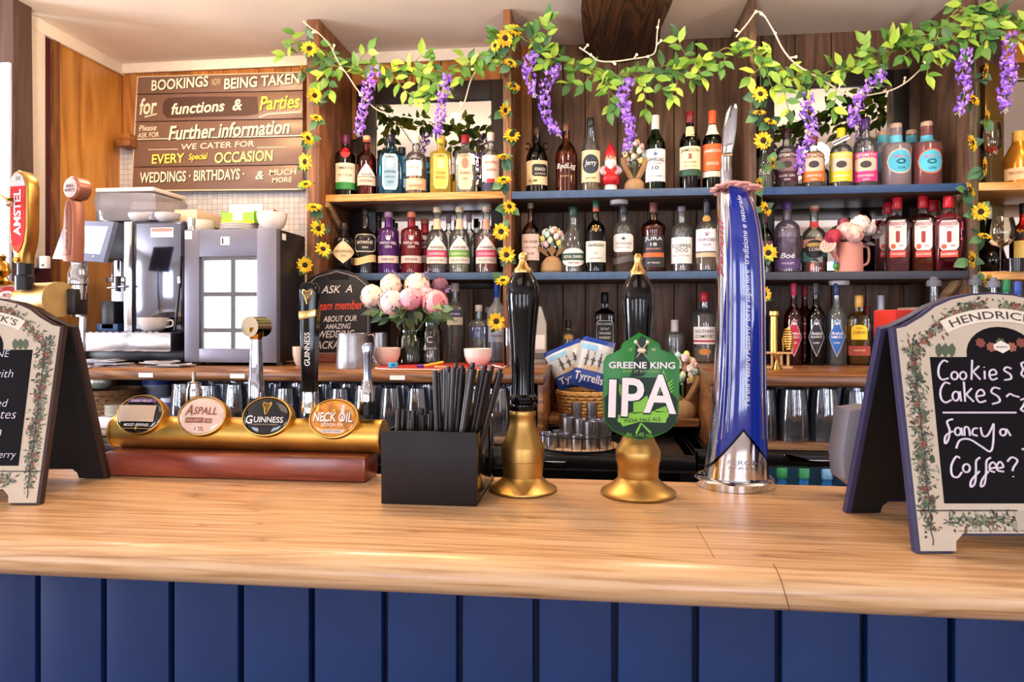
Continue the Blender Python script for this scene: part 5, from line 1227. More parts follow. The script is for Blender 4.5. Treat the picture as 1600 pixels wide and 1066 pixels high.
# ---- till seen behind the right sign
gr = mat('8c8b98', .4, 0, .05, 30)
p0 = cam_at(1322, 790, 1.35)
yb_ = 1.36
o = thing('till', 'grey till terminal with a red corner behind the coffee chalkboard sign', 'till', (XP(1400, 1.25), 1.22, ZT+.0005), AL)
k = S(1400, 1.25)
lx = XP(1304, 1.25)-XP(1400, 1.25)
MB().box2((lx+.10, 0, 0), (lx+.26, .10, .02), gr, .004).build('base', o)
MB().box2((lx+.16, .04, .02), (lx+.20, .07, .12), gr, .004).build('stand', o)
MB().prism([(lx+.0, .075), (lx+.004, .035), (lx+.04, .0085), (lx+.30, .0085), (lx+.30, .155), (lx+.055, .155), (lx+.012, .15)], .005, .06, gr, .004).build('casing', o)
zt2 = ZP(1400, 505, 1.25)-ZT
mb = MB().box2((lx+.085, .0, zt2-.035), (lx+.125, .07, zt2+.022), mat('d8352c', .35), .003).build('red_corner', o)
MB().box2((lx+.1255, .0, zt2-.035), (lx+.30, .07, zt2+.026), mat('8a8378', .4), .003).build('display_top', o)
MB().box2((lx+.16, .05, .15), (lx+.22, .062, zt2-.03), gr).build('display_post', o)
# ================================================================ on the back counter
zb = ZBC+.0005
zrim = lambda px, y, Y: ZP(px, y, Y)
def lathe_thing(name, label, cat, px, Y, z, prof_px, m, top=None, group=None, seg=28, part='body'):
    """profile as (radius px, y px) of the photograph, base at z"""
    s = S(px, Y); o = thing(name, label, cat, (XP(px, Y), Y, z), group=group)
    y0 = prof_px[0][1]
    return o, s, [(r*s, (y0-y)*s) for r, y in prof_px]
# ---- small fridge
Yf = 2.36; x0, x1 = XP(288, Yf), XP(432, Yf); zt = ZP(360, 358, Yf); Yr = 2.61
o = thing('counter_fridge', 'small black glass door fridge on the back counter reflecting the window', 'fridge', ((x0+x1)/2, Yf, zb))
hw = (x1-x0)/2; h = zt-zb
MB().box2((-hw, .035, .012), (hw, Yr-Yf, h), mat('1b1a20', .35, 0, .1, 30), .004).build('body', o)
for sx in (-1, 1): MB().box2((sx*hw*.9-.012, .06, 0), (sx*hw*.9+.012, .09, .012), black).build('foot', o)
sp = mat('777683', .42, .55, .12, 260)
gx0, gx1, gz0, gz1 = XP(311, Yf)-o.location.x, XP(401, Yf)-o.location.x, ZP(350, 545, Yf)-zb, ZP(350, 401, Yf)-zb
d = MB(); d.box2((-hw, 0, .012), (gx0, .03, h), sp, .002).box2((gx1, 0, .012), (hw, .03, h), sp, .002).box2((gx0, 0, gz1), (gx1, .03, h), sp, .001).box2((gx0, 0, .012), (gx1, .03, gz0), sp, .001)
d = d.build('door', o)
m, t, b = nt('reflective_door_glass'); b.inputs['Base Color'].default_value = (*lin('9a9ea8'), 1); b.inputs['Metallic'].default_value = 1
b.inputs['Roughness'].default_value = .012
MB().box2((gx0-.002, .010, gz0-.002), (gx1+.002, .016, gz1+.002), m).build('pane', d)
mb = MB()
for fx in (.32, .55, .78): mb.box2((gx0+(gx1-gx0)*fx-.0008, .0092, gz0), (gx0+(gx1-gx0)*fx+.0008, .0099, gz0+.16), steel)
MB().box2((XP(345, Yf)-o.location.x, -.001, ZP(350, 383, Yf)-zb), (XP(359, Yf)-o.location.x, 0, ZP(350, 370, Yf)-zb), white).box2((XP(347, Yf)-o.location.x, -.0016, ZP(350, 381, Yf)-zb), (XP(349, Yf)-o.location.x, -.001, ZP(350, 372, Yf)-zb), black).build('sticker', d)
MB().box2((XP(289, Yf)-o.location.x, -.001, ZP(290, 374, Yf)-zb), (XP(300, Yf)-o.location.x, 0, ZP(290, 361, Yf)-zb), white).build('sticker', d)
MB().box2((hw, .045, h-.035), (hw+.001, .075, h-.012), white).build('side_sticker', o)
ZFT = zt+.0005
# things on the fridge
def cup(name, label, px, y0, y1, w, Y, z, group=None, hand=1, m=None, foot=.5, cat='cup'):
    s = S(px, Y); r = w/2*s; H = (y1-y0)*s; t_ = .003
    o = thing(name, label, cat, (XP(px, Y), Y, z), group=group); m = m or mat('e6e0da', .2, coat=.3)
    MB().lathe([(0, 0), (r*foot, 0), (r*.8, H*.25), (r*.96, H*.6), (r, H), (r-t_, H), (r*.9, H*.55), (r*.72, H*.28), (0, .005)], m, seg=32).build('bowl', o)
    if hand: MB().tube(spline([(hand*r*.93, 0, H*.75), (hand*(r+.016), 0, H*.8), (hand*(r+.018), 0, H*.45), (hand*r*.85, 0, H*.3)], 5), .0035, m, 8).build('handle', o)
    return o
o = cup('bowl', 'white bowl with a brown sachet on top of the small fridge', 425, 330, 357, 46, 2.42, ZFT, hand=0, cat='bowl')
MB().box((0, 0, 0), (.018, .012, .014), mat('8a4a2a', .5), .003, Matrix.Translation((.014, 0, .068)) @ Matrix.Rotation(.5, 4, 'Y')).build('sachet', thing('sachet', 'brown sachet lying in the white bowl on the small fridge', 'sachet', o.location))
pl, s, _ = lathe_thing('plate', 'stack of white plates', 'plate', 373, 2.44, ZFT, [(1, 1)]*2, None)
bpy.data.objects.remove(pl)
pz = ZFT; plm = None; px_, Yp = 374, 2.47
for k in range(4):
    r = .068
    if plm is None:
        plm = MB().lathe([(0, 0), (r*.55, 0), (r*.6, .002), (r, .009), (r, .011), (r*.6, .005), (0, .004)], mat('ece6e2', .18, coat=.3), seg=40).build('plate', None, 'white plate in the pile under the tea carton', 'plate', 'plates on the small fridge', loc=(XP(px_, Yp), Yp, pz)); q_ = plm
    else:
        q_ = plm.copy(); COL.objects.link(q_); q_.location = (XP(px_, Yp), Yp, pz)
    pz += .0062
zc_ = pz+.006
o = thing('tea_carton', 'open white and green carton on the plates above the small fridge', 'carton', (XP(378, Yp), Yp, zc_))
s = S(378, Yp); w_ = 27*s
grc = mat('86c93a', .5); cw = mat('f2e8d4', .55)
MB().box2((-w_, -.03, 0), (w_, -.0285, 17*s), grc).box2((-w_, .0285, 0), (w_, .03, 34*s), cw).box2((-w_, -.03, 0), (-w_+.0015, .03, 20*s), grc).box2((w_-.0015, -.03, 0), (w_, .03, 20*s), grc).box2((-w_, -.03, 0), (w_, .03, .0015), cw).build('carton_body', o)
MB().prism([(-w_*.3, 17*s), (-w_*.3, 4*s), (w_*.3, 4*s), (w_*.3, 17*s)], -.0316, -.0302, cw).build('front_tab', o)
MB().prism([(-w_, 0), (w_, 0), (w_, 4*s), (-w_, 6*s)], -.0308, -.0301, mat('f0d820', .5)).build('yellow_band', o)
cup('jug', 'small steel milk jug on the corner of the fridge top', 299, 337, 357, 13, 2.40, ZFT, hand=0, m=steel, foot=.95, cat='jug')
cup('cup', 'cream cup at the front corner of the fridge top', 318, 336, 357, 36, 2.50, ZFT, hand=0, m=mat('e9dccb', .25))
# ---- coffee machine
Ym = 2.44; mx0, mx1 = XP(128, Ym), XP(287, Ym); cmx = (mx0+mx1)/2
cm = thing('coffee_machine', 'steel coffee machine with a bean hopper on the back counter', 'coffee machine', (cmx, Ym, zb))
L = lambda px: XP(px, Ym)-cmx
Zm = lambda y: ZP(200, y, Ym)-zb
dst = mat('17161b', .3); psteel = metal('c9cad2', .12, .1, .02, 12)
MB().box2((L(128), 0, .012), (L(287), .40, Zm(548)), dst, .003).build('base', cm)
for px in (150, 265): MB().box2((L(px)-.015, .03, 0), (L(px)+.015, .06, .012), black).build('foot', cm)
tr = MB().box2((L(126), -.09, Zm(548)), (L(289), .40, Zm(519)), metal('e2e2e8', .22, .05), .006).build('drip_tray', cm)
mb = MB()
for k in range(14): mb.box2((L(132)+k*.026, -.08, Zm(519)), (L(132)+k*.026+.016, .1, Zm(519)+.002), steel)
mb.build('grille', tr)
MB().box2((L(128), .16, Zm(519)), (L(200), .40, Zm(347)), metal('b8bac4', .2, .1), .003).build('back_panel', cm)
MB().box2((L(200), 0, Zm(518)), (L(287), .40, Zm(347)), mat('2a2a33', .25), .004).build('side_body', cm)
MB().box2((L(214), -.004, Zm(514)), (L(284), 0, Zm(350)), metal('8d93a6', .09, .15, .05, 8), .001).build('front_panel', cm)
MB().box2((L(197), -.012, Zm(518)), (L(209), .0, Zm(347)), metal('eceef2', .2), .002).build('trim_strip', cm)
MB().box2((L(128), .02, Zm(405)), (L(197), .40, Zm(347)), mat('20212b', .3), .004).build('head', cm)
MB().box2((L(237), -.0055, Zm(372)), (L(272), -.0042, Zm(357)), white).box2((L(238), -.006, Zm(363)), (L(271), -.0055, Zm(358)), mat('e07a70', .5)).build('sticker', cm)
MB().box2((L(160), .10, Zm(424)), (L(196), .12, Zm(415)), mat('6a4aff', .3, emis=5)).build('blue_lamp', cm)
g_ = MB(); g_.cyl((L(168), .07, Zm(405)), (L(168), .07, Zm(440)), .026, chrome, 24).box2((L(150), .05, Zm(440)), (L(186), .10, Zm(432)), steel, .002)
g_.build('group_head', cm)
MB().cyl((L(172), -.01, Zm(450)), (L(203), -.03, Zm(448)), .005, steel, 12).cyl((L(190), -.02, Zm(456)), (L(190), -.02, Zm(432)), .010, black, 16).build('portafilter', cm)
MB().box2((L(152), .02, Zm(515)), (L(172), .10, Zm(470)), mat('24242c', .3), .003).box2((L(145), .02, Zm(518)), (L(178), .10, Zm(506)), mat('3a5a8a', .3), .002).build('spout_block', cm)
MB().tube(spline([(L(291), -.03, Zm(402)), (L(290), -.035, Zm(440)), (L(287), -.04, Zm(480)), (L(284), -.045, Zm(516))], 5), .0055, mat('16161a', .25), 10).cyl((L(289.5), -.035, Zm(444)), (L(289), -.036, Zm(434)), .0075, steel, 12).build('steam_wand', cm)
# bean hopper
hx0, hx1 = L(140), L(238)
smk = glass('d4d0d8', .3, 1.6, .08, .25)
MB().prism([(hx0+.01, Zm(344)), (hx1-.0, Zm(344)), (hx1, Zm(306)), (hx1-.012, Zm(300)), (hx0+.012, Zm(297)), (hx0, Zm(306))], .02, .24, smk, .006).build('bean_hopper', cm)
MB().box2((hx0+.008, .018, Zm(298)), (hx1-.008, .235, Zm(291)), mat('d8cdc8', .3), .005).build('hopper_lid', cm)
MB().box2((hx0+.02, .04, Zm(343)), (hx1-.02, .22, Zm(325)), mat('4a2a18', .7, 0, .3, 120, .6)).build('coffee_beans', cm)
MB().box2((L(246), .1, Zm(345)), (L(284), .36, Zm(322)), mat('d8c4a8', .4), .006).build('top_box', cm)
ZMT = zb+Zm(347)+.0005
for px, lab in ((221, 'grey white cup on the coffee machine, next to the hopper'), (262, 'grey white cup on the coffee machine, nearer the fridge')):
    c = cup('cup', lab, px, 333, 347, 38, Ym+.035, ZMT, 'cups on the coffee machine', 1 if px < 240 else -1, mat('cfc8c8', .2, coat=.3))
cup('cup', 'grey white coffee cup standing on the drip tray of the coffee machine', 240, 497, 519, 48, Ym-.045, zb+Zm(519)+.0025, None, 1, mat('cfc9c6', .2, coat=.3))
# ---- till screen in front of the machine
Yt = 2.22
o = thing('till_screen', 'tilted blue lit touch screen on a chrome post beside the coffee machine', 'screen', (XP(128, Yt), Yt, zb))
lx_ = lambda px, y: (XP(px, Yt)-o.location.x, ZP(px, y, Yt)-zb)
Pq = [lx_(85, 405), lx_(165, 411), lx_(182, 347), lx_(106, 345)]
ms = Matrix.Translation((0, 0, 0)) 
scb = MB().prism(Pq, -.012, .012, mat('7f86a0', .3), .003).build('casing', o)
Pq2 = [lx_(95, 394), lx_(160, 398), lx_(173, 355), lx_(112, 353)]
MB().prism(Pq2, -.0135, -.012, mat('b9c6ee', .2, emis=1.1)).build('display', scb)
MB().cyl((lx_(150, 401)[0], -.0125, lx_(150, 401)[1]), (lx_(150, 401)[0], -.014, lx_(150, 401)[1]), .003, white, 12).build('button', scb)
MB().cyl((0, .0, .006), (0, .01, lx_(128, 400)[1]), .011, chrome, 16).lathe([(0, 0), (.055, 0), (.055, .006), (0, .008)], steel, (0, .03, 0), 28).build('post', o)
# ---- leaflets by the machine
rr = random.Random(6); first = None; hgt = zb
for k in range(11):
    px = 168 if k < 6 else 262; Y = 2.30+rr.uniform(-.02, .02)
    if k == 6: hgt = zb
    if first is None:
        first = MB().box((0, 0, .0012), (.105, .075, .0024), mat('d4d3dc', .4, 0, .12, 30), 0).box((.01, 0, .0026), (.05, .05, .0006), mat('26262e', .5)).build('leaflet', None, 'folded black and white leaflet in the loose piles before the coffee machine', 'leaflet', 'leaflets before the coffee machine'); f_ = first
    else:
        f_ = first.copy(); COL.objects.link(f_)
    f_.location = (XP(px+rr.uniform(-20, 20), Y), Y, hgt); f_.rotation_euler = (0, 0, rr.uniform(-.8, .8)); hgt += .0042
# price tags on the counter edge
for px, lab in ((228, 'small blank white label on the counter edge below the leaflets'), (371, 'small blank white label on the counter edge below the small fridge'), (621, 'small blank white label on the counter edge below the red tray')):
    MB().box((0, 0, 0), (24*S(px, YC), .001, 7*S(px, YC)), white).build('shelf_label', None, lab, 'label', loc=(XP(px, YC), YC-.0007, ZBC-.022))
# ---- slate board
Yb_ = 2.585
o = thing('slate_board', 'black handled chalkboard with red script leaning behind the steel jug', 'chalkboard sign', (XP(526, Yb_), Yb_, zb))
lx_ = lambda px, y: (XP(px, Yb_)-o.location.x, ZP(px, y, Yb_)-zb)
ol = [(473, 556), (579, 556), (579, 447), (572, 438), (560, 430), (543, 423), (526, 420.5), (509, 423), (492, 430), (480, 438), (473, 447)]
slate = mat('201d1f', .6, 0, .15, 20)
sb_ = MB().prism([lx_(*p) for p in ol], 0, .012, slate, .0015).build('board', o)
MB().box2((lx_(484, 0)[0], -.02, 0), (lx_(527, 0)[0], .03, lx_(500, 553)[1]), wood('4a1f14', '6a3422', '80452e', 'x', .6), .002).build('wooden_foot', o)
MB().box2((lx_(540, 0)[0], -.02, 0), (lx_(570, 0)[0], .03, lx_(500, 556)[1]), wood('4a1f14', '6a3422', '80452e', 'x', .6), .002).build('wooden_foot', o)
a_, b__ = lx_(514, 437), lx_(545, 428)
MB().box2((a_[0], -.0012, a_[1]), (b__[0], -.0002, b__[1]), mat('060505', .8), 0).box2((a_[0], -.0014, b__[1]-.002), (a_[0]+.012, -.0002, b__[1]), mat('b07a40', .5)).build('hand_hole', sb_)
mb = MB(); cw_ = mat('dcd6d2', .7); f_ = lambda x, z, l=0: (x, -.0008-l, z)
k = S(526, Yb_)
mb.tube([(x, -.0008, z) for x, z in [lx_(*p) for p in [(477, 552), (477, 448), (495, 433), (526, 424), (557, 433), (575, 448), (575, 552), (477, 552)]]], .0009, cw_, 5)
for t_, px, y, w_, h_, m_ in (('ASK  A', 526, 452, 50, 12, cw_), ('team member', 531, 477, 76, 14, mat('e0482a', .6)), ('ABOUT OUR', 531, 498, 54, 9, cw_), ('AMAZING', 528, 510, 42, 8, cw_), ('WEDDING', 526, 522, 58, 11, cw_), ('PACKAGES', 520, 539, 68, 12, cw_)):
    x, z = lx_(px, y); mb.text(t_, m_, f_, w=w_*k, h=h_*k, cx=x, cz=z, shear=.3, off=.008, rot=.03)
mb.build('chalk_writing', sb_, recalc=False)
# ---- steel jugs, tray, bowls
def jug(px, y0, y1, w, Y, lab, z, hand=True):
    s = S(px, Y); r = w/2*s; H = (y1-y0)*s; o = thing('steel_jug', lab, 'jug', (XP(px, Y), Y, z))
    MB().lathe([(0, 0), (r*1.02, 0), (r*1.04, .004), (r*1.0, H*.3), (r*.93, H*.9), (r*.95, H), (r*.90, H), (r*.9, H*.9), (r*.94, .006), (0, .005)], brushed, seg=36).build('body', o)
    if hand: MB().tube(spline([(r*.92, 0, H*.93), (r+.016, 0, H*.95), (r+.026, 0, H*.75), (r+.02, 0, H*.35), (r*.98, 0, H*.22)], 5), .003, steel, 8).build('handle', o)
jug(551, 519, 573, 50, 2.31, 'large brushed steel jug with a wire handle before the slate board', zb)
jug(594, 515, 562, 27, 2.60, 'smaller dark steel tumbler behind the cream bowl', zb, False)
cup('bowl', 'small tan bowl between the small fridge and the slate board', 470, 538, 568, 26, 2.40, zb, hand=0, m=mat('c8b4a0', .3), cat='bowl')
Yt0, Yt1 = 2.245, 2.545; tx0, tx1 = XP(584, 2.3), XP(784, 2.3)
o = thing('serving_tray', 'flat red tray with a white rim along the counter under the bowls', 'tray', ((tx0+tx1)/2, (Yt0+Yt1)/2, zb))
P = [];
for i in range(40):
    a = 2*pi*i/40; x, y = cos(a), sin(a); kk = (abs(x)**6+abs(y)**6)**(-1/6); P.append((x*kk*(tx1-tx0)/2, y*kk*(Yt1-Yt0)/2))
def slab(P, z0, z1, m):
    n = len(P); return MB().add([(x, y, z0) for x, y in P]+[(x, y, z1) for x, y in P], [list(range(n))[::-1], list(range(n, 2*n))]+[[i, (i+1) % n, n+(i+1) % n, n+i] for i in range(n)], m)
slab(P, 0, .003, mat('e8d6d0', .4)).build('rim', o)
slab([(x*.97, y*.94) for x, y in P], .003, .0042, mat('c0382e', .45, 0, .2, 30)).build('mat', o)
zt_ = zb+.0047
cup('bowl', 'cream bowl on the red tray before the jars', 605, 541, 568, 42, 2.40, zt_, hand=0, m=mat('e2cfc0', .25, coat=.3), foot=.45, cat='bowl')
cup('bowl', 'white bowl on the red tray beside the clear vodka bottles', 747, 541, 568, 45, 2.40, zt_, hand=0, m=mat('ece4de', .25, coat=.3), foot=.45, cat='bowl')
def on_tray(name, label, cat, px, Y, mb, rz=0): return mb.build(name, None, label, cat, loc=(XP(px, Y), Y, zt_), rz=rz)
on_tray('sharpener', 'small bright blue plastic block on the red tray', 'sharpener', 614, 2.27, MB().box((0, 0, .009), (.032, .014, .018), mat('3aa8dc', .35), .002).box((0, -.0072, .010), (.012, .001, .009), mat('1c6a9a', .4)), .3)
o = thing('pencil', 'yellow pen with purple tip on the red tray', 'pen', (XP(672, 2.30), 2.30, zt_+.005), radians(12))
MB().cyl((-.02, 0, 0), (.045, 0, .012), .0048, mat('e8a830', .4), 12).build('barrel', o); MB().cyl((-.044, 0, -.001), (-.02, 0, 0), .0052, mat('3a2a9a', .4), 12).build('tip', o)
on_tray('wooden_peg', 'short pale wooden stick on the red tray', 'stick', 690, 2.275, MB().box((0, 0, .004), (.05, .008, .007), mat('c8a068', .6), .001), .05)
mb = MB()
for k_, (cx_, rx) in enumerate(((0, .014), (.022, .012), (-.02, .010))): mb.tube([(cx_+rx*cos(a), rx*.7*sin(a), .004+.003*sin(a+k_)) for a in [2*pi*i/16 for i in range(16)]], .0013, steel, 6, True)
mb.tube([(-.045, -.01, .003), (-.02, 0, .005), (.02, .004, .009), (.045, -.004, .004)], .0016, steel, 6)
on_tray('key_ring', 'bunch of thin steel rings on the red tray', 'key ring', 762, 2.285, mb)
# ---- jars and flowers
jarp = lambda r, H: [(0, 0), (r*.9, 0), (r, .004), (r, H*.78), (r*.85, H*.86), (r*.8, H*.88), (r*.82, H), (r*.78, H), (r*.76, H*.88), (r*.94, H*.77), (r*.94, .006), (0, .006)]
Yj = 2.49
k = S(640, Yj); jo = thing('jar', 'glass preserving jar of dark stems standing under the peonies', 'jar', (XP(641, Yj), Yj, zt_))
MB().lathe(jarp(20*k, 52*k), glass('dfe4de', .5), seg=32).build('glass', jo)
mb = MB(); rr = random.Random(4)
mb.lathe([(0, .008), (17*k, .008), (17*k, 26*k), (0, 26*k)], mat('3a4034', .5, 0, .3, 60), seg=24)
for i in range(4): MB
mb.build('dark_filling', jo)
k = S(674, 2.50); j2 = thing('jar', 'taller glass jar with etched writing next to the jar of stems', 'jar', (XP(675, 2.50), 2.50, zt_))
MB().lathe(jarp(17*k, 64*k), glass('dfe4e2', .5), seg=32).build('glass', j2)
mb = MB(); r_ = 17.3*k
for t_, y_, w_, h_ in (('C', 26, 9, 10), ('DRINKING JAR', 40, 22, 4), ('64', 50, 10, 7)): mb.text(t_, mat('c4c8c4', .5), lambda x, z, l: (r_*sin(x/r_), -r_*cos(x/r_), z), w=w_*k, h=h_*k, cz=(64-y_)*k)
mb.build('etching', j2, recalc=False)
fl_o = thing('peony_bouquet', 'bunch of pale and pink artificial peonies in the jar before the spirits', 'bouquet', (XP(641, Yj), Yj, zt_+.05))
O = Vector(fl_o.location)
rr = random.Random(12)
def petal(mb, c, R, th, ph, wd, m, out=1.0):
    """a cupped petal lying on a sphere of radius R round c, towards (th, ph)"""
    d = Vector((sin(th)*cos(ph), sin(th)*sin(ph), cos(th))); u = d.orthogonal().normalized(); v = d.cross(u)
    up = Vector((0, 0, 1))-d*d.z
    if up.length > .05: v = up.normalized(); u = v.cross(d)
    V = []
    for j in range(5):
        for i in range(5):
            a, b_ = (i-2)/2*wd, (j-2)/2*wd*1.15
            if j in (0, 4): a *= .6
            q_ = (d+u*a+v*b_).normalized()*R*(out+ (.10*b_ if j > 2 else 0)+.03*sin(i*2+j))
            V.append(c+q_)
    mb.add(V, [[j*5+i, j*5+i+1, j*5+6+i, j*5+5+i] for j in range(4) for i in range(4)], m)
def peony(px, y, r, Y, col, col2):
    k = S(px, Y); c = W(px, y, Y)-O; R = r*k; mb = MB(); mats = [mat(col, .65, 0, .08, 40), mat(col2, .65, 0, .08, 40)]
    mb.ell(c, R*.72, mats[1], 12, 8)
    for i in range(26):
        th, ph = math.acos(1-2*(i+.5)/26), i*2.39996
        petal(mb, c, R, th, ph, .42, mats[i % 2], .86+.14*rr.random())
    for i in range(7):
        petal(mb, c+Vector((0, -R*.12, R*.1)), R*.75, .9+rr.uniform(-.3, .3), -pi/2+rr.uniform(-1, 1), .3, mats[1], 1.05+.1*rr.random())
    mb.build('peony', fl_o, recalc=False)
for a in ((582, 463, 19, 2.46, 'f2d6c2', 'f6e2d0'), (611, 446, 18, 2.47, 'f4e2d0', 'efd2c0'), (612, 473, 20, 2.43, 'f0d4d0', 'f4dcd8'), (652, 447, 21, 2.50, 'f2dccb', 'f6e6d8'), (641, 467, 19, 2.43, 'e29aaa', 'eeb4c0'), (667, 463, 15, 2.48, 'e6a4b4', 'f0c0c8'), (680, 473, 21, 2.44, 'd87a8a', 'eeb0b4'), (688, 447, 14, 2.56, '7a5068', '8a6078'), (625, 500, 9, 2.55, '6a4058', '8a5a74')): peony(*a)
LEAFV = [(0, 0, 0), (.25, .13, .03), (.55, .15, .04), (.85, .06, .02), (1, 0, -.02), (.85, -.06, .02), (.55, -.15, .04), (.25, -.13, .03), (.5, 0, 0)]
LEAFF = [[0, 1, 8], [1, 2, 8], [2, 3, 8], [3, 4, 8], [4, 5, 8], [5, 6, 8], [6, 7, 8], [7, 0, 8]]
def leaf(mb, p, d, L, m, rnd, wide=1.0, nrm=None):
    d = Vector(d).normalized(); n_ = Vector(nrm if nrm else (rnd.uniform(-.6, .6), -1, rnd.uniform(-.3, .7)))
    n_ = (n_-d*n_.dot(d)); n_ = n_.normalized() if n_.length > 1e-3 else d.orthogonal().normalized(); s_ = d.cross(n_)
    mb.add([Vector(p)+(d*x+s_*y*wide*1.5+n_*z*1.5)*L for x, y, z in LEAFV], LEAFF, m)
lgm = [mat(c, .5, 0, .12, 30) for c in ('3f5a34', '587444', '6f8a50', '2f4630')]
mb = MB()
for i in range(44):
    px, y = rr.uniform(588, 690), rr.uniform(478, 500); Y = rr.uniform(2.40, 2.52)
    p_ = W(px, y-rr.uniform(0, 12), Y)-O; leaf(mb, p_, ((px-640)/55+rr.uniform(-.3, .3), rr.uniform(-.5, .2), rr.uniform(-.9, .15)), rr.uniform(.045, .075), rr.choice(lgm), rr)
mb.build('leaves', fl_o, recalc=False)
mb = MB()
for px, y in ((600, 470), (620, 460), (640, 480), (655, 470), (675, 485)): mb.tube([W(px, y, 2.47)-O, W(640+(px-640)*.3, 520, 2.48)-O, (0, 0, .0)], .0022, mat('4a6a34', .6), 6)
mb.build('stems', fl_o)
for x0_, y0_, x1_, y1_ in ((640, 440, 612, 424), (690, 462, 706, 450), (590, 486, 572, 474), (655, 440, 672, 420)):
    mb = MB(); a_, b__ = W(x0_, y0_, 2.45)-O, W(x1_, y1_, 2.45)-O
    mb.tube([a_, b__], .001, mat('6a7a50', .6), 5)
    for i in range(16):
        f_ = .35+.65*i/16; p_ = a_+(b__-a_)*f_; mb.ell(p_+Vector((rr.gauss(0, .003), rr.gauss(0, .003), rr.gauss(0, .003))), .0032, mat('8a7aa4', .7), 6, 4)
    mb.build('lavender_sprig', fl_o)
# ---- under the left counter
zg = ZG+.0005
def glassware(px_list, rows, label, grp, H, r, prof=None, seed=1):
    first = None; rr = random.Random(seed)
    for Y in rows:
        x = px_list[0]
        while x < px_list[1]:
            if first is None:
                pr_ = prof or [(r*.62, 0), (r*.99, .0), (r, .002), (r*.98, H*.35), (r*.88, H*.75), (r*.78, H), (r*.74, H-.001), (r*.74, H-.006), (r*.84, H*.74), (r*.95, H*.3), (r*.96, .003)]
                first = MB().lathe(pr_[1:], glass('eef2f8', .45, 3.0, .04, .03), seg=40, flute=10).build('tumbler', None, label, 'glass', grp); g_ = first
            else: g_ = first.copy(); COL.objects.link(g_)
            g_.location = (x, Y+rr.uniform(-.008, .008), zg); g_.scale = (1, 1, rr.uniform(.94, 1.03))
            x += r*2.1+rr.uniform(0, .012)
glassware((XP(290, 2.3), XP(838, 2.3)-.05), (2.29, 2.385, 2.48, 2.575), 'upturned clear tumbler among the rows under the left back counter', 'tumblers under the left back counter', .155, .042)
glassware((xb+.075, 1.02), (2.29, 2.385, 2.48), 'upturned clear beer glass among the rows under the right back counter', 'beer glasses under the right back counter', .16, .044, None, 3)
wick = wood('5a3c24', '8a6444', 'b08a62', 'x', 3, .7, bmp=.8)
def wicker(name, label, x, Y, z, rx, ry, H, m, rows=8, flare=1.12):
    o = thing(name, label, 'basket', (x, Y, z)); mb = MB(); n = 44
    for q_ in range(rows):
        f_ = q_/(rows-1); a_ = 1+(flare-1)*f_
        mb.tube([(rx*a_*cos(2*pi*i/n), ry*a_*sin(2*pi*i/n), .006+f_*(H-.012)+(.0025 if (i+q_) % 2 else -.0025)) for i in range(n)], H/rows*.62, m, 6, True)
    mb.build('weave', o)
    MB().tube([(rx*flare*cos(2*pi*i/n), ry*flare*sin(2*pi*i/n), H) for i in range(n)], .006, m, 8, True).build('rim', o)
    MB().lathe([(0, .002), (1, .002), (1, .006), (0, .006)], m, seg=32, M=Matrix.Diagonal((rx*.97, ry*.97, 1, 1))).build('bottom', o)
    return o
wb = wicker('wicker_basket', 'brown wicker basket under the counter behind the wine chalkboard', XP(163, 2.36), 2.40, zg, .085, .10, .12, wick)
MB().ell((0, 0, 0), (.05, .03, .03), mat('b8b8a8', .3, .4, .3, 40), 14, 8).build('packet', None, 'crumpled silvery packet on top of the wicker basket', 'packet', loc=(XP(150, 2.38), 2.40, zg+.15))
MB().box2((-.06, -.045, 0), (.06, .045, .04), mat('d8d0cc', .5), .003).build('paper_box', None, 'low white box beneath the saucer pile beside the first oval badge', 'box', loc=(XP(176, 2.25), 2.30, zg)) 
sau = None
for k_ in range(7):
    if sau is None: sau = MB().lathe([(0, 0), (.03, 0), (.055, .007), (.055, .009), (.03, .003), (0, .003)], mat('ece2d2', .25), seg=32).build('saucer', None, 'cream saucer in the pile on the white box under the counter', 'saucer', 'saucers under the counter'); s_ = sau
    else: s_ = sau.copy(); COL.objects.link(s_)
    s_.location = (XP(176, 2.25), 2.30, zg+.0405+k_*.0052)
def tub(px, Y, r, H, c1, c2, lab):
    o = thing('tub', lab, 'tub', (XP(px, Y), Y, zg)); MB().lathe([(0, 0), (r*.9, 0), (r, H*.85), (0, H*.85)], mat(c1, .4), seg=28).build('body', o)
    MB().lathe([(0, H*.85), (r*1.05, H*.85), (r*1.05, H), (0, H)], mat(c2, .4), seg=28).build('lid', o)
tub(246, 2.52, .05, .155, 'a8b4d0', '3a4a9a', 'tall pale blue tub with a dark blue lid under the counter')
tub(268, 2.36, .034, .10, '4a4a94', 'c4cce4', 'small purple tub with a pale lid under the counter')
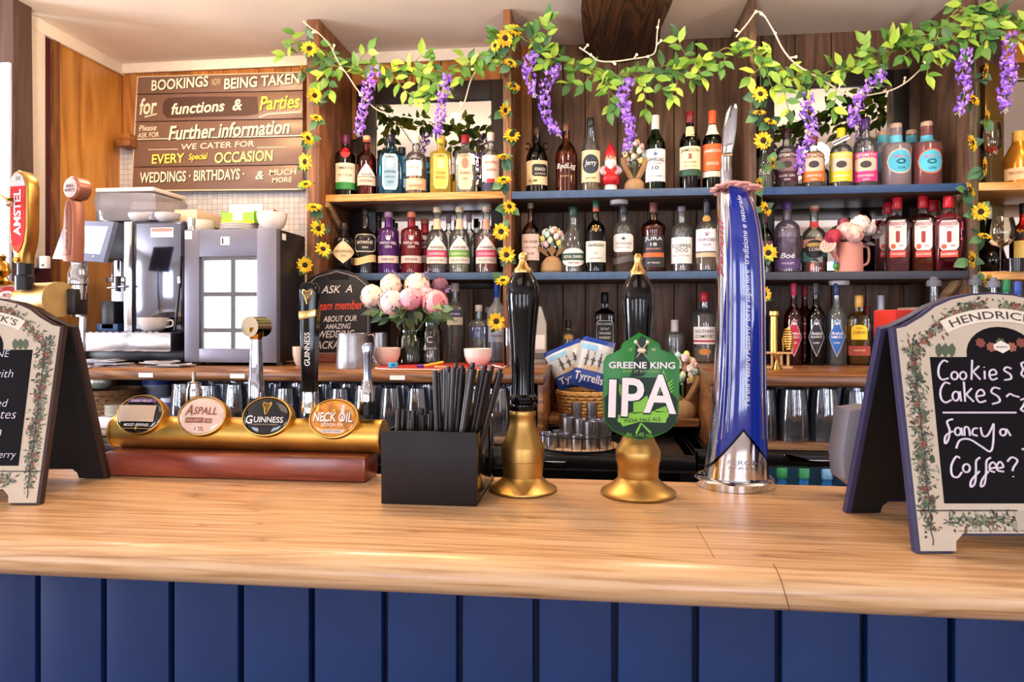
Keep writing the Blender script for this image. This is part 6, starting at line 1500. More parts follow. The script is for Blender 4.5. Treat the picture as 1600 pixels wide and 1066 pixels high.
# ---- recess: crisps, steel measures
zr = ZR+.0005
bk = wicker('crisp_basket', 'round straw basket holding the crisp packets', XP(916, 2.58), 2.575, zr, .098, .09, .075, wood('7a5426', 'b08544', 'd4ac6c', 'x', 3, .7, bmp=.6), 6, 1.08)
def crisps(px, y, w, h, Y, rot, lab, txt):
    k = S(px, Y); c = W(px, y, Y); o = thing('crisp_packet', lab, 'crisps', c)
    M = Matrix.Rotation(radians(-14), 4, 'X') @ Matrix.Rotation(rot, 4, 'Y'); a, b_ = w/2*k, h/2*k; V = []; n = 9
    def srf(u, v, sgn):
        pu = max(0, (1-abs(u)**2.5))*max(0, (1-abs(v)**2.5)); return M @ Vector((u*a*(1-.04*(1-abs(v))), sgn*.026*pu**.6+.002*sin(u*9+v*5)*(1-abs(u)), v*b_))
    m1, m2 = mat('b9c4cc', .34, .1, .22, 22), mat('26449c', .3)
    for sgn in (-1, 1):
        mb = MB(); Vf = []
        for j in range(n+1):
            for i in range(n+1): Vf.append(srf(-1+2*i/n, -1+2*j/n, sgn))
        for j in range(n):
            mb.add(Vf, [[j*(n+1)+i, j*(n+1)+i+1, (j+1)*(n+1)+i+1, (j+1)*(n+1)+i] for i in range(n)], m2 if j in (0, 1, 2, n-1) else m1)
        mb.build('front' if sgn < 0 else 'back', o, recalc=False)
    mb = MB(); mb.text(txt, mat('f4f2f0', .4), lambda x, z, l: srf(x/a, -.66+z/b_, -1)+M.to_3x3() @ Vector((0, -.0012, 0)), w=1.7*a, h=.42*b_, off=.01)
    fr_ = lambda u, v: srf(u, v, -1)+M.to_3x3() @ Vector((0, -.0011, 0))
    def patch(u0, u1, v0, v1, m_):
        V = [fr_(u0+(u1-u0)*i/4, v0+(v1-v0)*j_/4) for j_ in range(5) for i in range(5)]; mb.add(V, [[j_*5+i, j_*5+i+1, j_*5+6+i, j_*5+5+i] for j_ in range(4) for i in range(4)], m_)
    patch(-.85, .85, -.34, -.12, mat('c0a68c', .5)); patch(-.85, .1, .45, .68, mat('7fb4d8', .4))
    for u0 in (-.45, -.05, .35): patch(u0, u0+.12, -.2, .28, mat('4a3c3c', .6)); patch(u0-.08, u0+.2, .05, .12, mat('5a4844', .6)); patch(u0+.02, u0+.1, .3, .42, mat('6a4c40', .6))
    mb.build('print', o, recalc=False)
crisps(890, 570, 62, 66, 2.60, radians(-24), 'blue and silver crisp packet leaning left in the basket', 'Tyrrells')
crisps(926, 568, 54, 80, 2.52, radians(14), 'blue and silver crisp packet leaning right in the basket', 'Tyrrells')
ZFR = ZG-.022+.0005
wt_o = thing('wire_tray', 'round black wire tray of steel measures below the crisp basket', 'wire tray', (XP(903, 2.24), 2.235, ZFR))
bw = mat('16151a', .4, .5); R_ = .135; n = 48
mb = MB()
for z_ in (.004, .045): mb.tube([(R_*cos(2*pi*i/n), R_*sin(2*pi*i/n), z_) for i in range(n)], .002 if z_ > .01 else .003, bw, 6, True)
for i in range(30): a_ = 2*pi*i/30; mb.tube([(R_*cos(a_), R_*sin(a_), .004), (R_*cos(a_), R_*sin(a_), .045)], .0012, bw, 5)
mb.build('wire_rim', wt_o)
MB().lathe([(0, .001), (R_-.004, .001), (R_-.004, .004), (0, .004)], mat('c8a888', .5, 0, .2, 30), seg=40).build('base', wt_o)
th = None
spots = [(-.10, -.03, 1), (-.08, -.07, 1), (-.045, -.055, 1), (-.03, .0, 2), (-.065, .01, 1), (.0, -.08, 1), (.04, -.08, 2), (.08, -.06, 2), (.01, -.03, 2), (.055, -.03, 2), (-.005, .045, 3), (.045, .05, 3), (-.045, .07, 2), (.09, .0, 2)]
for x, y, c in spots:
    for q_ in range(c):
        if th is None:
            th = MB().lathe([(0, 0), (.0165, 0), (.017, .002), (.0185, .042), (.0175, .042), (.016, .004), (0, .003)], brushed, seg=22).build('spirit_measure', None, 'steel spirit measure among those standing in the wire tray', 'measure', 'spirit measures in the wire tray'); t_ = th
        else: t_ = th.copy(); COL.objects.link(t_)
        t_.location = (wt_o.location.x+x, 2.235+y, ZFR+.0045+q_*.0425)
# bunnies and egg posies
def eggs(mb, c, R, n, rr, sq=.9):
    cols = [mat(x, .4, 0, .05, 60) for x in ('f0d878', 'a8d4c8', 'e8c4cc', 'c8e0b8', 'f0e6da', 'e8b8a8')]
    for i in range(n):
        th, ph = math.acos(1-1.7*(i+.5)/n), i*2.39996
        p_ = c+Vector((sin(th)*cos(ph), sin(th)*sin(ph), cos(th)*sq))*R
        mb.ell(p_, (R*.26, R*.26, R*.33), cols[i % 6], 10, 7)
    for i in range(n*3):
        d = Vector((rr.gauss(0, 1), rr.gauss(0, 1), rr.gauss(0, 1)+.4)).normalized(); mb.ell(c+d*R*1.18, R*.1, mat('ece0d8', .7), 6, 4)
burl = mat('a88660', .9, 0, .25, 220, .6); burl2 = mat('9a7850', .9, 0, .25, 220, .6)
def egg_posy(px, y0, y1, Y, z, lab, seed, bunny):
    k = S(px, Y); H = (ZP(px, y0, Y)-z); rr = random.Random(seed); o = thing('egg_bunny' if bunny else 'egg_posy', lab, 'easter ornament', (XP(px, Y), Y, z))
    if bunny:
        MB().lathe([(0, 0), (H*.17, 0), (H*.19, H*.04), (H*.18, H*.17), (H*.12, H*.24), (H*.05, H*.27), (0, H*.28)], burl, seg=22).build('burlap_body', o)
        for sx in (-1, 1): MB().tube(spline([(sx*H*.05, -.012, H*.24), (sx*H*.13, -.02, H*.38), (sx*H*.19, -.025, H*.52), (sx*H*.2, -.02, H*.62)], 5), [H*.02]+[H*.05]*8+[H*.055]*6+[H*.02], burl2, 8).build('ear', o)
        mb = MB(); mb.tube([(0, 0, H*.25), (0, .01, H*.55)], .003, mat('5a8a4a', .6), 6); mb.build('stem', o)
        mb = MB(); eggs(mb, Vector((0, .0, H*.70)), H*.185, 20, rr, 1.25); mb.build('egg_cluster', o)
    else:
        MB().lathe([(0, 0), (H*.2, 0), (H*.23, H*.05), (H*.21, H*.2), (H*.13, H*.30), (H*.08, H*.33), (0, H*.33)], burl, seg=26).build('burlap_sack', o)
        for sx in (-1, 0, 1):
            MB().add([(sx*H*.05, -.01, H*.3), (sx*H*.2+H*.08, -.03, H*.45), (sx*H*.26, -.03, H*.53), (sx*H*.2-H*.08, -.03, H*.45)], [[0, 1, 2, 3]], burl2).build('ruffle', o, recalc=False)
        mb = MB(); eggs(mb, Vector((0, 0, H*.66)), H*.205, 22, rr); mb.build('egg_cluster', o)
egg_posy(991, 216, 292, 2.69, ZS1+.0005, 'burlap bunny ears holding pastel eggs on the upper whisky shelf', 3, True)
egg_posy(863, 347, 424, 2.69, ZS2+.0005, 'burlap sack posy of pastel eggs on the lower whisky shelf', 5, False)
egg_posy(1067, 546, 632, 2.48, zr, 'burlap bunny with pastel eggs low behind the green pump badge', 7, True)
# gnome
k = S(954, 2.68); gn = thing('garden_gnome', 'little gnome with red hat and white beard on the upper whisky shelf', 'gnome', (XP(954, 2.68), 2.68, ZS1+.0005))
red = mat('c8202a', .4); skin = mat('e0a888', .5); wtb = mat('e8e2da', .7, 0, .1, 90, .5)
MB().lathe([(0, 0), (9*k, 0), (10*k, 8*k), (9*k, 14*k), (0, 15*k)], mat('e2dcd6', .5), seg=22).build('trousers', gn)
for sx in (-1, 1): MB().ell((sx*4.5*k, -3*k, 2.2*k), (4*k, 6*k, 2.4*k), mat('d8d0c8', .5), 12, 7).build('boot', gn)
MB().lathe([(0, 12*k), (11*k, 12*k), (14*k, 18*k), (14*k, 24*k), (10*k, 36*k), (7*k, 44*k), (0, 46*k)], red, seg=26).build('coat', gn)
MB().ell((0, -11*k, 21*k), (12*k, 6*k, 9*k), red, 18, 10).build('red_pot', gn)
for sx in (-1, 1):
    MB().tube(spline([(sx*10*k, 0, 40*k), (sx*14*k, -5*k, 34*k), (sx*10*k, -13*k, 29*k)], 5), 4*k, mat('c8c0d0', .6), 10).ell((sx*9*k, -14.5*k, 28.5*k), 3*k, skin, 10, 6).build('arm', gn)
MB().ell((0, -1*k, 53*k), (9*k, 8.5*k, 9*k), skin, 18, 10).ell((0, -10*k, 52*k), (2.2*k, 2.5*k, 2.2*k), mat('d88a74', .5), 10, 6).build('head', gn)
MB().ell((-3.4*k, -9*k, 55*k), 1.1*k, black, 8, 5).ell((3.4*k, -9*k, 55*k), 1.1*k, black, 8, 5).build('eyes', gn)
mb = MB()
for i in range(13):
    a_ = -1.3+2.6*i/12; mb.tube([(7*k*sin(a_), -8*k*cos(a_)-1*k, 50*k), (7.5*k*sin(a_), -10*k*cos(a_)-2*k, 43*k), (4*k*sin(a_), -9*k*cos(a_)-2*k, 35*k+abs(a_)*3*k)], [2.2*k, 2.4*k, .6*k], wtb, 6)
for sx in (-1, 1): mb.tube([(0, -10.5*k, 49.5*k), (sx*4*k, -10.5*k, 48*k), (sx*7*k, -8*k, 46*k)], [1.4*k, 1.6*k, .5*k], wtb, 6)
mb.build('beard', gn)
MB().lathe([(0, 57*k), (9.6*k, 57*k), (10*k, 59*k), (7*k, 66*k), (3.5*k, 74*k), (0, 79*k)], red, (0, -.5*k, 0), 22).build('hat', gn)
# puck lights
for px, Y, z, lab in ((967, 2.68, ZS1-.029, 'round white puck light under the upper whisky shelf'), (1311, 2.68, ZS2-.035, 'round grey puck light under the lower shelf right of the font')):
    MB().lathe([(0, 0), (.032, 0), (.035, .003), (.035, .016), (0, .016)], mat('c8c4c4', .4), (0, 0, -.0165), 28).build('puck_light', None, lab, 'light', loc=(XP(px, Y), Y, z))
# ---- bar tool stand
Yk = 2.46; k = S(1212, Yk)
o = thing('bar_tool_rack', 'small wooden rack for gold bar tools', 'rack', (XP(1212, Yk), Yk, zb))
bam = wood('a87a48', 'd0a46c', 'e0bb88', 'x', 1, .5)
zpl = ZP(1212, 550, Yk)-zb
MB().box2((-22*k, -.03, 0), (22*k, .03, .008), bam, .001).build('base', o)
pb = MB().box2((-22*k, -.03, zpl-.006), (22*k, .03, zpl), bam, .001).build('top_board', o)
for x in (-20, -4, 10, 20): MB().cyl((x*k, .012, .008), (x*k, .012, zpl-.006), .0045, bam, 10).build('leg', o)
gld = metal('d8b45c', .16)
zt2 = zb+zpl+.0005
MB().lathe([(0, 0), (8*k*.8, 0), (8*k*.75, (545-490)*k), (9*k, (545-488)*k), (9*k, (545-482)*k), (0, (545-481)*k)], gld, seg=20).build('muddler', None, 'tall gold muddler on the wooden rack', 'muddler', loc=(XP(1208, Yk), Yk-.005, zt2))
MB().lathe([(0, .0), (8*k, 0), (7*k, .006), (2.5*k, .030), (6*k, .052), (5.5*k, .052), (2*k, .032), (0, .03)], gld, seg=20).build('jigger', None, 'gold hourglass jigger standing before the wooden rack', 'jigger', loc=(XP(1208, Yk), Yk-.05, zb))
mb = MB(); H_ = 36*k
for q_ in range(9): mb.tube([(7.5*k*cos(2*pi*i/18)*sin(pi*(q_+1.5)/12), .006*sin(2*pi*i/18), H_*(q_+.8)/9.5) for i in range(18)], 1.6*k, gld, 6, True)
mb.tube([(-7*k, 0, 0), (-8*k, 0, H_*.5), (0, 0, H_), (8*k, 0, H_*.5), (7*k, 0, 0)], 1.2*k, gld, 6)
mb.build('strainer', None, 'gold coil strainer upright on the wooden rack', 'strainer', loc=(XP(1229, Yk), Yk-.018, zt2+.003))
# ---- watering can with flowers
Yw = 2.65; k = S(1327, Yw); zs = ZS2-.0055
wc = thing('watering_can', 'pink watering can between the gin bottles on the lower right shelf', 'watering can', (XP(1327, Yw), Yw, zs))
pkm = mat('c98a7c', .45, 0, .08, 20)
MB().lathe([(0, 0), (20*k, 0), (19*k, 46*k), (18*k, 46*k), (18.5*k, 2*k), (0, 2*k)], pkm, seg=30).build('body', wc)
MB().cyl((-16*k, -4*k, 14*k), (-34*k, -14*k, 38*k), 3*k, pkm, 12, 3.6*k).build('spout', wc)
dq = Vector((-.55, -.75, .35)).normalized(); Mq = Matrix.Translation(Vector((-36*k, -15*k, 40*k))) @ dq.to_track_quat('Z', 'Y').to_matrix().to_4x4()
rs = MB().lathe([(0, -4*k), (4*k, -4*k), (12*k, 1*k), (12*k, 2.5*k), (0, 3.4*k)], mat('e2b4a8', .45), seg=26, M=Mq).build('rose', wc)
mb = MB()
for r_, n_ in ((3, 5), (7, 9)):
    for i in range(n_): a_ = 2*pi*i/n_; mb.ell((r_*k*cos(a_), r_*k*sin(a_), 3.1*k), .9*k, mat('6a4040', .6), 6, 4, Mq)
mb.build('holes', rs)
MB().tube(spline([(18*k, 4*k, 40*k), (30*k, 6*k, 38*k), (30*k, 6*k, 16*k), (19*k, 4*k, 10*k)], 5), 2*k, pkm, 8).build('handle', wc)
fl_o = thing('flower_bunch', 'bunch of dusky pink and cream silk flowers in the watering can', 'bouquet', (XP(1327, Yw), Yw, zs+.09)); O = Vector(fl_o.location)
for a in ((1302, 371, 13, 2.62, '9a2038', 'b83a50'), (1322, 362, 15, 2.63, 'e0b4b0', 'ecccc4'), (1343, 352, 16, 2.65, 'ecdcd4', 'f2e8e0'), (1335, 366, 15, 2.61, 'd8a49a', 'e8c4b8'), (1356, 358, 12, 2.66, 'd0c4c0', 'e4dcd8'), (1318, 350, 10, 2.68, '7a3040', '9a4a5a')): peony(*a)
mb = MB()
for i in range(22):
    px, y = rr.uniform(1308, 1362), rr.uniform(352, 382); leaf(mb, W(px, y, rr.uniform(2.64, 2.70))-O, ((px-1335)/30, rr.uniform(-.5, .2), rr.uniform(-.6, .4)), rr.uniform(.03, .045), rr.choice([lgm[0], lgm[3], mat('5a5058', .6)]), rr)
mb.build('leaves', fl_o, recalc=False)
# parrot figure
k = S(1305, 2.63); o = thing('bird_figure', 'tiny painted green parrot on the shelf before the watering can', 'figurine', (XP(1305, 2.63), 2.63, zs))
MB().ell((0, 0, 9*k), (4*k, 4*k, 6*k), mat('3a9a4a', .4), 12, 8).ell((0, -1*k, 15*k), (3*k, 3*k, 3*k), mat('2a7ab8', .4), 10, 7).build('body', o)
MB().tube([(0, 0, 5*k), (2*k, 2*k, 1*k), (6*k, 3*k, .6*k)], [2*k, 1.4*k, .6*k], mat('e8c030', .4), 8).build('tail', o); MB().ell((0, -3.6*k, 15*k), (1*k, 1.6*k, 1.2*k), mat('e8a030', .4), 8, 5).build('beak', o)
# ---- wine glass bay
def wine_glass(px, y0, y1, wb_, Y, z, lab, bowl):
    k = S(px, Y); H = ZP(px, y0, Y)-z; o = thing('wine_glass', lab, 'glass', (XP(px, Y), Y, z)); g_ = glass('f4ecdc', .45, 1.5)
    MB().lathe([(0, 0), (wb_*.42*k, 0), (wb_*.42*k, .002), (.004, .006), (.003, H*bowl*.5), (.003, H*bowl)], g_, seg=24).build('stem', o)
    R = wb_/2*k; hb = H*(1-bowl)
    MB().lathe([(.003, H*bowl), (R*.6, H*bowl+hb*.1), (R*.95, H*bowl+hb*.32), (R, H*bowl+hb*.5), (R*.9, H*bowl+hb*.8), (R*.78, H)], g_, seg=28).build('bowl', o)
    return o, k, H
o, k, H = wine_glass(1548, 191, 288, 31, 2.64, ZS1-.0035, 'tall wine glass holding a red ribbon on the pale upper shelf', .42)
mb = MB()
for sx in (-1, 1): mb.tube(spline([(0, -.004, H*.52), (sx*.012, -.006, H*.56), (sx*.015, -.004, H*.60), (sx*.004, -.004, H*.55)], 4), .004, mat('c01c2c', .5), 8, flat=.4)
mb.ell((0, -.004, H*.54), .005, mat('a01824', .5), 8, 5)
mb.build('ribbon_bow', None, 'red ribbon bow inside the tall wine glass', 'ribbon', loc=o.location)
wine_glass(1563, 340, 424, 42, 2.64, ZS2-.0095, 'wide balloon glass on the pale lower shelf', .45)
z8 = ZS2-.0095
k = S(1540, 2.78); MB().lathe([(0, 0), (14*k, 0), (21*k, 12*k), (23*k, 24*k), (19*k, 38*k), (10*k, 46*k), (8*k, 52*k), (0, 52*k)], mat('0c0a0c', .12), seg=28).build('vase', None, 'round black vase behind the balloon glass', 'vase', loc=(XP(1546, 2.80), 2.80, z8))
k = S(1583, 2.64); MB().lathe([(0, 0), (14*k, 0), (15*k, 20*k), (14*k, 20*k), (13*k, 2*k), (0, 2*k)], mat('1c1014', .15), seg=26).build('candle_holder', None, 'low dark glass beside the balloon glass', 'candle holder', loc=(XP(1588, 2.61), 2.62, z8))
# ---- bottles inside the lit fridge
fx = fr4.location.x
sh = MB().box2((-.36, .08, .70), (.36, .5, .706), steel).build('wire_shelf', fr4)
for px, c, lab in ((1222, '7ac86a', 'blue bottle with a green cap in the lit fridge beside the font'), (1256, '8ad07a', 'blue bottle with a green cap in the middle of the lit fridge'), (1292, 'e8ecf0', 'blue bottle with a white cap in the lit fridge')):
    Y = 2.27; k = S(px, Y); o = thing('mixer_bottle', lab, 'bottle', (XP(px, Y), Y, .7065), group='bottles in the lit fridge')
    MB().lathe([(0, 0), (.030, 0), (.031, .004), (.031, .12), (.026, .15), (.014, .185), (.013, .2), (0, .2)], mat('62aadc', .2, 0, .2, 20, coat=.4), seg=20).build('body', o)
    MB().lathe([(0, .2), (.016, .2), (.016, .232), (0, .232)], mat(c, .4), seg=16).build('cap', o)
# ---- hanging booking board
Yh = 2.925
o = thing('booking_board', 'brown slatted board with painted booking notices hanging over the coffee machine', 'sign', (XP(340, Yh), Yh, ZP(340, 205, Yh)))
lx_ = lambda px, y: (XP(px, Yh)-o.location.x, ZP(px, y, Yh)-o.location.z)
slat = mat('765b4e', .34, 0, .08, 10, .05); edge_ = mat('d8c4a4', .5)
L_ = [119.5, 148, 191, 220, 262, 300.5]; R__ = [112, 142, 186, 214, 258, 298]
lw_, ly = mat('f6e8cc', .5), mat('f2d84a', .5); dkb = mat('4a3228', .5)
lxl = lambda y: 215-(y-119.5)*.054
rows_ = [
 [('BOOKINGS', 281, 130.5, 96, 17, lw_), ('NOW', 338, 128, 15, 11, mat('cbb59a', .5)), ('BEING TAKEN', 409, 127, 124, 17, lw_)],
 [('for', 232, 166, 30, 26, lw_), ('functions  &', 323, 167, 118, 18, lw_), ('Parties', 437, 160, 66, 22, ly)],
 [('Please', 231, 200, 30, 9, lw_), ('ASK FOR', 232, 211, 36, 8, lw_), ('Further information', 357, 203, 200, 23, lw_)],
 [('WE CATER FOR', 340, 227, 120, 9, lw_), ('EVERY', 263, 248, 56, 15, mat('f0dc6a', .5)), ('Special', 310, 246, 32, 13, ly), ('OCCASION', 381, 245, 96, 17, mat('f0e090', .5))],
 [('WEDDINGS · BIRTHDAYS ·', 300, 275, 174, 17, lw_), ('&', 406, 274, 14, 13, lw_), ('MUCH', 442, 269, 44, 9, lw_), ('MORE', 441, 281, 32, 8, lw_)]]
for q_ in range(5):
    yl0, yl1, yr0, yr1 = L_[q_], L_[q_+1]-1.2, R__[q_], R__[q_+1]-1.2
    P = [lx_(lxl(yl1), yl1), lx_(473, yr1), lx_(473, yr0), lx_(lxl(yl0), yl0)]
    sl = MB().prism(P, 0, .014, slat, .002).build('slat', o)
    mb = MB(); ang_ = .035-.006*q_
    mb.prism([(P[0][0]-.002, P[0][1]), (P[0][0]+.003, P[0][1]), (P[3][0]+.003, P[3][1]), (P[3][0]-.002, P[3][1])], -.001, 0, edge_)
    if q_ == 4: mb.prism([P[0], P[1], (P[1][0], P[1][1]+.006), (P[0][0], P[0][1]+.006)], -.001, 0, edge_)
    if q_ == 0: mb.prism([(P[3][0], P[3][1]-.004), (P[2][0], P[2][1]-.004), P[2], P[3]], -.001, 0, edge_)
    if q_ == 1:
        mb.prism([lx_(254, 166), lx_(257, 157), lx_(263, 153), lx_(300, 151), lx_(402, 151), lx_(404, 178), lx_(385, 181), lx_(300, 183), lx_(262, 185), lx_(255, 178)], -.0008, 0, dkb)
        mb.tube([(x, -.001, z) for x, z in [lx_(405, 183), lx_(420, 178), lx_(471, 175)]], .003, lw_, 5, flat=.3); mb.tube([(x, -.001, z) for x, z in [lx_(226, 183), lx_(245, 178)]], .003, lw_, 5, flat=.3)
    if q_ == 2: mb.prism([P[0], P[1], (P[1][0], P[1][1]+.005), (P[0][0], P[0][1]+.004)], -.001, 0, lw_)
    if q_ == 3:
        for a_, b__ in ((232, 278), (402, 448)): mb.tube([(x, -.001, z) for x, z in [lx_(a_, 234-(a_-232)*.02), lx_(b__, 234-(b__-232)*.02)]], .0015, lw_, 5, flat=.3)
    kk = S(340, Yh)
    for t_, px, y, w_, h_, m_ in rows_[q_]:
        x, z = lx_(px, y); sh_ = .1 if t_.isupper() else .25
        if h_ > 12 and 'functions' not in t_ and t_ != 'for': mb.text(t_, mat('2e2019', .5), lambda X, Z, l: (X, -.0011, Z), w=w_*kk, h=h_*kk, cx=x+.003, cz=z-.003, shear=sh_, off=.03, rot=ang_)
        mb.text(t_, m_, lambda X, Z, l: (X, -.0018, Z), w=w_*kk, h=h_*kk, cx=x, cz=z, shear=sh_, off=.02 if h_ > 12 else .006, rot=ang_)
    mb.build('painted_lettering', sl, recalc=False)
# small wooden bracket by the board, and a ledge under the tiles
MB().box2((XP(187, 2.9), 2.87, ZP(200, 230, 2.9)), (XP(209, 2.9), 2.956, ZP(200, 211, 2.9)), wood('5a3014', '7a4a20', '94602c', 'x', 1), .002).build('wall_block', None, 'small dark wooden block on the wall left of the booking board', 'block')
# tall glass and gabled carton by the pump
k = S(797, 2.45); MB().lathe([(0, 0), (9*k, 0), (10*k, 60*k), (9.4*k, 60*k), (8.4*k, 3*k), (0, 3*k)], glass('eef2f4', .45, 2), seg=24).build('tall_glass', None, 'tall clear glass at the end of the red tray behind the black pump handle', 'glass', loc=(XP(797, 2.45), 2.45, zb))
k = S(843, 2.66); o = thing('gift_carton', 'grey gabled bottle carton beside the black pump handle', 'carton', (XP(843, 2.66), 2.66, zb))
MB().prism([(-11*k, 0), (11*k, 0), (11*k, 62*k), (3*k, 88*k), (-3*k, 88*k), (-11*k, 62*k)], -.028, .028, mat('a8a49e', .5), .002).build('carton_body', o)
MB().box2((-9*k, -.0288, 22*k), (9*k, -.028, 44*k), mat('e4e0d8', .5)).box2((-9*k, -.0288, 6*k), (9*k, -.028, 16*k), mat('5a5a54', .5)).build('print', o)
# ================================================================ garlands
rg = random.Random(21)
GL = [mat(c, .45, 0, .12, 20) for c in ('7aa23c', '58862f', '94b440', '477636', '355c30', 'a4bc4c')]
PU = [mat(c, .6, 0, .1, 60) for c in ('a273e6', '8c5ad8', 'b892ee', 'ad82ea', '7c50c8')]
vine_m = mat('7a7a3a', .7)
def garland(label, path, Y, sprigs, wist, dens=1.0, size=(.045, .068), bright=0):
    pts = [W(px, py, Y) for px, py in path]; c = pts[len(pts)//2]
    o = thing('leaf_garland', label, 'garland', c, group='leaf garlands along the ceiling')
    P = spline([p-c for p in pts], 8); mb = MB()
    for q_ in range(2): mb.tube([p+Vector((0, .008*sin(i*.9+q_*2), .010*sin(i*.7+q_*3))) for i, p in enumerate(P)], .0022, vine_m, 5)
    lf = MB()
    def put(p, d, L): leaf(lf, p, d, L, GL[min(5, max(0, int(rg.triangular(0, 5.99, 1.5))))], rg, 1.05)
    for a, b in zip(P, P[1:]):
        n = max(1, int((b-a).length/.0078*dens+rg.random()))
        for _ in range(n):
            p = a+(b-a)*rg.random()+Vector((rg.gauss(0, .014), rg.gauss(0, .02), rg.gauss(0, .016)))
            d = Vector((rg.gauss(0, 1), rg.gauss(-.2, .5), rg.gauss(-.25, .8))); put(p, d, rg.uniform(*size))
    for (ax, ay), (bx, by) in sprigs:
        a, b = W(ax, ay, Y)-c, W(bx, by, Y-.02)-c; mid = (a+b)/2+Vector((rg.gauss(0, .01), -.015, rg.gauss(0, .01)))
        S_ = spline([a, mid, b], 4); mb.tube(S_, .0015, vine_m, 5); dd = (b-a).normalized()
        n = max(4, int((b-a).length/.016))
        for i in range(n):
            p = S_[int(i/(n-1)*(len(S_)-1))]; sd = Vector((dd.z, 0, -dd.x))*(1 if i % 2 else -1); put(p, dd*.7+sd*.9+Vector((0, rg.uniform(-.6, .2), rg.gauss(0, .25))), rg.uniform(*size)*.95)
        put(b, dd, size[1]*.9)
    mb.build('vine', o); lf.build('leaves', o, recalc=False)
    for wp in wist:
        Yw_ = Y-.035; A = [W(x, y, Yw_)-c for x, y in wp]; S_ = spline(A, 6); mb = MB(); n = len(S_)
        mb.tube(S_, .0012, mat('9a9a6a', .7), 5)
        tot = sum((b-a).length for a, b in zip(S_, S_[1:])); N_ = int(tot/.0019)
        for i in range(N_):
            f_ = (i+rg.random())/N_; p = S_[min(n-1, int(f_*n))]
            r_ = .023*(1-.5*f_)*(.55+.45*min(1, f_*6)); a_ = rg.uniform(0, 2*pi)
            q_ = p+Vector((cos(a_)*r_*rg.uniform(.4, 1.1), sin(a_)*r_, rg.gauss(0, .006)))
            d = Vector((cos(a_), sin(a_)*.8-.3, rg.uniform(-.7, .3))).normalized(); u = d.orthogonal().normalized(); u.rotate(Matrix.Rotation(rg.uniform(0, 6.3), 3, d)); v = d.cross(u)
            s_ = rg.uniform(.010, .017); m_ = rg.choice(PU)
            mb.add([q_-u*s_*.25, q_+d*s_*.3+v*s_*.62, q_+d*s_*.15+u*s_*.95, q_+d*s_*.3-v*s_*.62, q_+d*s_*.55+u*s_*.45], [[0, 1, 4], [1, 2, 4], [2, 3, 4], [3, 0, 4]], m_)
        e_ = S_[-1]
        for _ in range(5): mb.tube([e_, e_+Vector((rg.gauss(0, .006), rg.gauss(0, .004), -rg.uniform(.01, .025)))], .001, mat('e8e0cc', .6), 4)
        mb.build('wisteria_blossom', o, recalc=False)
    return o
garland('leaf garland with two purple racemes strung over the gin bay', [(446, 70), (478, 66), (508, 84), (540, 108), (585, 104), (625, 108), (665, 116), (705, 112), (742, 95), (775, 72), (792, 55)], 2.56,
        [((500, 90), (516, 140)), ((530, 105), (500, 128)), ((610, 110), (646, 152)), ((650, 112), (690, 140)), ((670, 118), (668, 155)), ((720, 105), (762, 100)), ((560, 105), (575, 80)), ((640, 108), (662, 90)), ((470, 66), (446, 84)), ((690, 115), (676, 138)), ((745, 95), (720, 120))],
        [[(588, 112), (574, 140), (566, 175), (561, 205)], [(700, 118), (692, 150), (688, 180), (684, 208)]], .62)
garland('leaf garland with three purple racemes strung over the whisky bay', [(800, 52), (826, 62), (855, 82), (890, 96), (925, 108), (960, 118), (1000, 114), (1040, 106), (1080, 96), (1120, 84), (1160, 74), (1180, 78)], 2.54,
        [((850, 82), (856, 32)), ((830, 62), (846, 40)), ((930, 110), (912, 132)), ((940, 112), (952, 172)), ((955, 118), (962, 160)), ((1000, 116), (1010, 170)), ((1015, 112), (1036, 138)), ((1060, 102), (1050, 148)), ((1080, 96), (1060, 60)), ((1090, 96), (1098, 120)), ((905, 104), (890, 130)), ((870, 90), (852, 100)), ((1130, 84), (1128, 104)), ((1040, 104), (1080, 125))],
        [[(832, 84), (826, 105), (828, 128), (834, 145)], [(870, 104), (856, 130), (850, 160), (856, 188), (872, 206)], [(985, 126), (974, 150), (978, 178), (986, 205), (978, 234)]], .6)
garland('leaf garland with two purple racemes strung right of the blue font', [(1182, 78), (1196, 96), (1220, 112), (1250, 120), (1290, 116), (1330, 108), (1370, 94), (1400, 76), (1435, 62), (1468, 44), (1494, 20)], 2.53,
        [((1222, 114), (1232, 170)), ((1195, 96), (1172, 120)), ((1200, 100), (1206, 136)), ((1300, 116), (1302, 168)), ((1330, 108), (1342, 90)), ((1345, 105), (1370, 120)), ((1400, 78), (1390, 64)), ((1425, 66), (1448, 116)), ((1435, 62), (1412, 86)), ((1290, 118), (1262, 140)), ((1470, 44), (1456, 80)), ((1480, 36), (1480, 78)), ((1370, 95), (1352, 70)), ((1440, 62), (1470, 80))],
        [[(1262, 150), (1262, 180), (1270, 210), (1252, 240), (1250, 262)], [(1376, 118), (1352, 142), (1336, 166), (1334, 192)]], .62)
garland('leaf garland with two purple racemes hanging by the wine glass bay', [(1496, 14), (1525, 16), (1550, 22), (1580, 36), (1615, 40), (1650, 30)], 2.53,
        [((1540, 20), (1548, 60)), ((1550, 22), (1570, 50)), ((1520, 16), (1508, 60)), ((1580, 36), (1590, 62)), ((1510, 14), (1535, 70)), ((1560, 26), (1556, 4)), ((1530, 18), (1510, 76))],
        [[(1508, 80), (1504, 110), (1508, 140), (1500, 172)], [(1580, 54), (1572, 90), (1578, 120), (1570, 142), (1572, 166)]], .75)
YEL = [mat(c, .55, 0, .1, 40) for c in ('f2c418', 'e8ae10', 'f6d23a')]; SLV = [mat(c, .5, 0, .12, 30) for c in ('3f6a44', '4f7a50', '2f5240')]
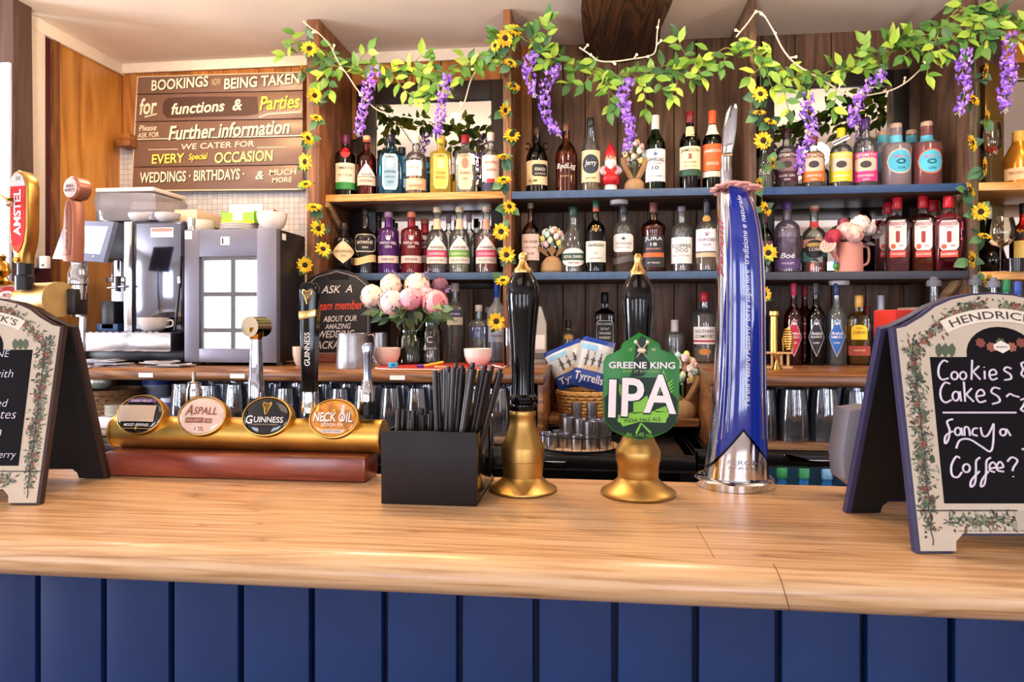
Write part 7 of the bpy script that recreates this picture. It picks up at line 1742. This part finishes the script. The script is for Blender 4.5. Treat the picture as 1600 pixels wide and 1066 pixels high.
disc_m = mat('2c1a0c', .8, 0, .3, 300, .8)
def sunflower_garland(label, spots, Y, path, seed):
    rr = random.Random(seed); pts = [W(px, py, Y) for px, py in path]; c = pts[0]
    o = thing('sunflower_garland', label, 'garland', c, group='sunflower garlands on the uprights')
    MB().tube(spline([p-c for p in pts], 6), .0016, mat('4a6a34', .7), 5).build('vine', o)
    lf = MB()
    for px, py, r, ya, pi_ in spots:
        k = S(px, Y); p = W(px, py, Y-.03)-c; R = r*k
        M = Matrix.Translation(p) @ Matrix.Rotation(radians(ya), 4, 'Z') @ Matrix.Rotation(radians(pi_), 4, 'X') @ Matrix.Rotation(pi/2, 4, 'X')
        mb = MB()
        for layer in range(2):
            for i in range(11):
                a = 2*pi*(i+.5*layer)/11+rr.gauss(0, .06); L = R*rr.uniform(.88, 1.05)*(1 if layer == 0 else .86); z0 = .002+layer*.003
                ca, sa = cos(a), sin(a)
                Pp = [(.22, 0, 0), (.45, .14, .05), (.75, .14, .09), (1, 0, .04), (.75, -.14, .09), (.45, -.14, .05), (.6, 0, .04)]
                V = [(L*(x*ca-y*sa), L*(x*sa+y*ca), z0+L*(z+.1*layer*x)) for x, y, z in Pp]
                mb.add(V, [[0, 1, 6], [1, 2, 6], [2, 3, 6], [3, 4, 6], [4, 5, 6], [5, 0, 6]], rr.choice(YEL), M)
        sf = mb.build('sunflower', o, recalc=False)
        MB().lathe([(R*.33, 0), (R*.33, .006), (R*.2, .009), (0, .0085)], disc_m, seg=16, M=M).build('disc', sf)
        for q_ in range(3): leaf(lf, p+Vector((0, .012, 0)), (rr.uniform(-1, 1), rr.uniform(-.3, .5), rr.uniform(-1, .5)), rr.uniform(.036, .055), rr.choice(SLV), rr, 1.5)
    lf.build('leaves', o, recalc=False)
r_ = 15
def spots(L, seed):
    rr = random.Random(seed); out = []
    for t in L:
        px, py = t[:2]; out.append((px, py, t[2] if len(t) > 2 else r_, t[3] if len(t) > 3 else rr.uniform(-60, 60), t[4] if len(t) > 4 else rr.uniform(-50, 35)))
    return out
sunflower_garland('sunflower garland hanging down the upright beside the booking board', spots([(484, 77, 15, 10, -10), (474, 111, 13, -65, 0), (491, 149, 13, 40, 20), (494, 186, 12, 30, -50), (480, 217, 14, 60, -20), (478, 253, 15, -20, 5), (478, 290, 13, 10, -50), (490, 326, 15, 20, -55), (496, 358, 15, 55, -10), (504, 390, 14, 40, -20), (477, 414, 14, 15, 10)], 1), 2.55, [(480, 60), (482, 110), (490, 180), (478, 250), (486, 320), (500, 370), (480, 425)], 1)
sunflower_garland('sunflower garland hanging down the upright between gin and whisky', spots([(789, 60, 15, 20, 10), (805, 48, 13, 30, -20), (775, 72, 11, -30, 0), (797, 100, 13, 30, -40), (802, 137, 13, 30, -40), (788, 172, 13, 50, 20), (800, 213, 15, 10, -30), (787, 247, 14, 0, -60), (787, 283, 14, 0, -50), (795, 324, 13, 30, -20), (783, 362, 15, 5, 5), (792, 398, 15, -5, 10), (776, 502, 16, -5, 5), (786, 440, 14, 0, -50)], 2), 2.55, [(790, 50), (798, 110), (795, 180), (792, 250), (790, 330), (790, 400), (782, 450), (776, 515)], 2)
sunflower_garland('sunflower garland hanging down just right of the blue font', spots([(1187, 148, 14, 10, -10), (1186, 178, 12, 0, -60), (1203, 192, 12, 20, -50), (1192, 220, 16, 0, 5), (1205, 255, 12, 60, 0), (1184, 288, 13, 55, 10), (1195, 327, 14, 45, -20), (1201, 395, 15, -20, 10), (1193, 460, 14, 20, 0)], 3), 2.54, [(1188, 110), (1190, 180), (1192, 240), (1190, 300), (1194, 350), (1198, 400), (1192, 470)], 3)
sunflower_garland('sunflower garland hanging down the dark upright by the wine glasses', spots([(1537, 112, 14, 55, 10), (1519, 157, 14, 30, -30), (1539, 185, 14, 55, 10), (1517, 224, 15, 40, -10), (1536, 261, 15, 55, 0), (1514, 297, 14, 50, -20), (1531, 331, 16, 0, 5), (1538, 371, 12, 10, -60), (1517, 406, 16, 45, -5), (1541, 438, 13, 40, 20)], 4), 2.53, [(1522, 80), (1526, 150), (1524, 230), (1524, 300), (1530, 340), (1528, 390), (1534, 445)], 4)
# ---- fairy lights
cable = mat('d8ccb8', .5); glow = mat('ffd070', .3, emis=14)
def fairy(label, path, Y, every, seed, lit=1):
    rr = random.Random(seed); pts = [W(x, y, Y) for x, y in path]; c = pts[0]
    o = thing('fairy_lights', label, 'fairy lights', c, group='fairy lights in the garlands'); P = spline([p-c for p in pts], 6)
    MB().tube(P, .0026, cable, 6).build('cable', o); gone = 0
    for i, p in enumerate(P):
        if i % every == every//2:
            d = Vector((rr.uniform(-1, 1), -.4, rr.uniform(-1, 1))).normalized()
            b = MB().cyl(p, p+d*.016, .0028, mat('e8dcc0', .4), 8).build('lamp_holder', o)
            MB().ell(p+d*.022, (.0042, .0042, .0042) if lit else .004, glow if (lit and rr.random() < .75) else mat('f0e2b8', .3), 8, 6).build('bulb', b)
fairy('pale fairy light cable looping from the upright across the gin bay', [(476, 36), (486, 44), (498, 52), (516, 72), (528, 96), (545, 120), (560, 142), (590, 172), (630, 182), (680, 186), (720, 170), (738, 120), (765, 88), (792, 62)], 2.555, 8, 1)
fairy('fairy light cable under the ceiling beam in the whisky bay', [(905, 74), (920, 84), (936, 95), (960, 96), (990, 92), (1012, 88), (1024, 80), (1027, 50), (1030, 30)], 2.50, 7, 2)
fairy('fairy light cable falling from the ceiling right of the blue font', [(1150, 58), (1165, 40), (1186, 18), (1206, 44), (1224, 78), (1246, 102), (1290, 128), (1330, 150), (1372, 146), (1400, 138), (1424, 122), (1452, 94)], 2.515, 6, 3)
